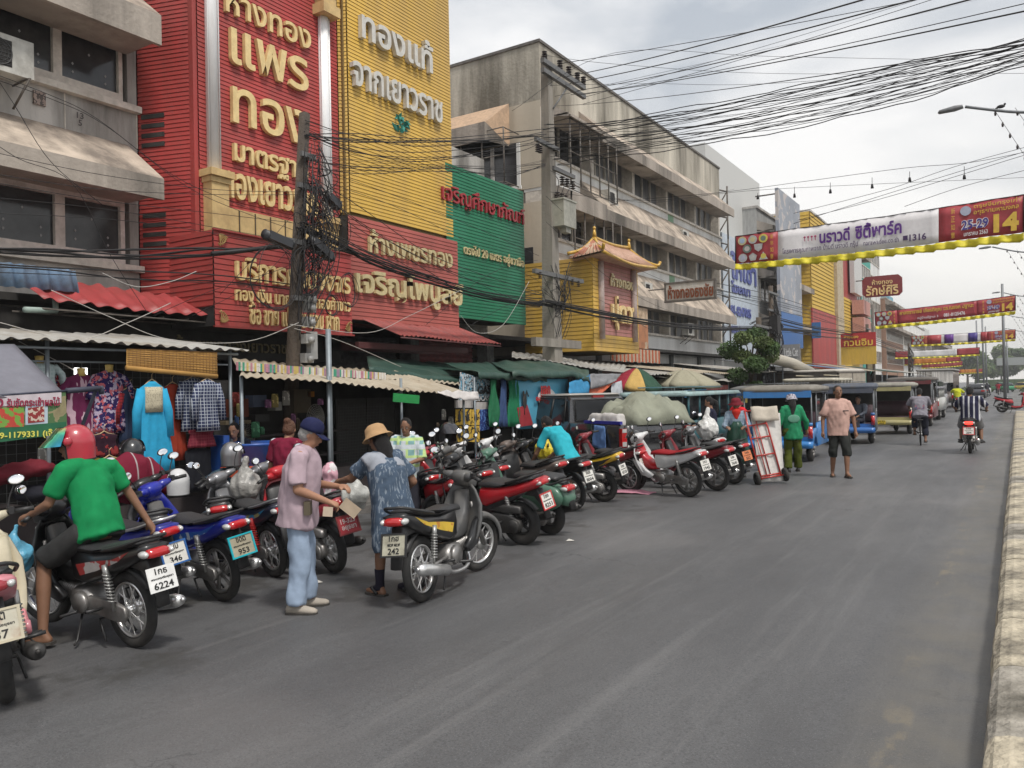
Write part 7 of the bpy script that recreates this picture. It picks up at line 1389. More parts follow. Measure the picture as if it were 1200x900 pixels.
# ================================================================= vehicles
bm(); glassd = M('car_glass', (.02, .022, .025), rough=.06, spec=.8, var=.1)
def carwheel(parent, x, y, r=.36, w=.24, m=None):
 t = MB(); T = Matrix.Translation((x, y, r)); t.torus(r - .085, .085, 28, 8, T=T, flat=w / .17); o = t.build('wheel', M('tyre_rubber', (0, 0, 0)), parent)
 q = MB(); q.tube([(0, -w * .42, 0), (0, w * .42, 0)], r * .62, 20, T=T)
 for i in range(6): a = 2 * PI * i / 6; q.tube([(r * .12 * math.cos(a), -w * .45, r * .12 * math.sin(a)), (r * .55 * math.cos(a), -w * .45, r * .55 * math.sin(a))], .03, 6, T=T); q.tube([(r * .12 * math.cos(a), w * .45, r * .12 * math.sin(a)), (r * .55 * math.cos(a), w * .45, r * .55 * math.sin(a))], .03, 6, T=T)
 q.build('rim', m or M('cast_aluminium', (0, 0, 0)), o); return o
# ---- grey pickup: x forward, origin on the ground under the tail
def pickup():
 pt = paint('paint_dark_grey', (.030, .030, .033), var=.1, stain=(.075, .07, .065), sfac=.35, coat=1, rough=.22); R_ = G(765, 558); t = thing('pickup_truck', 'dark grey extended cab pickup truck with an open door and a loaded bed', 'pickup truck', (-6.1, 14.85, gz(-6.1)), math.radians(153)); blk = M('black_plastic', (0, 0, 0))
 def secs(L_): return L_
 W = .88
 q = MB()                                              # bed: side walls, tailgate, floor
 for s in (1, -1): q.pillow([(.02, .48), (.02, 1.12), (.06, 1.16), (1.72, 1.16), (1.72, .42), (1.42, .42), (1.36, .62), (1.2, .74), (.98, .78), (.76, .74), (.60, .62), (.54, .42), (.2, .40)], .06, .02, c=s * (W - .06), smooth=True)
 q.box((.87, 0, .62), (1.68, W * 2 - .14, .05)); q.box((1.70, 0, .9), (.05, W * 2 - .1, .5)); q.build('bed', pt, t)
 q = MB(); q.pillow([(-.01, .58), (-.01, 1.12), (.05, 1.15), (.05, .58)], W - .13, .01); q.build('tailgate', pt, t); MB().box((-.02, 0, .92), (.02, .32, .09)).build('tailgate_handle', blk, t)
 q = MB(); q.box((-.10, 0, .50), (.16, 1.6, .14)); q.box((-.04, 0, .40), (.1, 1.4, .1)); q.build('rear_bumper', M('chrome', (0, 0, 0)), t)
 for s in (1, -1):
  q = MB(); q.box((.0, s * (W - .055), .90), (.09, .12, .36)); o = q.build('tail_light', M('red_lens', (0, 0, 0)), t); MB().box((-.047, s * (W - .055), .78), (.012, .10, .09)).build('reverse_light', M('clear_lens', (0, 0, 0)), o); MB().box((-.047, s * (W - .055), 1.04), (.012, .10, .07)).build('turn_light', M('clear_lens', (0, 0, 0)), o)
 # cab
 prof = [(1.74, .42), (1.74, 1.16), (1.92, 1.66), (2.05, 1.74), (3.05, 1.74), (3.25, 1.68), (3.85, 1.20), (4.9, 1.10), (5.1, .98), (5.15, .5), (4.85, .42), (4.7, .65), (4.4, .8), (4.05, .8), (3.8, .65), (3.7, .38), (2.4, .38)]
 q = MB(); n = len(prof); rings = []
 for t_, k in ((-1, .05), (-.96, .0), (0, 0), (.96, 0), (1, .05)):
  rings.append([(x, t_ * W * (1 - .20 * max(0, (z - 1.12)) / .62), z - (0 if z < 1.6 else k)) for x, z in prof])
 q.loft(rings, 0, True, True, False); q.build('cab', pt, t)
 def sq(pts, s, off=.012):
  P = [(x, s * (W * (1 - .20 * max(0, (z - 1.12)) / .62) + off), z) for x, z in pts]; return P
 for s in (1, -1):
  for nm, pts in (('rear_window', [(1.98, 1.2), (2.08, 1.62), (2.46, 1.66), (2.46, 1.2)]), ('side_window', [(2.56, 1.2), (2.56, 1.66), (3.1, 1.66), (3.72, 1.2)])):
   q = MB(); P = sq(pts, s); q.add(P, [tuple(range(4))]); q.add([(x, y - s * .01, z) for x, y, z in P], [(3, 2, 1, 0)]); q.build(nm, glassd, t)
  q = MB(); q.tube(sq([(1.94, 1.18), (2.05, 1.68), (3.15, 1.68), (3.78, 1.18)], s, .014), .014, 6); q.tube(sq([(2.51, 1.17), (2.51, 1.68)], s, .016), .02, 6); q.tube(sq([(2.5, .45), (2.5, 1.18)], s, .004), .006, 4); q.tube(sq([(3.7, .45), (3.74, 1.18)], s, .004), .006, 4); q.build('window_trim', blk, t)
  MB().box((2.72, s * (W + .02), 1.02), (.16, .03, .04)).build('door_handle', pt, t)
  q = MB(); q.ball((3.60, s * (W + .16), 1.25), (.06, .12, .10), 12, 8); q.build('side_mirror', M('mirror_maroon', (.35, .08, .09), rough=.3) if s > 0 else blk, t)
 q = MB(); P = [(1.735, -.70, 1.22), (1.735, .70, 1.22), (1.885, .62, 1.62), (1.885, -.62, 1.62)]; q.add([(x - .015, y, z) for x, y, z in P], [(0, 1, 2, 3), (3, 2, 1, 0)]); q.build('rear_window', glassd, t)
 q = MB(); q.tube([(1.73, -.72, 1.2), (1.73, .72, 1.2), (1.875, .64, 1.64), (1.875, -.64, 1.64), (1.73, -.72, 1.2)], .016, 6); q.build('rear_window_seal', blk, t)
 MB().box((1.90, 0, 1.70), (.06, .30, .045)).build('brake_light', M('brake_lens', (.30, .02, .02), rough=.3), t)
 q = MB(); P = [(3.28, -.64, 1.66), (3.28, .64, 1.66), (3.82, .76, 1.22), (3.82, -.76, 1.22)]; q.add([(x + .012, y, z + .012) for x, y, z in P], [(0, 1, 2, 3), (3, 2, 1, 0)]); q.build('windscreen', glassd, t)
 q = MB(); q.pillow([(1.97, 1.735), (2.1, 1.775), (3.0, 1.775), (3.2, 1.72)], W * .80, .01); q.build('roof', M('roof_sky_sheen_dust', (.38, .36, .33), rough=.35, coat=.5), t)  # added pale panel: the sky's reflection painted in, along with dust
 # open door on the left side, swung out
 dT = Matrix.Translation((3.74, W - .02, 0)) @ Matrix.Rotation(-1.15, 4, 'Z'); q = MB(); q.pillow([(-1.1, .48), (-1.14, 1.14), (-1.1, 1.18), (-.02, 1.18), (0, .5)], .05, .015, T=dT); o = q.build('door', pt, t); q = MB(); q.tube([(-1.1, 0, 1.16), (-1.02, -.06, 1.68), (-.62, -.08, 1.70), (-.05, 0, 1.2)], .028, 6, T=dT); q.build('door_frame', blk, o)
 q = MB(); q.box((-.55, -.06, .8), (.8, .03, .4), T=dT); q.build('door_lining', M('door_lining', (.05, .05, .05), rough=.8), o)
 for x in (.98, 4.25):
  for s in (1, -1): carwheel(t, x, s * .76)
 return t
PK = pickup(); PM = Matrix.Translation(PK.location) @ Matrix.Rotation(PK.rotation_euler.z, 4, 'Z')
# load under a canvas
q = MB(); gr = []
for i in range(15):
 row = []
 for j in range(19):
  x = -.02 + 1.5 * i / 14; y = -.94 + 1.5 * j / 18; h_ = 1.17 + .52 * math.sin(PI * min(1, max(0, (i + .2) / 14))) ** .5 * math.sin(PI * (j + .3) / 18.6) ** .45; h_ += .20 * mnoise.noise(V((i * .4, j * .3, 2))) + .08 * abs(mnoise.noise(V((i * .6 + j * .5, j * .2, 4)))) + .09 * mnoise.noise(V((i * .9, j * .9, 7))); row.append(PM @ V((x, y - .1, 1.13 if i in (0, 14) or j in (0, 18) else max(1.17, h_))))
 gr.append(row)
cv = sheet('canvas_cover', 'crumpled olive grey canvas covering the load in the pickup bed', 'cover', gr, M('canvas_olive', (.25, .26, .20), rough=.85, var=.15, scale=3, bump=.8, bscale=3), thick=.012)
q = MB(); q.box((.9, .32, 1.22), (1.1, .7, .26), T=PM, taper=.85); m_ = remesh(q, .04, 2, .03); m_.materials.append(M('sack_white', (.5, .48, .46), rough=.7)); tag(put('white_sacks', m_), 'white sacks showing under the canvas in the pickup bed', 'sacks')
q = MB(); q.box((.6, .86, 1.19), (1.2, .06, .06), T=PM); tag(q.build('blue_board', M('board_deep_blue', (.03, .03, .30), rough=.5)), 'deep blue board lying along the pickup bed', 'board')
q = MB(); p = PM @ V((.6, .95, 1.1)); o = drape(PM @ V((.45, .93, 1.12)), PM @ V((.8, .93, 1.14)), PM @ V((.86, .95, .72)), PM @ V((.4, .95, .62)), 10, 8, 0, .06, 3); sheet('towel', 'light blue towel hung over the side of the pickup', 'towel', o, cloth('towel_blue', (.12, .22, .45)), thick=.01)
# ---- three-wheeler and songthaew style taxis
def tuktuk(label, loc, rz, col, roof, L_=2.9, W=.70, Hh=1.75, group='parked three wheeled taxis', lamps=True, plate_=True, style=0, side=None):
 t = thing('tuk_tuk', label, 'tuk tuk', loc, rz, group); pb = paint('paint_%s' % str(col), col); pr = M('roof_%s' % str(roof), roof, rough=.6, var=.1, stain=(.15, .13, .11), sfac=.6); blk = M('black_plastic', (0, 0, 0)); chrome = M('chrome', (0, 0, 0)); pd = paint('paint_side_%s' % str(side), side) if side else pb
 q = MB()
 for s in (1, -1):
  q.pillow([(.0, .42), (.0, .74), (.25, .80), (.62, .80), (.66, .58), (.52, .42), (.45, .56), (.28, .62), (.12, .56), (.06, .42)], .035, .015, c=s * (W - .0)); q.pillow([(.64, .36), (.66, .92), (L_ - 1.05, .95), (L_ - .95, .36)], .025, .01, c=s * W)
 q.box((L_ / 2 - .2, 0, .38), (L_ - .5, W * 2 - .05, .07)); q.build('body_side', pd, t)
 q = MB(); q.pillow([(-.16, .34), (-.16, .50), (.02, .52), (.02, .34)], W + .03, .02); q.box((.02, 0, .56), (.03, W * 2, .1)); q.build('rear_bumper', pb, t)
 q = MB(); q.pillow([(L_ - 1.0, .36), (L_ - .98, .80), (L_ - .80, 1.0), (L_ - .55, .95), (L_ - .35, .62), (L_ - .42, .36)], W * .62, .06); q.build('front_body', pb, t)
 q = MB(); q.pillow([(-.02, Hh - .08), (0, Hh + .03), (L_ * .3, Hh + .09), (L_ - .75, Hh + .04), (L_ - .68, Hh - .07), (L_ - .75, Hh - .09), (.1, Hh - .10)], W + .06, .02); q.build('roof', pr, t)
 q = MB()
 for x in (.03, .68, L_ - .95): 
  for s in (1, -1): q.tube([(x, s * (W - .0), .42), (x, s * (W - .01), Hh - .06)], .02, 6)
 for s in (1, -1): q.tube([(.0, s * (W + .02), Hh - .1), (L_ - .8, s * (W + .02), Hh - .1)], .018, 6); q.tube([(.2, s * .4, Hh + .12), (L_ - 1, s * .4, Hh + .12)], .012, 5)
 for x in (.2, .8, 1.4): q.tube([(x, -.45, Hh + .12), (x, .45, Hh + .12)], .012, 5)
 q.build('frame', M('frame_steel_dull', (.16, .17, .18), rough=.5, metal=.4), t); MB().box((L_ - 1.12, 0, 1.12), (.03, W * 1.9, Hh - .75)).build('interior_shade_panel', dark, t); MB().box((.0, 0, Hh - .14), (.03, W * 2, .16)).build('rear_valance', pd, t)  # dark panel added across the open cab to stand in for interior shade
 for s in (1, -1):
  q = MB(); q.tube([(-.03, s * (W - .03), .58), (-.03, s * (W - .03), .86)], .055, 10); q.build('tail_light', M('red_lens', (0, 0, 0)), t); q = MB(); q.tube([(-.03, s * (W - .03), .86), (-.03, s * (W - .03), .94)], .058, 10); q.build('lamp_cap', pb, t)
  q = MB(); q.box((.72 + .2, s * (W + .002), 1.28), (.42, .012, .42)); q.build('side_window', glassd, t); q = MB(); q.box((.85, s * (W + .03), 1.0), (.14, .01, .09)); q.box((1.03, s * (W + .03), 1.0), (.14, .01, .09)); q.build('sticker', M('white_letters', (0, 0, 0)), t)
 q = MB(); q.pillow([(.45, .42), (.45, .62), (1.0, .62), (1.0, .42)], W - .06, .03); q.pillow([(L_ - 1.25, .44), (L_ - 1.3, 1.15), (L_ - 1.2, 1.15), (L_ - 1.1, .44)], W - .06, .03); q.build('seat', M('seat_blue_dark', (.02, .04, .09) if style else (.05, .02, .03), rough=.6), t)
 P = [(L_ - .92, -W * .8, 1.0), (L_ - .92, W * .8, 1.0), (L_ - .86, W * .8, Hh - .1), (L_ - .86, -W * .8, Hh - .1)]; q = MB(); q.add([V(p) for p in P], [(0, 1, 2, 3), (3, 2, 1, 0)]); q.build('windscreen', M('clear_glass', (.1, .12, .12), rough=.05, alpha=.35), t)
 for x, y in ((.29, W - .09), (.29, -W + .09), (L_ - .62, 0)): carwheel(t, x, y, .25, .15)
 if plate_: plate(t, Matrix.Translation((-.17, .22, .44)), ['1ก 23', '614'], bm(), bg=M('plate_yellow', (.62, .45, .03), rough=.5), w=.26, h=.13)
 return t
def at(u, v, du=0): return G(u, v)
nw = math.radians(90)
tuktuk('blue tuk tuk with a man in dark clothes sitting in its open back', (-4.35, 25.6, gz(-4.2)), nw + .10, (.03, .14, .42), (.10, .12, .16), W=.72, side=(.06, .07, .10))
tuktuk('blue tuk tuk with a grey canvas roof behind the woman in green', (-4.85, 19.3, gz(-4.85)), nw + .04, (.03, .20, .52), (.22, .205, .175), L_=3.0, W=.78, Hh=1.75, style=1)
tuktuk('cream yellow tuk tuk beyond the blue one', (-3.85, 30.6, gz(-4)), nw + .02, (.40, .36, .17), (.30, .29, .25), W=.72)
tuktuk('maroon three wheeler with an open dark back beyond the cream one', (-3.75, 36.0, gz(-3.7)), nw, (.14, .02, .025), (.10, .09, .08), L_=3.6, W=.80, Hh=1.95, style=1)
tuktuk('dark blue tuk tuk half hidden behind the red-shirted person', (-6.7, 24.5, gz(-6.7)), nw + .05, (.02, .06, .16), (.14, .14, .14), L_=3.2, W=.8, Hh=1.8, style=1)
def minibus(label, loc, rz, col, roof, L_=4.6, W=.85, Hh=1.95, name='songthaew', cat='minibus', tail=True):
 t = thing(name, label, cat, loc, rz); pb = paint('paint_%s' % str(col), col); pr = M('roof_%s' % str(roof), roof, rough=.5, var=.1, stain=(.2, .18, .15), sfac=.5); q = MB()
 q.pillow([(0, .45), (0, 1.1), (L_ - 1.3, 1.1), (L_ - 1.2, 1.1), (L_ - .7, 1.05), (L_ - .1, .95), (L_, .5), (L_ - .3, .4)], W, .04); q.build('body', pb, t)
 q = MB(); q.pillow([(-.1, Hh - .06), (0, Hh + .06), (L_ - 1.4, Hh + .06), (L_ - 1.1, Hh - .05), (.1, Hh - .08)], W + .05, .02); q.build('roof', pr, t); q = MB()
 for i in range(6): x = .03 + i * (L_ - 1.4) / 5; [q.tube([(x, s * (W - .03), 1.08), (x, s * (W - .03), Hh - .03)], .03, 6) for s in (1, -1)]
 for s in (1, -1): q.tube([(.2, s * .5, Hh + .16), (L_ - 1.6, s * .5, Hh + .16)], .018, 6)
 q.build('frame', pb, t)
 for s in (1, -1): MB().box(((L_ - 1.4) / 2, s * (W - .035), 1.5), (L_ - 1.45, .012, .62)).build('side_window', glassd, t); MB().box((-.02, s * (W - .1), .8), (.06, .12, .22)).build('tail_light', M('red_lens', (0, 0, 0)), t)
 MB().box((L_ - 1.05, 0, 1.48), (.02, W * 1.7, .6)).build('windscreen', glassd, t); MB().box((-.03, 0, 1.45), (.03, W * 1.6, .6)).build('rear_opening', glassd, t); MB().box((-.05, 0, .45), (.08, W * 2, .12)).build('bumper', M('black_plastic', (0, 0, 0)), t)
 for x in (.8, L_ - .8):
  for s in (1, -1): carwheel(t, x, s * (W - .13), .33, .2)
 return t
minibus('teal roofed minibus with dark windows right behind the pickup', (-7.4, 18.0, gz(-7.4)), nw + .03, (.02, .10, .12), (.30, .42, .42), L_=5.6, Hh=1.74)
t = thing('box_truck', 'pale box truck with a cream tarpaulin side behind the walking man', 'truck', (-6.0, 36.5, gz(-6)), math.radians(150)); q = MB(); q.box((1.7, 0, 1.65), (3.3, 1.75, 1.5)); q.build('box', M('truck_box', (.16, .145, .13), rough=.7, var=.1), t); q = MB(); q.pillow([(0, 2.38), (.1, 2.52), (3.3, 2.52), (3.4, 2.38)], .9, .06); q.build('roof', M('truck_roof', (.48, .45, .40), rough=.6), t)
for s in (-.42, .42): MB().box((-.02, s, 1.65), (.05, .78, 1.35)).build('rear_door', M('truck_door', (.38, .34, .28), rough=.7, stain=(.2, .17, .14)), t)
q = MB(); q.box((0, 0, 1.65), (.08, .06, 1.4)); q.box((-.01, 0, .9), (.1, 1.75, .08)); q.box((-.01, 0, 2.36), (.1, 1.75, .06)); q.build('door_frame', bar, t); MB().pillow([(3.5, .5), (3.5, 1.9), (4.3, 1.85), (4.8, 1.2), (4.9, .5)], .8, .05).build('cab', pb_ := paint('paint_cab_white', (.5, .5, .48)), t)
for x in (.9, 4.1):
 for s in (1, -1): carwheel(t, x, s * .72, .36, .22)
minibus('cream arched roof songthaew beyond the box truck', (-6.6, 31.0, gz(-6)), nw, (.42, .37, .25), (.50, .47, .38), L_=4.8, W=.9, Hh=2.05)
minibus('old bus with a wide dark windscreen far down the left lane', (-4.9, 63, gz(-5)), nw, (.22, .18, .16), (.28, .27, .25), L_=7, W=1.15, Hh=2.7, name='bus', cat='bus')
minibus('small white pickup with a low load beyond the maroon three wheeler', (-3.9, 42, gz(-4)), nw, (.42, .42, .40), (.18, .18, .2), L_=4.2, W=.8, Hh=1.55, name='delivery_truck', cat='truck'); minibus('dark songthaew in the distance beside the stalls', (-4.6, 49, gz(-4.6)), nw, (.06, .06, .07), (.2, .2, .2), Hh=1.9); minibus('grey van parked far down the left side', (-4.8, 56, gz(-5)), nw, (.2, .2, .21), (.3, .3, .3), Hh=1.8, name='van', cat='van')
def car(label, loc, rz, col, name='car', cat='car'):
 t = thing(name, label, cat, loc, rz); pb = paint('paint_%s' % str(col), col); q = MB(); q.pillow([(0, .35), (.0, .85), (.4, .95), (3.0, .92), (4.0, .8), (4.2, .6), (4.2, .32), (.2, .28)], .84, .06); q.build('body', pb, t); q = MB(); q.pillow([(.25, .93), (.75, 1.4), (2.3, 1.42), (3.1, .92)], .72, .08); q.build('cabin', glassd, t); MB().pillow([(.75, 1.39), (1.0, 1.45), (2.1, 1.46), (2.35, 1.40)], .62, .02).build('roof', pb, t)
 for s in (1, -1): MB().ball((4.15, s * .62, .66), (.08, .16, .09), 10, 6).build('headlight', M('clear_lens', (0, 0, 0)), t); MB().box((-.01, s * .62, .75), (.04, .3, .14)).build('tail_light', M('red_lens', (0, 0, 0)), t)
 for x in (.8, 3.4):
  for s in (1, -1): carwheel(t, x, s * .74, .31, .19)
 return t
car('white car coming towards the camera in the distance', (-3.6, 112, 0), -nw, (.5, .5, .5)); car('green taxi crossing at the end of the median', (-.9, 142, 0), nw + .6, (.02, .22, .09)); car('yellow and white taxi behind the green one', (1.5, 150, 0), nw + .5, (.55, .42, .05)); car('maroon car crossing behind the green taxi', (2.5, 135, 0), nw + .3, (.2, .04, .04))
car('dark car far down the road', (-3.6, 92, 0), nw, (.06, .06, .07))
# ================================================================= motorcycles
Bm = bm(); bluep = paint('bike_blue', (.008, .018, .30)); redp = paint('bike_red', (.42, .008, .016)); mar = paint('bike_maroon', (.20, .010, .018)); yelb = paint('bike_yellow', (.66, .40, .02)); whp = paint('bike_white', (.62, .62, .62)); blk = paint('bike_black', (.010, .010, .011), sfac=.12); slv = paint('bike_silver', (.26, .26, .27), metal=.6); grp = paint('bike_green', (.07, .16, .11)); pnk = paint('bike_pink', (.62, .22, .26)); crm = paint('bike_cream', (.56, .50, .36)); gryp = M('grey_plastic', (.09, .09, .09), rough=.5, var=.15, stain=(.2, .18, .15), sfac=.4); prov = 'พระนครศรีอยุธยา'
cyan = M('plate_frame_cyan', (.02, .42, .50), rough=.4); bfr = M('plate_frame_blue', (.03, .12, .35), rough=.4); rfr = M('plate_frame_red', (.5, .03, .03), rough=.4); bkf = M('black_plastic', (0, 0, 0))
def bike(label, rear, front=None, ang=None, dist=None, **k):
 a = G(*rear); r = ang if ang is not None else hd(a, G(*front)); return make_bike(label, (a.x, a.y, a.z), r, **k)
B2 = bike('black motorcycle ridden by the man in the green shirt, nearest the kerb row start', (158, 758), (46, 734), kind='wave', wheels='spoke', body=blk, inner=Bm['black'], lines=['1กธ', prov, '6224'], steer=.25, lean=-.06, stripe=M('sticker_silver', (.35, .33, .32), rough=.4, alt=(.3, .03, .03), altscale=8), pbg=M('plate_bright', (.78, .78, .76), rough=.4))
B1 = make_bike('cream and pink scooter cut off by the lower left corner', (G(9, 822).x, G(9, 822).y, G(6, 822).z), math.radians(158), kind='scoot', wheels='cast', body=pnk, shield=crm, inner=crm, lines=['ขตต', prov, '437'], steer=.2, border=crm, pbg=M('plate_rusty', (.55, .52, .42), rough=.6, stain=(.28, .13, .06), sfac=.9), tail=M('red_lens_dark', (.30, .02, .03), rough=.15, coat=1))
bike('blue motorcycle with a chrome rail partly hidden behind the green-shirted rider', (183, 716), ang=math.radians(178), kind='wave', body=bluep, lines=['กนม', prov, '346'], border=bfr, rail=Bm['chrome'], steer=.2)
bike('royal blue motorcycle with a turquoise plate frame left of the man in the pink shirt', (262, 704), ang=math.radians(176), kind='wave', body=bluep, shield=bluep, inner=gryp, lines=['ขตต', prov, '953'], border=cyan, pbg=M('plate_faded', (.42, .38, .28), rough=.5, stain=(.2, .17, .1)), steer=.3, stripe=M('sticker_blue_white', (.02, .10, .38), rough=.4, alt=(.45, .5, .55), altscale=9, altpos=.56))
bike('silver and dark blue motorcycle with red springs behind the man in the pink shirt', (322, 676), ang=math.radians(168), kind='wave', wheels='spoke', body=paint('bike_navy', (.01, .015, .04)), shield=slv, inner=slv, lines=None, spring=M('spring_red', (.5, .02, .02), rough=.4), steer=.3, stripe=M('sticker_cyan', (.02, .22, .42), rough=.4, alt=(.35, .3, .12), altscale=10), rail=slv)
bike('red and pink scooter with a red number plate behind the woman in the hat', (392, 671), ang=math.radians(166), kind='scoot', wheels='spoke', body=paint('bike_red_pink', (.50, .05, .07)), shield=redp, lines=['19-323', 'อยุธยา'], pbg=M('plate_red', (.38, .03, .04), rough=.5), pink=M('plate_pale_ink', (.6, .5, .48)), border=M('plate_frame_dark', (.2, .03, .03)), steer=.2)
BY = bike('black motorcycle with yellow side stickers standing apart in the road, exhaust side showing', (497, 705), (568, 668), kind='wave', wheels='spoke', body=blk, shield=gryp, inner=gryp, lines=['1กฮ', 'ฮฮ', '242'], border=bkf, pbg=M('plate_yellowish', (.48, .46, .36), rough=.6, stain=(.12, .1, .07), sfac=.9), steer=-.35, stripe=M('sticker_yellow', (.62, .42, .04), rough=.4, alt=(.5, .2, .03), altscale=10, altpos=.6), lean=-.1)
bike('bright red maxi scooter with a red framed plate', (613, 638), ang=math.radians(178), kind='maxi', body=redp, shield=blk, inner=bkf, lines=['1ขก', prov, '8251'], border=rfr, steer=.15)
bike('sage green classic scooter behind the red maxi scooter', (646, 626), ang=math.radians(172), kind='vespa', body=grp, shield=grp, inner=Bm['black'], lines=None, steer=.3, rail=Bm['black'])
bike('black motorcycle right of the man in turquoise, left of the yellow one', (672, 598), ang=math.radians(165), kind='wave', body=blk, lines=['ขมธ', prov, '8004'], border=gryp, steer=.2)
bike('yellow motorcycle with black graphics beside the pickup', (708, 588), ang=math.radians(178), kind='scoot', body=yelb, shield=yelb, lines=['1กร', prov, '4718'], steer=.2, stripe=M('sticker_black_red', (.02, .02, .02), rough=.4, alt=(.45, .05, .02), altscale=9, altpos=.6))
bike('maroon motorcycle right of the yellow one', (738, 577), ang=math.radians(165), kind='wave', wheels='spoke', body=mar, lines=['ขคต', prov, '661'], steer=.2)
bike('white and red motorcycle in front of the pickup tailgate', (808, 582), ang=math.radians(162), kind='wave', body=whp, shield=whp, inner=redp, seat=cloth('seat_red', (.28, .015, .02)), lines=['1กว', prov, '1945'], border=None, steer=.2)
bike('maroon black motorcycle just right of the white and red one', (840, 575), ang=math.radians(163), kind='wave', body=mar, shield=mar, lines=['1กง', prov, '7645'], steer=.15)
bike('silver and black motorcycle with an orange plate near the hand truck', (860, 567), ang=math.radians(155), kind='wave', body=blk, shield=slv, lines=['1กจ', prov, '552'], pbg=M('plate_orange', (.62, .20, .08), rough=.5), steer=.2)
# second line of bikes behind the first
def bikeat(label, x, y, deg, **k): return make_bike(label, (x, y, gz(x)), math.radians(deg), **k)
bikeat('dark motorcycle in the second line behind the blue ones', -7.1, 5.5, 140, kind='wave', body=blk, shield=paint('bike_teal_dark', (.02, .06, .09)), lines=None, steer=.5, detail=False)
bikeat('silver nosed motorcycle in front of the plaid shirts', -7.2, 6.4, 150, kind='wave', body=slv, shield=slv, lines=None, steer=.6, detail=False)
bikeat('black scooter with round mirrors in front of the food stall', -6.6, 8.3, 150, kind='scoot', body=blk, lines=None, steer=.3, detail=False)
bikeat('dark red motorcycle by the woman in the plaid shirt', -6.7, 9.3, 160, kind='wave', body=mar, lines=None, steer=.4, detail=False)
bikeat('red motorcycle behind the woman in the denim dress', -6.0, 8.0, 150, kind='wave', body=redp, lines=None, steer=.3, detail=False)
bikeat('grey motorcycle behind the black and yellow one', -6.2, 8.9, 150, kind='scoot', body=gryp, shield=gryp, lines=None, steer=.3, detail=False)
bikeat('black motorcycle behind the red maxi scooter', -6.7, 10.0, 155, kind='wave', body=blk, shield=whp, lines=None, steer=.5, detail=False)
bikeat('brown and grey scooter the man in turquoise works on', -5.9, 10.3, 158, kind='maxi', body=M('bike_brown', (.13, .10, .085), rough=.5), lines=None, steer=.3, detail=False)
bikeat('blue and white motorcycle left of the pickup door', -7.1, 11.4, 155, kind='wave', body=bluep, shield=whp, lines=None, steer=.4, detail=False)
bikeat('white and black scooter beside the woman in the green apron', -5.15, 15.6, 140, kind='scoot', body=whp, shield=blk, lines=None, steer=.3, detail=False)
bikeat('black motorcycle behind the blue ones at the left', -6.9, 4.6, 150, kind='wave', body=blk, lines=None, steer=.5, detail=False)
# single helmets
def helmet(label, p, rz, shell, visor=None, sc=1.0):
 t = thing('helmet_on_bike', label, 'helmet', p, rz, 'helmets left on the motorcycles'); t.scale = (sc,) * 3; helmet_mesh(t, Matrix.Identity(4), shell, visor); return t
hb, hw, hr_ = paint('helmet_black', (.012, .012, .014), coat=1), paint('helmet_white', (.6, .6, .6)), paint('helmet_red', (.45, .02, .04), coat=1); smoke = M('visor_smoke', (.03, .03, .035), rough=.05, spec=.9)
helmet('glossy black helmet on a mirror beside the sky blue dress', onX(155, 532, -8.2), 2.6, hb, smoke); helmet('white helmet resting on a seat in front of the blue dress', onX(209, 568, -7.6), 2.4, hw); helmet('glossy black helmet perched high behind the woman in the denim dress', onX(525, 509, -7.9), -.3, hb, smoke, 1.15)
helmet('white and black helmet on the white and red motorcycle', onX(744, 515, -6.0), 2.5, hb, hw); helmet('silver grey helmet on the handlebars in front of the plaid shirts', onX(271, 535, -7.8), 2.2, slv, smoke)
q = MB(); q.ball((0, 0, 0), (.16, .26, .28), 14, 10); caps(q, V((0, .2, .12)), V((.12, .36, -.15)), .09, .08); caps(q, V((0, -.2, .12)), V((.12, -.34, -.15)), .09, .08); m_ = remesh(q, .025, 2, .03); m_.materials.append(pat('jacket_maroon', [(.16, .012, .03), (.35, .3, .3)], 'stripe', 5, width=.08)); tag(put('jacket', m_, None, onX(152, 560, -8.1)), 'maroon jacket with pale stripes draped on a bike beside the blue dress', 'jacket')
# plastic bags
def bag(label, p, c, r, alpha=.8, name='plastic_bag'):
 q = MB(); q.ball((0, 0, 0), (r, r * .9, r), 14, 10); q.tube([(0, 0, r * .6), (0, 0, r * 1.3), (0, .02, r * 1.9)], [r * .6, r * .22, r * .14], 10); m_ = remesh(q, .014, 1, .03, (14, 14, 10), seed=r); m_.materials.append(M('bag_%s' % str(c), c, rough=.3, var=.2, scale=8, bump=.8, bscale=10)); return tag(put(name, m_, None, p), label, 'bag')
# ================================================================= people
def gp_(u, v): p = G(u, v); return (p.x, p.y, p.z)
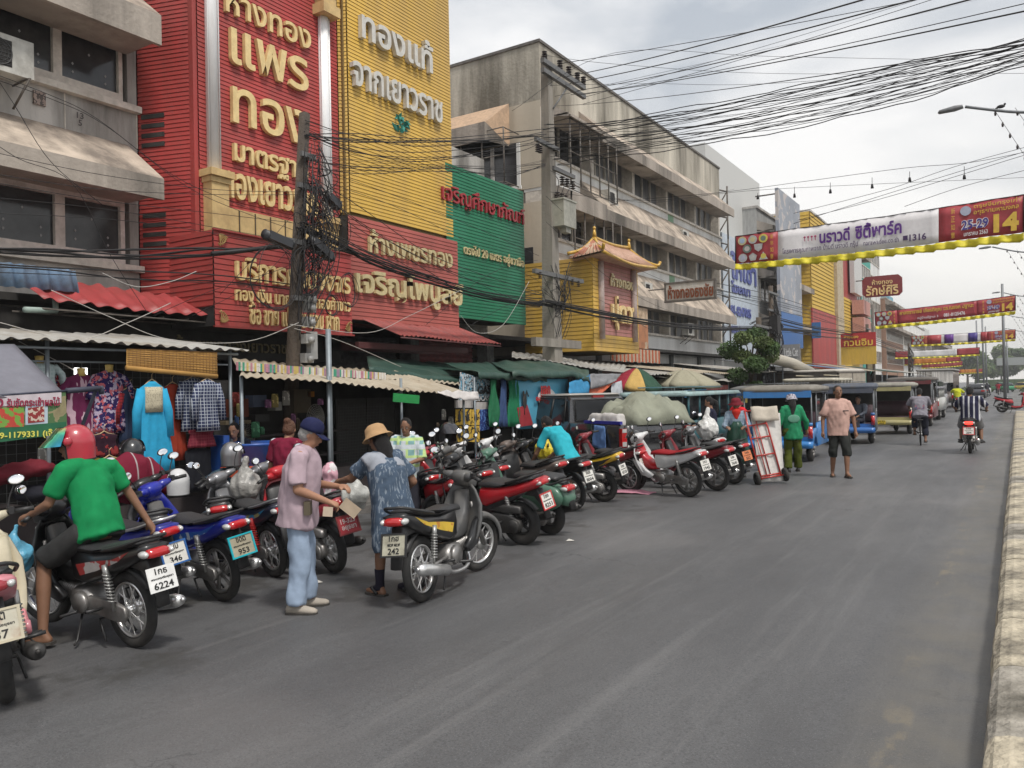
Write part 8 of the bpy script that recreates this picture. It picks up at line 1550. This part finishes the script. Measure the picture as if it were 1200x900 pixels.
# man in the green shirt astride the black motorcycle
b2 = B2.location; hh = B2.rotation_euler.z; f = V((math.cos(hh), math.sin(hh), 0)); 
B2h = hd(G(158, 758), G(46, 734)); f = V((math.cos(B2h), math.sin(B2h), 0)); s0 = G(158, 758) + f * .48
iri = M('visor_iridescent', (.1, .4, .5), rough=.06, metal=.9, var=0); nt_ = iri.node_tree; lw = nt_.nodes.new('ShaderNodeTexCoord'); sx_ = nt_.nodes.new('ShaderNodeSeparateXYZ'); nt_.links.new(lw.outputs['Normal'], sx_.inputs[0]); rr_ = nt_.nodes.new('ShaderNodeValToRGB'); rr_.color_ramp.elements[0].color = (.03, .25, .55, 1); rr_.color_ramp.elements[0].position = .15; rr_.color_ramp.elements[1].color = (.7, .45, .15, 1); rr_.color_ramp.elements[1].position = .8; k_ = rr_.color_ramp.elements.new(.5); k_.color = (.15, .6, .35, 1); nt_.links.new(sx_.outputs['Z'], rr_.inputs[0]); nt_.links.new(rr_.outputs[0], nt_.nodes['Principled BSDF'].inputs['Base Color'])
person('man in a green t-shirt and red helmet sitting on the black motorcycle', (s0.x, s0.y, s0.z), B2h + .10, dict(pelvis=(-.05, 0, .86), chest=(.05, 0, 1.14), neck=(.12, 0, 1.34), head=(.19, .03, 1.46), shl=(.10, .19, 1.29), shr=(.08, -.19, 1.29), elbl=(.16, .27, 1.05), wrl=(.38, .28, .95), elbr=(.0, -.30, 1.06), wrr=(-.10, -.38, .84), hipl=(0, .11, .82), hipr=(0, -.11, .82), knl=(.30, .22, .60), anl=(.20, .30, .10), toel=(.36, .36, .03), knr=(.32, -.2, .60), anr=(.22, -.24, .25), toer=(.38, -.26, .2)), 1, cloth('cloth_green', (.008, .215, .07)), sleeve=.75, trousers=cloth('cloth_charcoal', (.035, .035, .035)), leg=.55, hair='short', hat=('helmet', hr_, iri), look=(1.0, .08), shoes='flipflop', h=1.72, build=.94, curl=(.9, .5), baggy=1.05, handdir=dict(l=(.9, 0, -.3)), hem=-.03)
bag('sky blue plastic bag with vegetables hanging from the left handlebar of the black motorcycle', s0 + Matrix.Rotation(B2h + .1, 3, 'Z') @ V((.44, .36, .66)), (.12, .40, .58), .13)
# older man in the pink shirt
u_, Dm = person('older man in a pale pink shirt, light jeans and navy cap holding papers', gp_(352, 716), math.radians(38), dict(pelvis=(0, 0, .92), chest=(.03, 0, 1.22), neck=(.07, 0, 1.42), head=(.12, 0, 1.53), shl=(.05, .18, 1.35), shr=(.05, -.19, 1.36), elbr=(.04, -.25, 1.08), wrr=(.28, -.16, .96), elbl=(.10, .24, 1.08), wrl=(.34, .10, 1.06), knl=(.03, .10, .50), knr=(.02, -.09, .50), anl=(.04, .12, .09), anr=(-.02, -.10, .09), toel=(.21, .16, .03), toer=(.16, -.14, .03)), 0, cloth('cloth_pale_pink', (.42, .32, .36)), sleeve=.85, hem=.06, trousers=cloth('denim_light', (.30, .38, .50), alt=None), leg=1.0, hair='short', hairm=M('hair_grey', (.30, .29, .28), rough=.6, bump=.4, bscale=60), hat=('cap', cloth('cloth_navy', (.015, .018, .06))), look=(-.1, .45), shoes='shoe', shoem=M('shoe_beige', (.36, .32, .27), rough=.8), h=1.66, build=1.10, baggy=1.12, curl=(.6, .8), collar=cloth('cloth_pale_pink', (0, 0, 0)))
T = Matrix.Translation(gp_(352, 716)) @ Matrix.Rotation(math.radians(38), 4, 'Z'); q = MB(); q.box((0, 0, 0), (.16, .006, .10), T=T @ Matrix.Translation((.45, -.16, .88)) @ Matrix.Rotation(.7, 4, 'Y')); tag(q.build('paper', M('paper_tan', (.42, .33, .24), rough=.8)), "folded tan card held in the older man's right hand", 'paper'); q = MB(); q.box((0, 0, 0), (.08, .006, .08), T=T @ Matrix.Translation((.27, -.18, .86)) @ Matrix.Rotation(.1, 4, 'Y')); tag(q.build('paper', M('paper_pale', (.55, .45, .34), rough=.8)), 'smaller pale paper hanging below his hand', 'paper')
q = MB(); q.box((.11, -.19, .90), (.05, .12, .11), T=T); tag(q.build('belt_pouch', M('leather_olive', (.10, .08, .05), rough=.6)), 'small olive belt pouch on the older man in pink', 'pouch')
# woman in the denim dress
person('woman in a blue denim dress and tan sun hat reaching out to the man', gp_(460, 695), math.radians(168), dict(pelvis=(-.02, 0, .84), chest=(.05, 0, 1.14), neck=(.13, 0, 1.35), head=(.20, 0, 1.47), shl=(.12, .165, 1.28), shr=(.10, -.165, 1.29), elbl=(.30, .24, 1.10), wrl=(.54, .20, 1.06), elbr=(.02, -.29, 1.04), wrr=(.20, -.27, .92), hipl=(-.02, .09, .80), hipr=(-.02, -.09, .80), knl=(.03, .11, .46), knr=(0, -.10, .46), anl=(.02, .13, .09), anr=(-.10, -.12, .09), toel=(.19, .15, .03), toer=(.06, -.15, .03)), 1, pat('denim_ikat', [(.065, .095, .14), (.19, .23, .28)], 'blob', 48, sz=.2, width=.3), sleeve=.75, hem=.30, hemr=1.08, hair='long', hat=('bucket', cloth('cloth_tan', (.43, .27, .14)), 1.0), look=(.25, .35), shoes='sandal', h=1.62, build=1.12, baggy=1.12, curl=(.4, .6), skirt=True)
Tw = Matrix.Translation(gp_(460, 695)) @ Matrix.Rotation(math.radians(168), 4, 'Z') @ Matrix.Diagonal((.953, .953, .953, 1))
wm = [o for o in bpy.data.objects if o.get('label', '').startswith('woman in a blue denim dress')][0]
q = MB(); n = 20
F_ = frame(V((.13, 0, 1.35)) - V((.05, 0, 1.14)), (0, 1, 0))
def yr(c, rx, ry): c = V(c); return [c + F_ @ V((rx * math.cos(2 * PI * i / n), ry * math.sin(2 * PI * i / n), 0)) for i in range(n)]
q.loft([yr((.05, 0, 1.17), .158, .20), yr((.085, 0, 1.23), .15, .20), yr((.12, 0, 1.30), .12, .17), yr((.135, 0, 1.345), .07, .08)]); 
for s in (1, -1): q.tube([(.08, .1 * s, 1.27), (.10, .17 * s, 1.28), (.12, .205 * s, 1.25)], [.084, .08, .072], 12)
m_ = remesh(q, .014, 3, .006); m_.materials.append(cloth('denim_pale', (.30, .32, .36))); put('yoke', m_, wm)
for k, (x, y) in (('l', (.02, .13)), ('r', (-.10, -.12))): MB().tube([(x + .14, y, .035), (x + .06, y, .05), (x, y, .08), (x, y, .14), (x, y, .25)], [.03, .042, .048, .042, .05], 12).build('sock', cloth('sock_black', (.02, .018, .03)), wm)
# woman with plaid shirt behind the bikes
person('woman in a pale green plaid shirt facing the camera behind the motorcycles', (-6.75, 8.0, gz(-6.75)), math.radians(-62), dict(elbl=(.08, .24, 1.12), wrl=(.26, .12, 1.08), elbr=(.06, -.25, 1.12), wrr=(.24, -.14, 1.06), head=(.05, 0, 1.57)), 1, pat('plaid_green', [(.20, .36, .36), (.45, .60, .25), (.50, .55, .58)], 'check', 8, width=.35), sleeve=1.0, trousers=cloth('cloth_dark', (.03, .03, .04)), look=(0, .35), hair='short', h=1.55, curl=(.7, .7), collar=cloth('collar_pale', (.4, .5, .5)))
q = MB(); caps(q, V((0, 0, 0)), V((.03, 0, .3)), .09, .13); m_ = remesh(q, .02, 1, .04, (12, 12, 9)); m_.transform(Matrix.Diagonal((.62, .62, .75, 1))); m_.materials.append(M('tissue_pink', (.58, .32, .38), rough=.6, var=.2, alt=(.65, .62, .62), altscale=9, altpos=.55)); tag(put('gift_wrap', m_, None, onX(386, 578, -6.0)), 'pink and white crumpled wrapped bundle in front of the plaid-shirted woman', 'bundle')
bag('translucent white bag with brown items hanging beside the red scooter', onX(416, 582, -5.6), (.45, .45, .42), .14); bag('clear plastic bag on the handlebars in front of the food stall', onX(288, 570, -7.2), (.30, .29, .27), .17)
person('woman with a brown bun and maroon polo shirt behind the man in pink', (-7.6, 6.75, gz(-7.6)), math.radians(100), dict(elbr=(.1, -.25, 1.12), wrr=(.3, -.2, 1.05), head=(.05, 0, 1.56)), 0, cloth('cloth_maroon', (.17, .012, .035)), sleeve=.8, trousers=cloth('cloth_dark', (0, 0, 0)), look=(.3, .3), hair='bun', hairm=M('hair_brown', (.09, .035, .015), rough=.6, bump=.5, bscale=50), h=1.60, build=1.05)
person('man in a dark t-shirt seated behind the blue tub in the shade', (-9.9, 7.75, -.1), math.radians(-35), dict(pelvis=(0, 0, .72), chest=(.1, 0, 1.0), neck=(.16, 0, 1.2), head=(.22, 0, 1.33), shl=(.14, .19, 1.15), shr=(.14, -.19, 1.15), elbl=(.22, .28, .92), wrl=(.45, .1, .9), elbr=(.22, -.28, .92), wrr=(.45, -.1, .9), hipl=(0, .1, .7), hipr=(0, -.1, .7), knl=(.4, .14, .6), knr=(.4, -.14, .6), anl=(.4, .14, .12), anr=(.4, -.14, .12), toel=(.55, .14, .05), toer=(.55, -.14, .05)), 0, cloth('cloth_dark_blue', (.02, .025, .04)), sleeve=.8, trousers=cloth('cloth_dark', (0, 0, 0)), look=(-.4, .3), h=1.66, voxel=.014)
# man in turquoise bending over
person('barefoot man in a turquoise shirt and patterned shorts bending over a scooter', gp_(666, 596), math.radians(170), dict(pelvis=(0, 0, .86), chest=(.16, 0, 1.12), neck=(.31, 0, 1.29), head=(.41, 0, 1.35), shl=(.27, .17, 1.24), shr=(.27, -.17, 1.24), elbl=(.44, .24, .88), wrl=(.62, .16, .70), elbr=(.42, -.25, .88), wrr=(.60, -.12, .70), hipl=(0, .09, .84), hipr=(0, -.09, .84), knl=(.02, .1, .46), knr=(.06, -.1, .46), anl=(-.04, .1, .09), anr=(-.02, -.1, .09), toel=(.12, .12, .03), toer=(.14, -.12, .03)), 1, cloth('cloth_turquoise', (.03, .38, .46)), sleeve=.7, trousers=pat('shorts_batik', [(.03, .34, .40), (.02, .08, .10), (.35, .5, .5)], 'blob', 18, sz=3), leg=.58, look=(0, .9), shoes=None, h=1.66, hem=.02, baggy=1.1)
bag('bright yellow shirt bundle beside the man in turquoise', onX(638, 528, -6.7), (.60, .48, .03), .17, name='cloth_bundle')
# navy jacket person
person('person in a navy jacket with a tied ponytail behind the white and red motorcycle', (-5.5, 16.4, gz(-5.5)), math.radians(190), dict(elbl=(.08, .24, 1.14), wrl=(.3, .18, 1.08)), 0, cloth('cloth_navy2', (.02, .022, .045)), sleeve=1.9, trousers=cloth('cloth_dark', (0, 0, 0)), hair='tail', look=(0, .35), h=1.62, voxel=.014)
bag('white plastic bag slung behind the person in the navy jacket', onX(829, 503, -5.2), (.62, .62, .60), .22)
person('person in a bright red shirt standing behind the woman in the green apron', (-5.05, 16.9, gz(-5)), math.radians(60), dict(elbl=(.1, .25, 1.2), wrl=(.3, .2, 1.2)), 0, cloth('cloth_bright_red', (.58, .02, .03)), sleeve=.9, trousers=cloth('cloth_dark', (0, 0, 0)), look=(0, .5), h=1.60, build=1.15, voxel=.014)
person('woman in a dark green rubber apron, red scarf and maroon hat with the hand truck', (-4.80, 15.9, gz(-4.8)), math.radians(-70), dict(elbl=(.06, .25, 1.12), wrl=(.28, .14, 1.10), elbr=(.1, -.26, 1.12), wrr=(.3, -.2, 1.1), anl=(0, .13, .09), anr=(0, -.12, .09)), 1, pat('check_blue', [(.13, .19, .27), (.3, .36, .42)], 'check', 30, width=.3), sleeve=1.85, trousers=cloth('cloth_dark', (0, 0, 0)), hat=('bucket', cloth('cloth_maroon_hat', (.16, .015, .025)), 1.12), hair='short', shoes='boot', shoem=M('rubber_black', (.02, .02, .02), rough=.4), h=1.56, voxel=.013, look=(-.25, .1), collar=cloth('scarf_red', (.50, .03, .02)))
ap = [o for o in bpy.data.objects if o.get('label', '').startswith('woman in a dark green rubber apron')][0]
q = MB(); rg = []
for z, wd, r in ((1.22, .10, .175), (1.1, .16, .18), (.95, .20, .19), (.7, .24, .20), (.45, .27, .21), (.22, .28, .21)): rg.append([(r * math.cos(a) * (1 + .05 * math.sin(a * 9 + z * 6)), (wd + .0) * math.sin(a) * 1.0, z) for a in [-1.5 + 3.0 * i / 16 for i in range(17)]])
o = sheet('apron', None, None, rg, M('rubber_green', (.012, .055, .035), rough=.35, var=.2), parent=ap, thick=.01)
q = MB(); caps(q, V((.09, 0, 1.43)), V((.11, 0, 1.30)), .095, .05); m_ = remesh(q, .016, 2, .01); m_.materials.append(cloth('scarf_red', (0, 0, 0))); put('scarf', m_, ap)
# red hand truck with a white sack
p = G(905, 567); t = thing('hand_truck', 'red two wheeled hand truck leaning with a white sheet on it', 'hand truck', (p.x, p.y, p.z), math.radians(-52)); t.rotation_euler = (.13, 0, math.radians(-52)); T = Matrix.Translation((0, 0, .13)) @ Matrix.Rotation(-.30, 4, 'Y'); rdp = paint('cart_red', (.42, .03, .02)); q = MB()
for s in (-.19, .19): q.tube([(0, s, 0), (0, s * 1.0, .9), (0, s * .85, 1.28)], .017, 8, T=T)
for z in (.04, .42, .75, 1.0, 1.28): q.tube([(0, -.185, z), (0, .185, z)], .015, 8, T=T)
for z0 in (0.05,): q.tube([(0, 0, .05), (0, 0, 1.26)], .011, 6, T=T); q.tube([(0, -.07, .05), (0, -.07, 1.0)], .011, 6, T=T)
q.tube([(-.01, -.19, .0), (.0, -.19, .0)], .03, 6, T=T); q.tube([(0, -.28, 0), (0, .28, 0)], .015, 8, T=T); q.box((.16, 0, -.10), (.3, .4, .02)); q.build('frame', rdp, t)
for s in (-.27, .27):
 q = MB(); q.torus(.095, .035, 20, 8, T=Matrix.Translation((0, s, .13))); o = q.build('wheel', M('tyre_rubber', (0, 0, 0)), t); q = MB(); q.tube([(0, s - .03, .13), (0, s + .03, .13)], .06, 14); q.build('rim', M('black_plastic', (0, 0, 0)), o)
g = [[T @ V((-.05 - .02 * math.sin(j * 1.7) - .0 * i, -.22 + .46 * j / 8 + (.12 * (1 - i / 8) if j == 8 else 0), 1.22 - 1.3 * i / 8)) for j in range(9)] for i in range(9)]; tm_ = T.copy()
sk = sheet('white_sack', 'large white sheet of sacking hanging behind the red hand truck', 'sack', [[Matrix.Translation(p) @ Matrix.Rotation(math.radians(-52), 4, 'Z') @ q_ for q_ in r] for r in g], cloth('sack_sheet', (.55, .53, .50)), thick=.015)
g = [[Matrix.Translation(p) @ Matrix.Rotation(math.radians(-52), 4, 'Z') @ (T @ V((.05 + .03 * math.sin(j), -.24 + .5 * j / 8, 1.32 - .28 * i / 4))) for j in range(9)] for i in range(5)]; sheet('folded_sack', 'folded beige sack draped over the top of the red hand truck', 'sack', g, cloth('sack_beige', (.48, .43, .36)), thick=.02)
person('woman in a long green jacket and patterned head cover walking away from the camera', gp_(930, 553), math.radians(115), dict(elbl=(-.02, .28, 1.12), wrl=(.05, .33, .92), elbr=(-.02, -.28, 1.12), wrr=(.08, -.32, .92), anl=(-.05, .12, .09), anr=(.1, -.12, .09), toer=(.26, -.14, .03), toel=(.12, .14, .03), head=(.06, 0, 1.57)), 0, cloth('cloth_green2', (.02, .22, .10)), sleeve=1.9, hem=.08, trousers=cloth('cloth_olive2', (.07, .085, .012)), leg=1.0, hat=('bucket', pat('hat_floral', [(.42, .40, .44), (.05, .04, .08)], 'blob', 26), .85), hair='long', look=(.2, .2), h=1.60, build=1.1, voxel=.013)
wg = [o for o in bpy.data.objects if o.get('label', '').startswith('woman in a long green jacket')][0]
lettering('STK', M('print_pale', (.3, .42, .36), rough=.8), wg, (-.168, .09, 1.14), (0, -1, 0), (0, 0, 1), .18, .12, .004, .02, name='print') if False else None
MB().ball((-.155, 0, 1.18), (.012, .13, .09), 16, 8).build('back_print', M('print_pale', (.12, .32, .22), rough=.8), wg)
person('heavy man in a pale salmon shirt and dark shorts walking barefoot towards the camera', gp_(984, 559), math.radians(-68), dict(elbl=(-.02, .27, 1.10), wrl=(.05, .29, .84), elbr=(-.02, -.27, 1.10), wrr=(.06, -.29, .84), knl=(.12, .11, .50), anl=(.16, .10, .10), toel=(.32, .12, .05), knr=(.0, -.10, .48), anr=(-.12, -.10, .09), toer=(.05, -.13, .03)), 1, cloth('cloth_salmon', (.50, .32, .27)), sleeve=.8, hem=.04, trousers=cloth('cloth_charcoal2', (.025, .027, .025)), leg=.62, shoes='flipflop', look=(.1, 0), h=1.74, build=1.0, voxel=.013, collar=cloth('cloth_salmon', (0, 0, 0)), baggy=1.1)
wkm = [o for o in bpy.data.objects if o.get('label', '').startswith('heavy man')][0]; MB().box((.165, .10, 1.24), (.02, .10, .02)).build('sunglasses', M('black_plastic', (0, 0, 0)), wkm)
person('man in a dark checked shirt sitting sideways in the back of the blue tuk tuk', (-4.1, 26.0, gz(-4.1)), math.radians(-110), dict(pelvis=(0, 0, .72), chest=(-.02, 0, 1.0), neck=(.0, 0, 1.22), head=(.04, 0, 1.34), shl=(0, .19, 1.17), shr=(0, -.19, 1.17), elbl=(.12, .26, .95), wrl=(.32, .14, .85), elbr=(.1, -.26, .95), wrr=(.3, -.16, .84), hipl=(0, .1, .7), hipr=(0, -.1, .7), knl=(.38, .16, .72), knr=(.38, -.14, .72), anl=(.42, .16, .42), anr=(.4, -.16, .42), toel=(.56, .16, .38), toer=(.54, -.16, .38)), 1, pat('check_dark', [(.06, .07, .09), (.16, .17, .2)], 'check', 30), sleeve=1.8, trousers=cloth('cloth_dark', (0, 0, 0)), h=1.66, voxel=.016, look=(.2, .1))
# cyclist
p = G(1079, 522); t = thing('bicycle', 'old dark bicycle ridden away by the man in grey', 'bicycle', (p.x, p.y, p.z), math.radians(96)); R = .32
for x in (0, 1.05): q = MB(); q.torus(R - .02, .02, 32, 6, T=Matrix.Translation((x, 0, R))); o = q.build('wheel', M('tyre_rubber', (0, 0, 0)), t); q = MB(); [q.tube([(x, 0, R), (x + (R - .03) * math.cos(a), 0, R + (R - .03) * math.sin(a))], .003, 4) for a in [2 * PI * i / 16 for i in range(16)]]; q.tube([(x, -.04, R), (x, .04, R)], .025, 8); q.build('spokes', Bm['chrome'], o)
q = MB(); [q.tube(a, .016, 6) for a in ([(0, 0, R), (.42, 0, .30)], [(.42, 0, .30), (.30, 0, .82)], [(0, .0, R), (.33, 0, .70)], [(.42, 0, .30), (.86, 0, .72)], [(.33, 0, .70), (.86, 0, .76)], [(.84, 0, .95), (.90, 0, .6), (1.05, 0, R)])]; q.build('frame', Bm['black'], t); MB().tube([(.72, .26, .98), (.82, .2, 1.0), (.86, 0, .96), (.82, -.2, 1.0), (.72, -.26, .98)], .014, 6).build('handlebar', Bm['chrome'], t); MB().ball((.28, 0, .85), (.13, .08, .04), 10, 6).build('saddle', Bm['seat'], t); MB().tube([(.42, -.15, .2), (.42, .15, .4)], .02, 6).build('pedals', Bm['black'], t); q = MB(); q.box((-.1, 0, .72), (.35, .14, .02)); q.tube([(-.22, 0, .72), (0, 0, R)], .01, 5); q.build('carrier', Bm['black'], t)
pc = p + V((math.cos(math.radians(96)), math.sin(math.radians(96)), 0)) * .28
person('man in a grey t-shirt with a square back print riding the bicycle', (pc.x, pc.y, pc.z), math.radians(96), dict(pelvis=(0, 0, .92), chest=(.12, 0, 1.18), neck=(.22, 0, 1.38), head=(.28, 0, 1.50), shl=(.18, .2, 1.31), shr=(.18, -.2, 1.31), elbl=(.3, .28, 1.12), wrl=(.48, .26, 1.02), elbr=(.3, -.28, 1.12), wrr=(.48, -.26, 1.02), hipl=(0, .1, .9), hipr=(0, -.1, .9), knl=(.36, .14, .72), anl=(.2, .14, .36), toel=(.34, .15, .30), knr=(.2, -.13, .5), anr=(.1, -.13, .16), toer=(.26, -.14, .12)), 1, cloth('cloth_grey', (.22, .21, .24)), sleeve=.9, trousers=cloth('cloth_blue_black', (.02, .022, .035)), leg=.85, shoes='flipflop', h=1.68, build=1.1, voxel=.016, hem=.02)
cy = [o for o in bpy.data.objects if o.get('label', '').startswith('man in a grey t-shirt')][0]; T = Matrix.Translation((-.045, 0, 1.13)) @ Matrix.Rotation(.45, 4, 'Y'); q = MB(); q.box((0, 0, 0), (.03, .24, .24), T=T); q.build('back_print', M('print_navy', (.07, .07, .13), rough=.8, alt=(.25, .1, .12), altscale=18), cy)
# motorcyclist
a = G(1137, 531); make_bike('black motorcycle with lit red tail light ridden away on the right', (a.x, a.y, a.z), math.radians(90), kind='wave', body=blk, lines=['1กข', prov, '204'], border=rfr, lean=0, group='motorcycles moving on the road', tail=M('tail_lit', (.9, .03, .02), emit=2.5))
def rider(label, a, shirt, tr, h=1.70, sk=1, hat=None, leg=.58, vox=.016, b=1.1, rz=90):
 f = V((math.cos(math.radians(rz)), math.sin(math.radians(rz)), 0)); p = a + f * .38
 return person(label, (p.x, p.y, p.z), math.radians(rz), dict(pelvis=(-.03, 0, .88), chest=(.0, 0, 1.15), neck=(.06, 0, 1.36), head=(.10, 0, 1.48), shl=(.03, .2, 1.29), shr=(.03, -.2, 1.29), elbl=(.2, .34, 1.10), wrl=(.48, .33, 1.02), elbr=(.2, -.34, 1.10), wrr=(.48, -.33, 1.02), hipl=(0, .12, .85), hipr=(0, -.12, .85), knl=(.36, .20, .62), anl=(.22, .22, .30), toel=(.38, .26, .24), knr=(.36, -.20, .62), anr=(.22, -.22, .30), toer=(.38, -.26, .24)), sk, shirt, sleeve=.85, trousers=tr, leg=leg, hat=hat, hair='short' if not hat else None, h=h, build=b, voxel=vox, baggy=1.08)
rider('balding man in a navy and white striped shirt on the motorcycle', a, pat('shirt_stripe', [(.02, .02, .05), (.5, .5, .52)], 'stripe', 9, width=.3), cloth('shorts_grey', (.26, .26, .27)))
for i, (u, v, c, bc, lb, lb2, y) in enumerate([(1122, 482, (.55, .58, .03), blk, 'rider in a fluorescent yellow vest among the far vehicles', 'dark motorcycle of the rider in the yellow vest', 0), (1157, 465, (.03, .03, .04), blk, 'far rider in dark clothes and helmet, left of the rider in red', 'far dark motorcycle left of the red rider', 0), (1170, 463, (.25, .02, .03), mar, 'far rider in a dark red top', 'far motorcycle of the rider in dark red', 0)]):
 a = G(u, v + (0 if i else 0)); make_bike(lb2, (a.x, a.y, a.z), math.radians(92), kind='wave', body=bc, lines=None, lean=0, detail=False, group='motorcycles moving on the road'); rider(lb, a, cloth('rider_%d' % i, c), cloth('cloth_dark', (0, 0, 0)), vox=.03, hat=('helmet', hb) if i else None, leg=1.0)
make_bike('red scooter standing across the gap at the end of the median', (-.75, 50, 0), math.radians(4), kind='scoot', body=redp, shield=redp, lines=None, steer=.2, group='scooters by the median')
for i, (x, y, c, lb) in enumerate([(-4.0, 44.5, (.4, .15, .1), 'distant pedestrian in an orange top beside the parked trucks'), (-3.6, 39.5, (.03, .05, .2), 'distant pedestrian in dark blue by the maroon three wheeler'), (-6.6, 27.5, (.3, .3, .3), 'pedestrian in grey between the parked taxis'), (-5.6, 52, (.2, .25, .15), 'far pedestrian in dull green near the stalls')]): person(lb, (x, y, gz(x)), math.radians(100 + 60 * i), None, 1, cloth('ped_%d' % i, c), trousers=cloth('cloth_dark', (0, 0, 0)), voxel=.03, h=1.62)
# pink cloth on the road
o = []; p = G(741, 578)
for i in range(9): o.append([p + V((-.38 + .76 * j / 12, -.16 + .34 * i / 8, .012 + .05 * (1 - ((j - 6) / 6.5) ** 2) * (1 - ((i - 4) / 4.6) ** 2) + .02 * abs(mnoise.noise(V((j * .7, i * .8, 1)))))) for j in range(13)])
sheet('pink_cloth', 'pink cloth lying crumpled on the road beside the maroon motorcycle', 'cloth', o, cloth('cloth_pink', (.60, .28, .36)), thick=.006)
bpy.data.scenes.remove(TMP)
# ================================================================= haze
q = MB(); q.box2((-130, -14, -1.4), (130, 455, 48)); hz = bpy.data.materials.new('haze'); hz.use_nodes = True; ht = hz.node_tree; ht.nodes.clear(); ho = ht.nodes.new('ShaderNodeOutputMaterial'); pv = ht.nodes.new('ShaderNodeVolumePrincipled'); pv.inputs['Color'].default_value = (.92, .93, .95, 1); pv.inputs['Density'].default_value = .0006; ht.links.new(pv.outputs[0], ho.inputs['Volume'])
tag(q.build('haze', hz), kind='stuff')
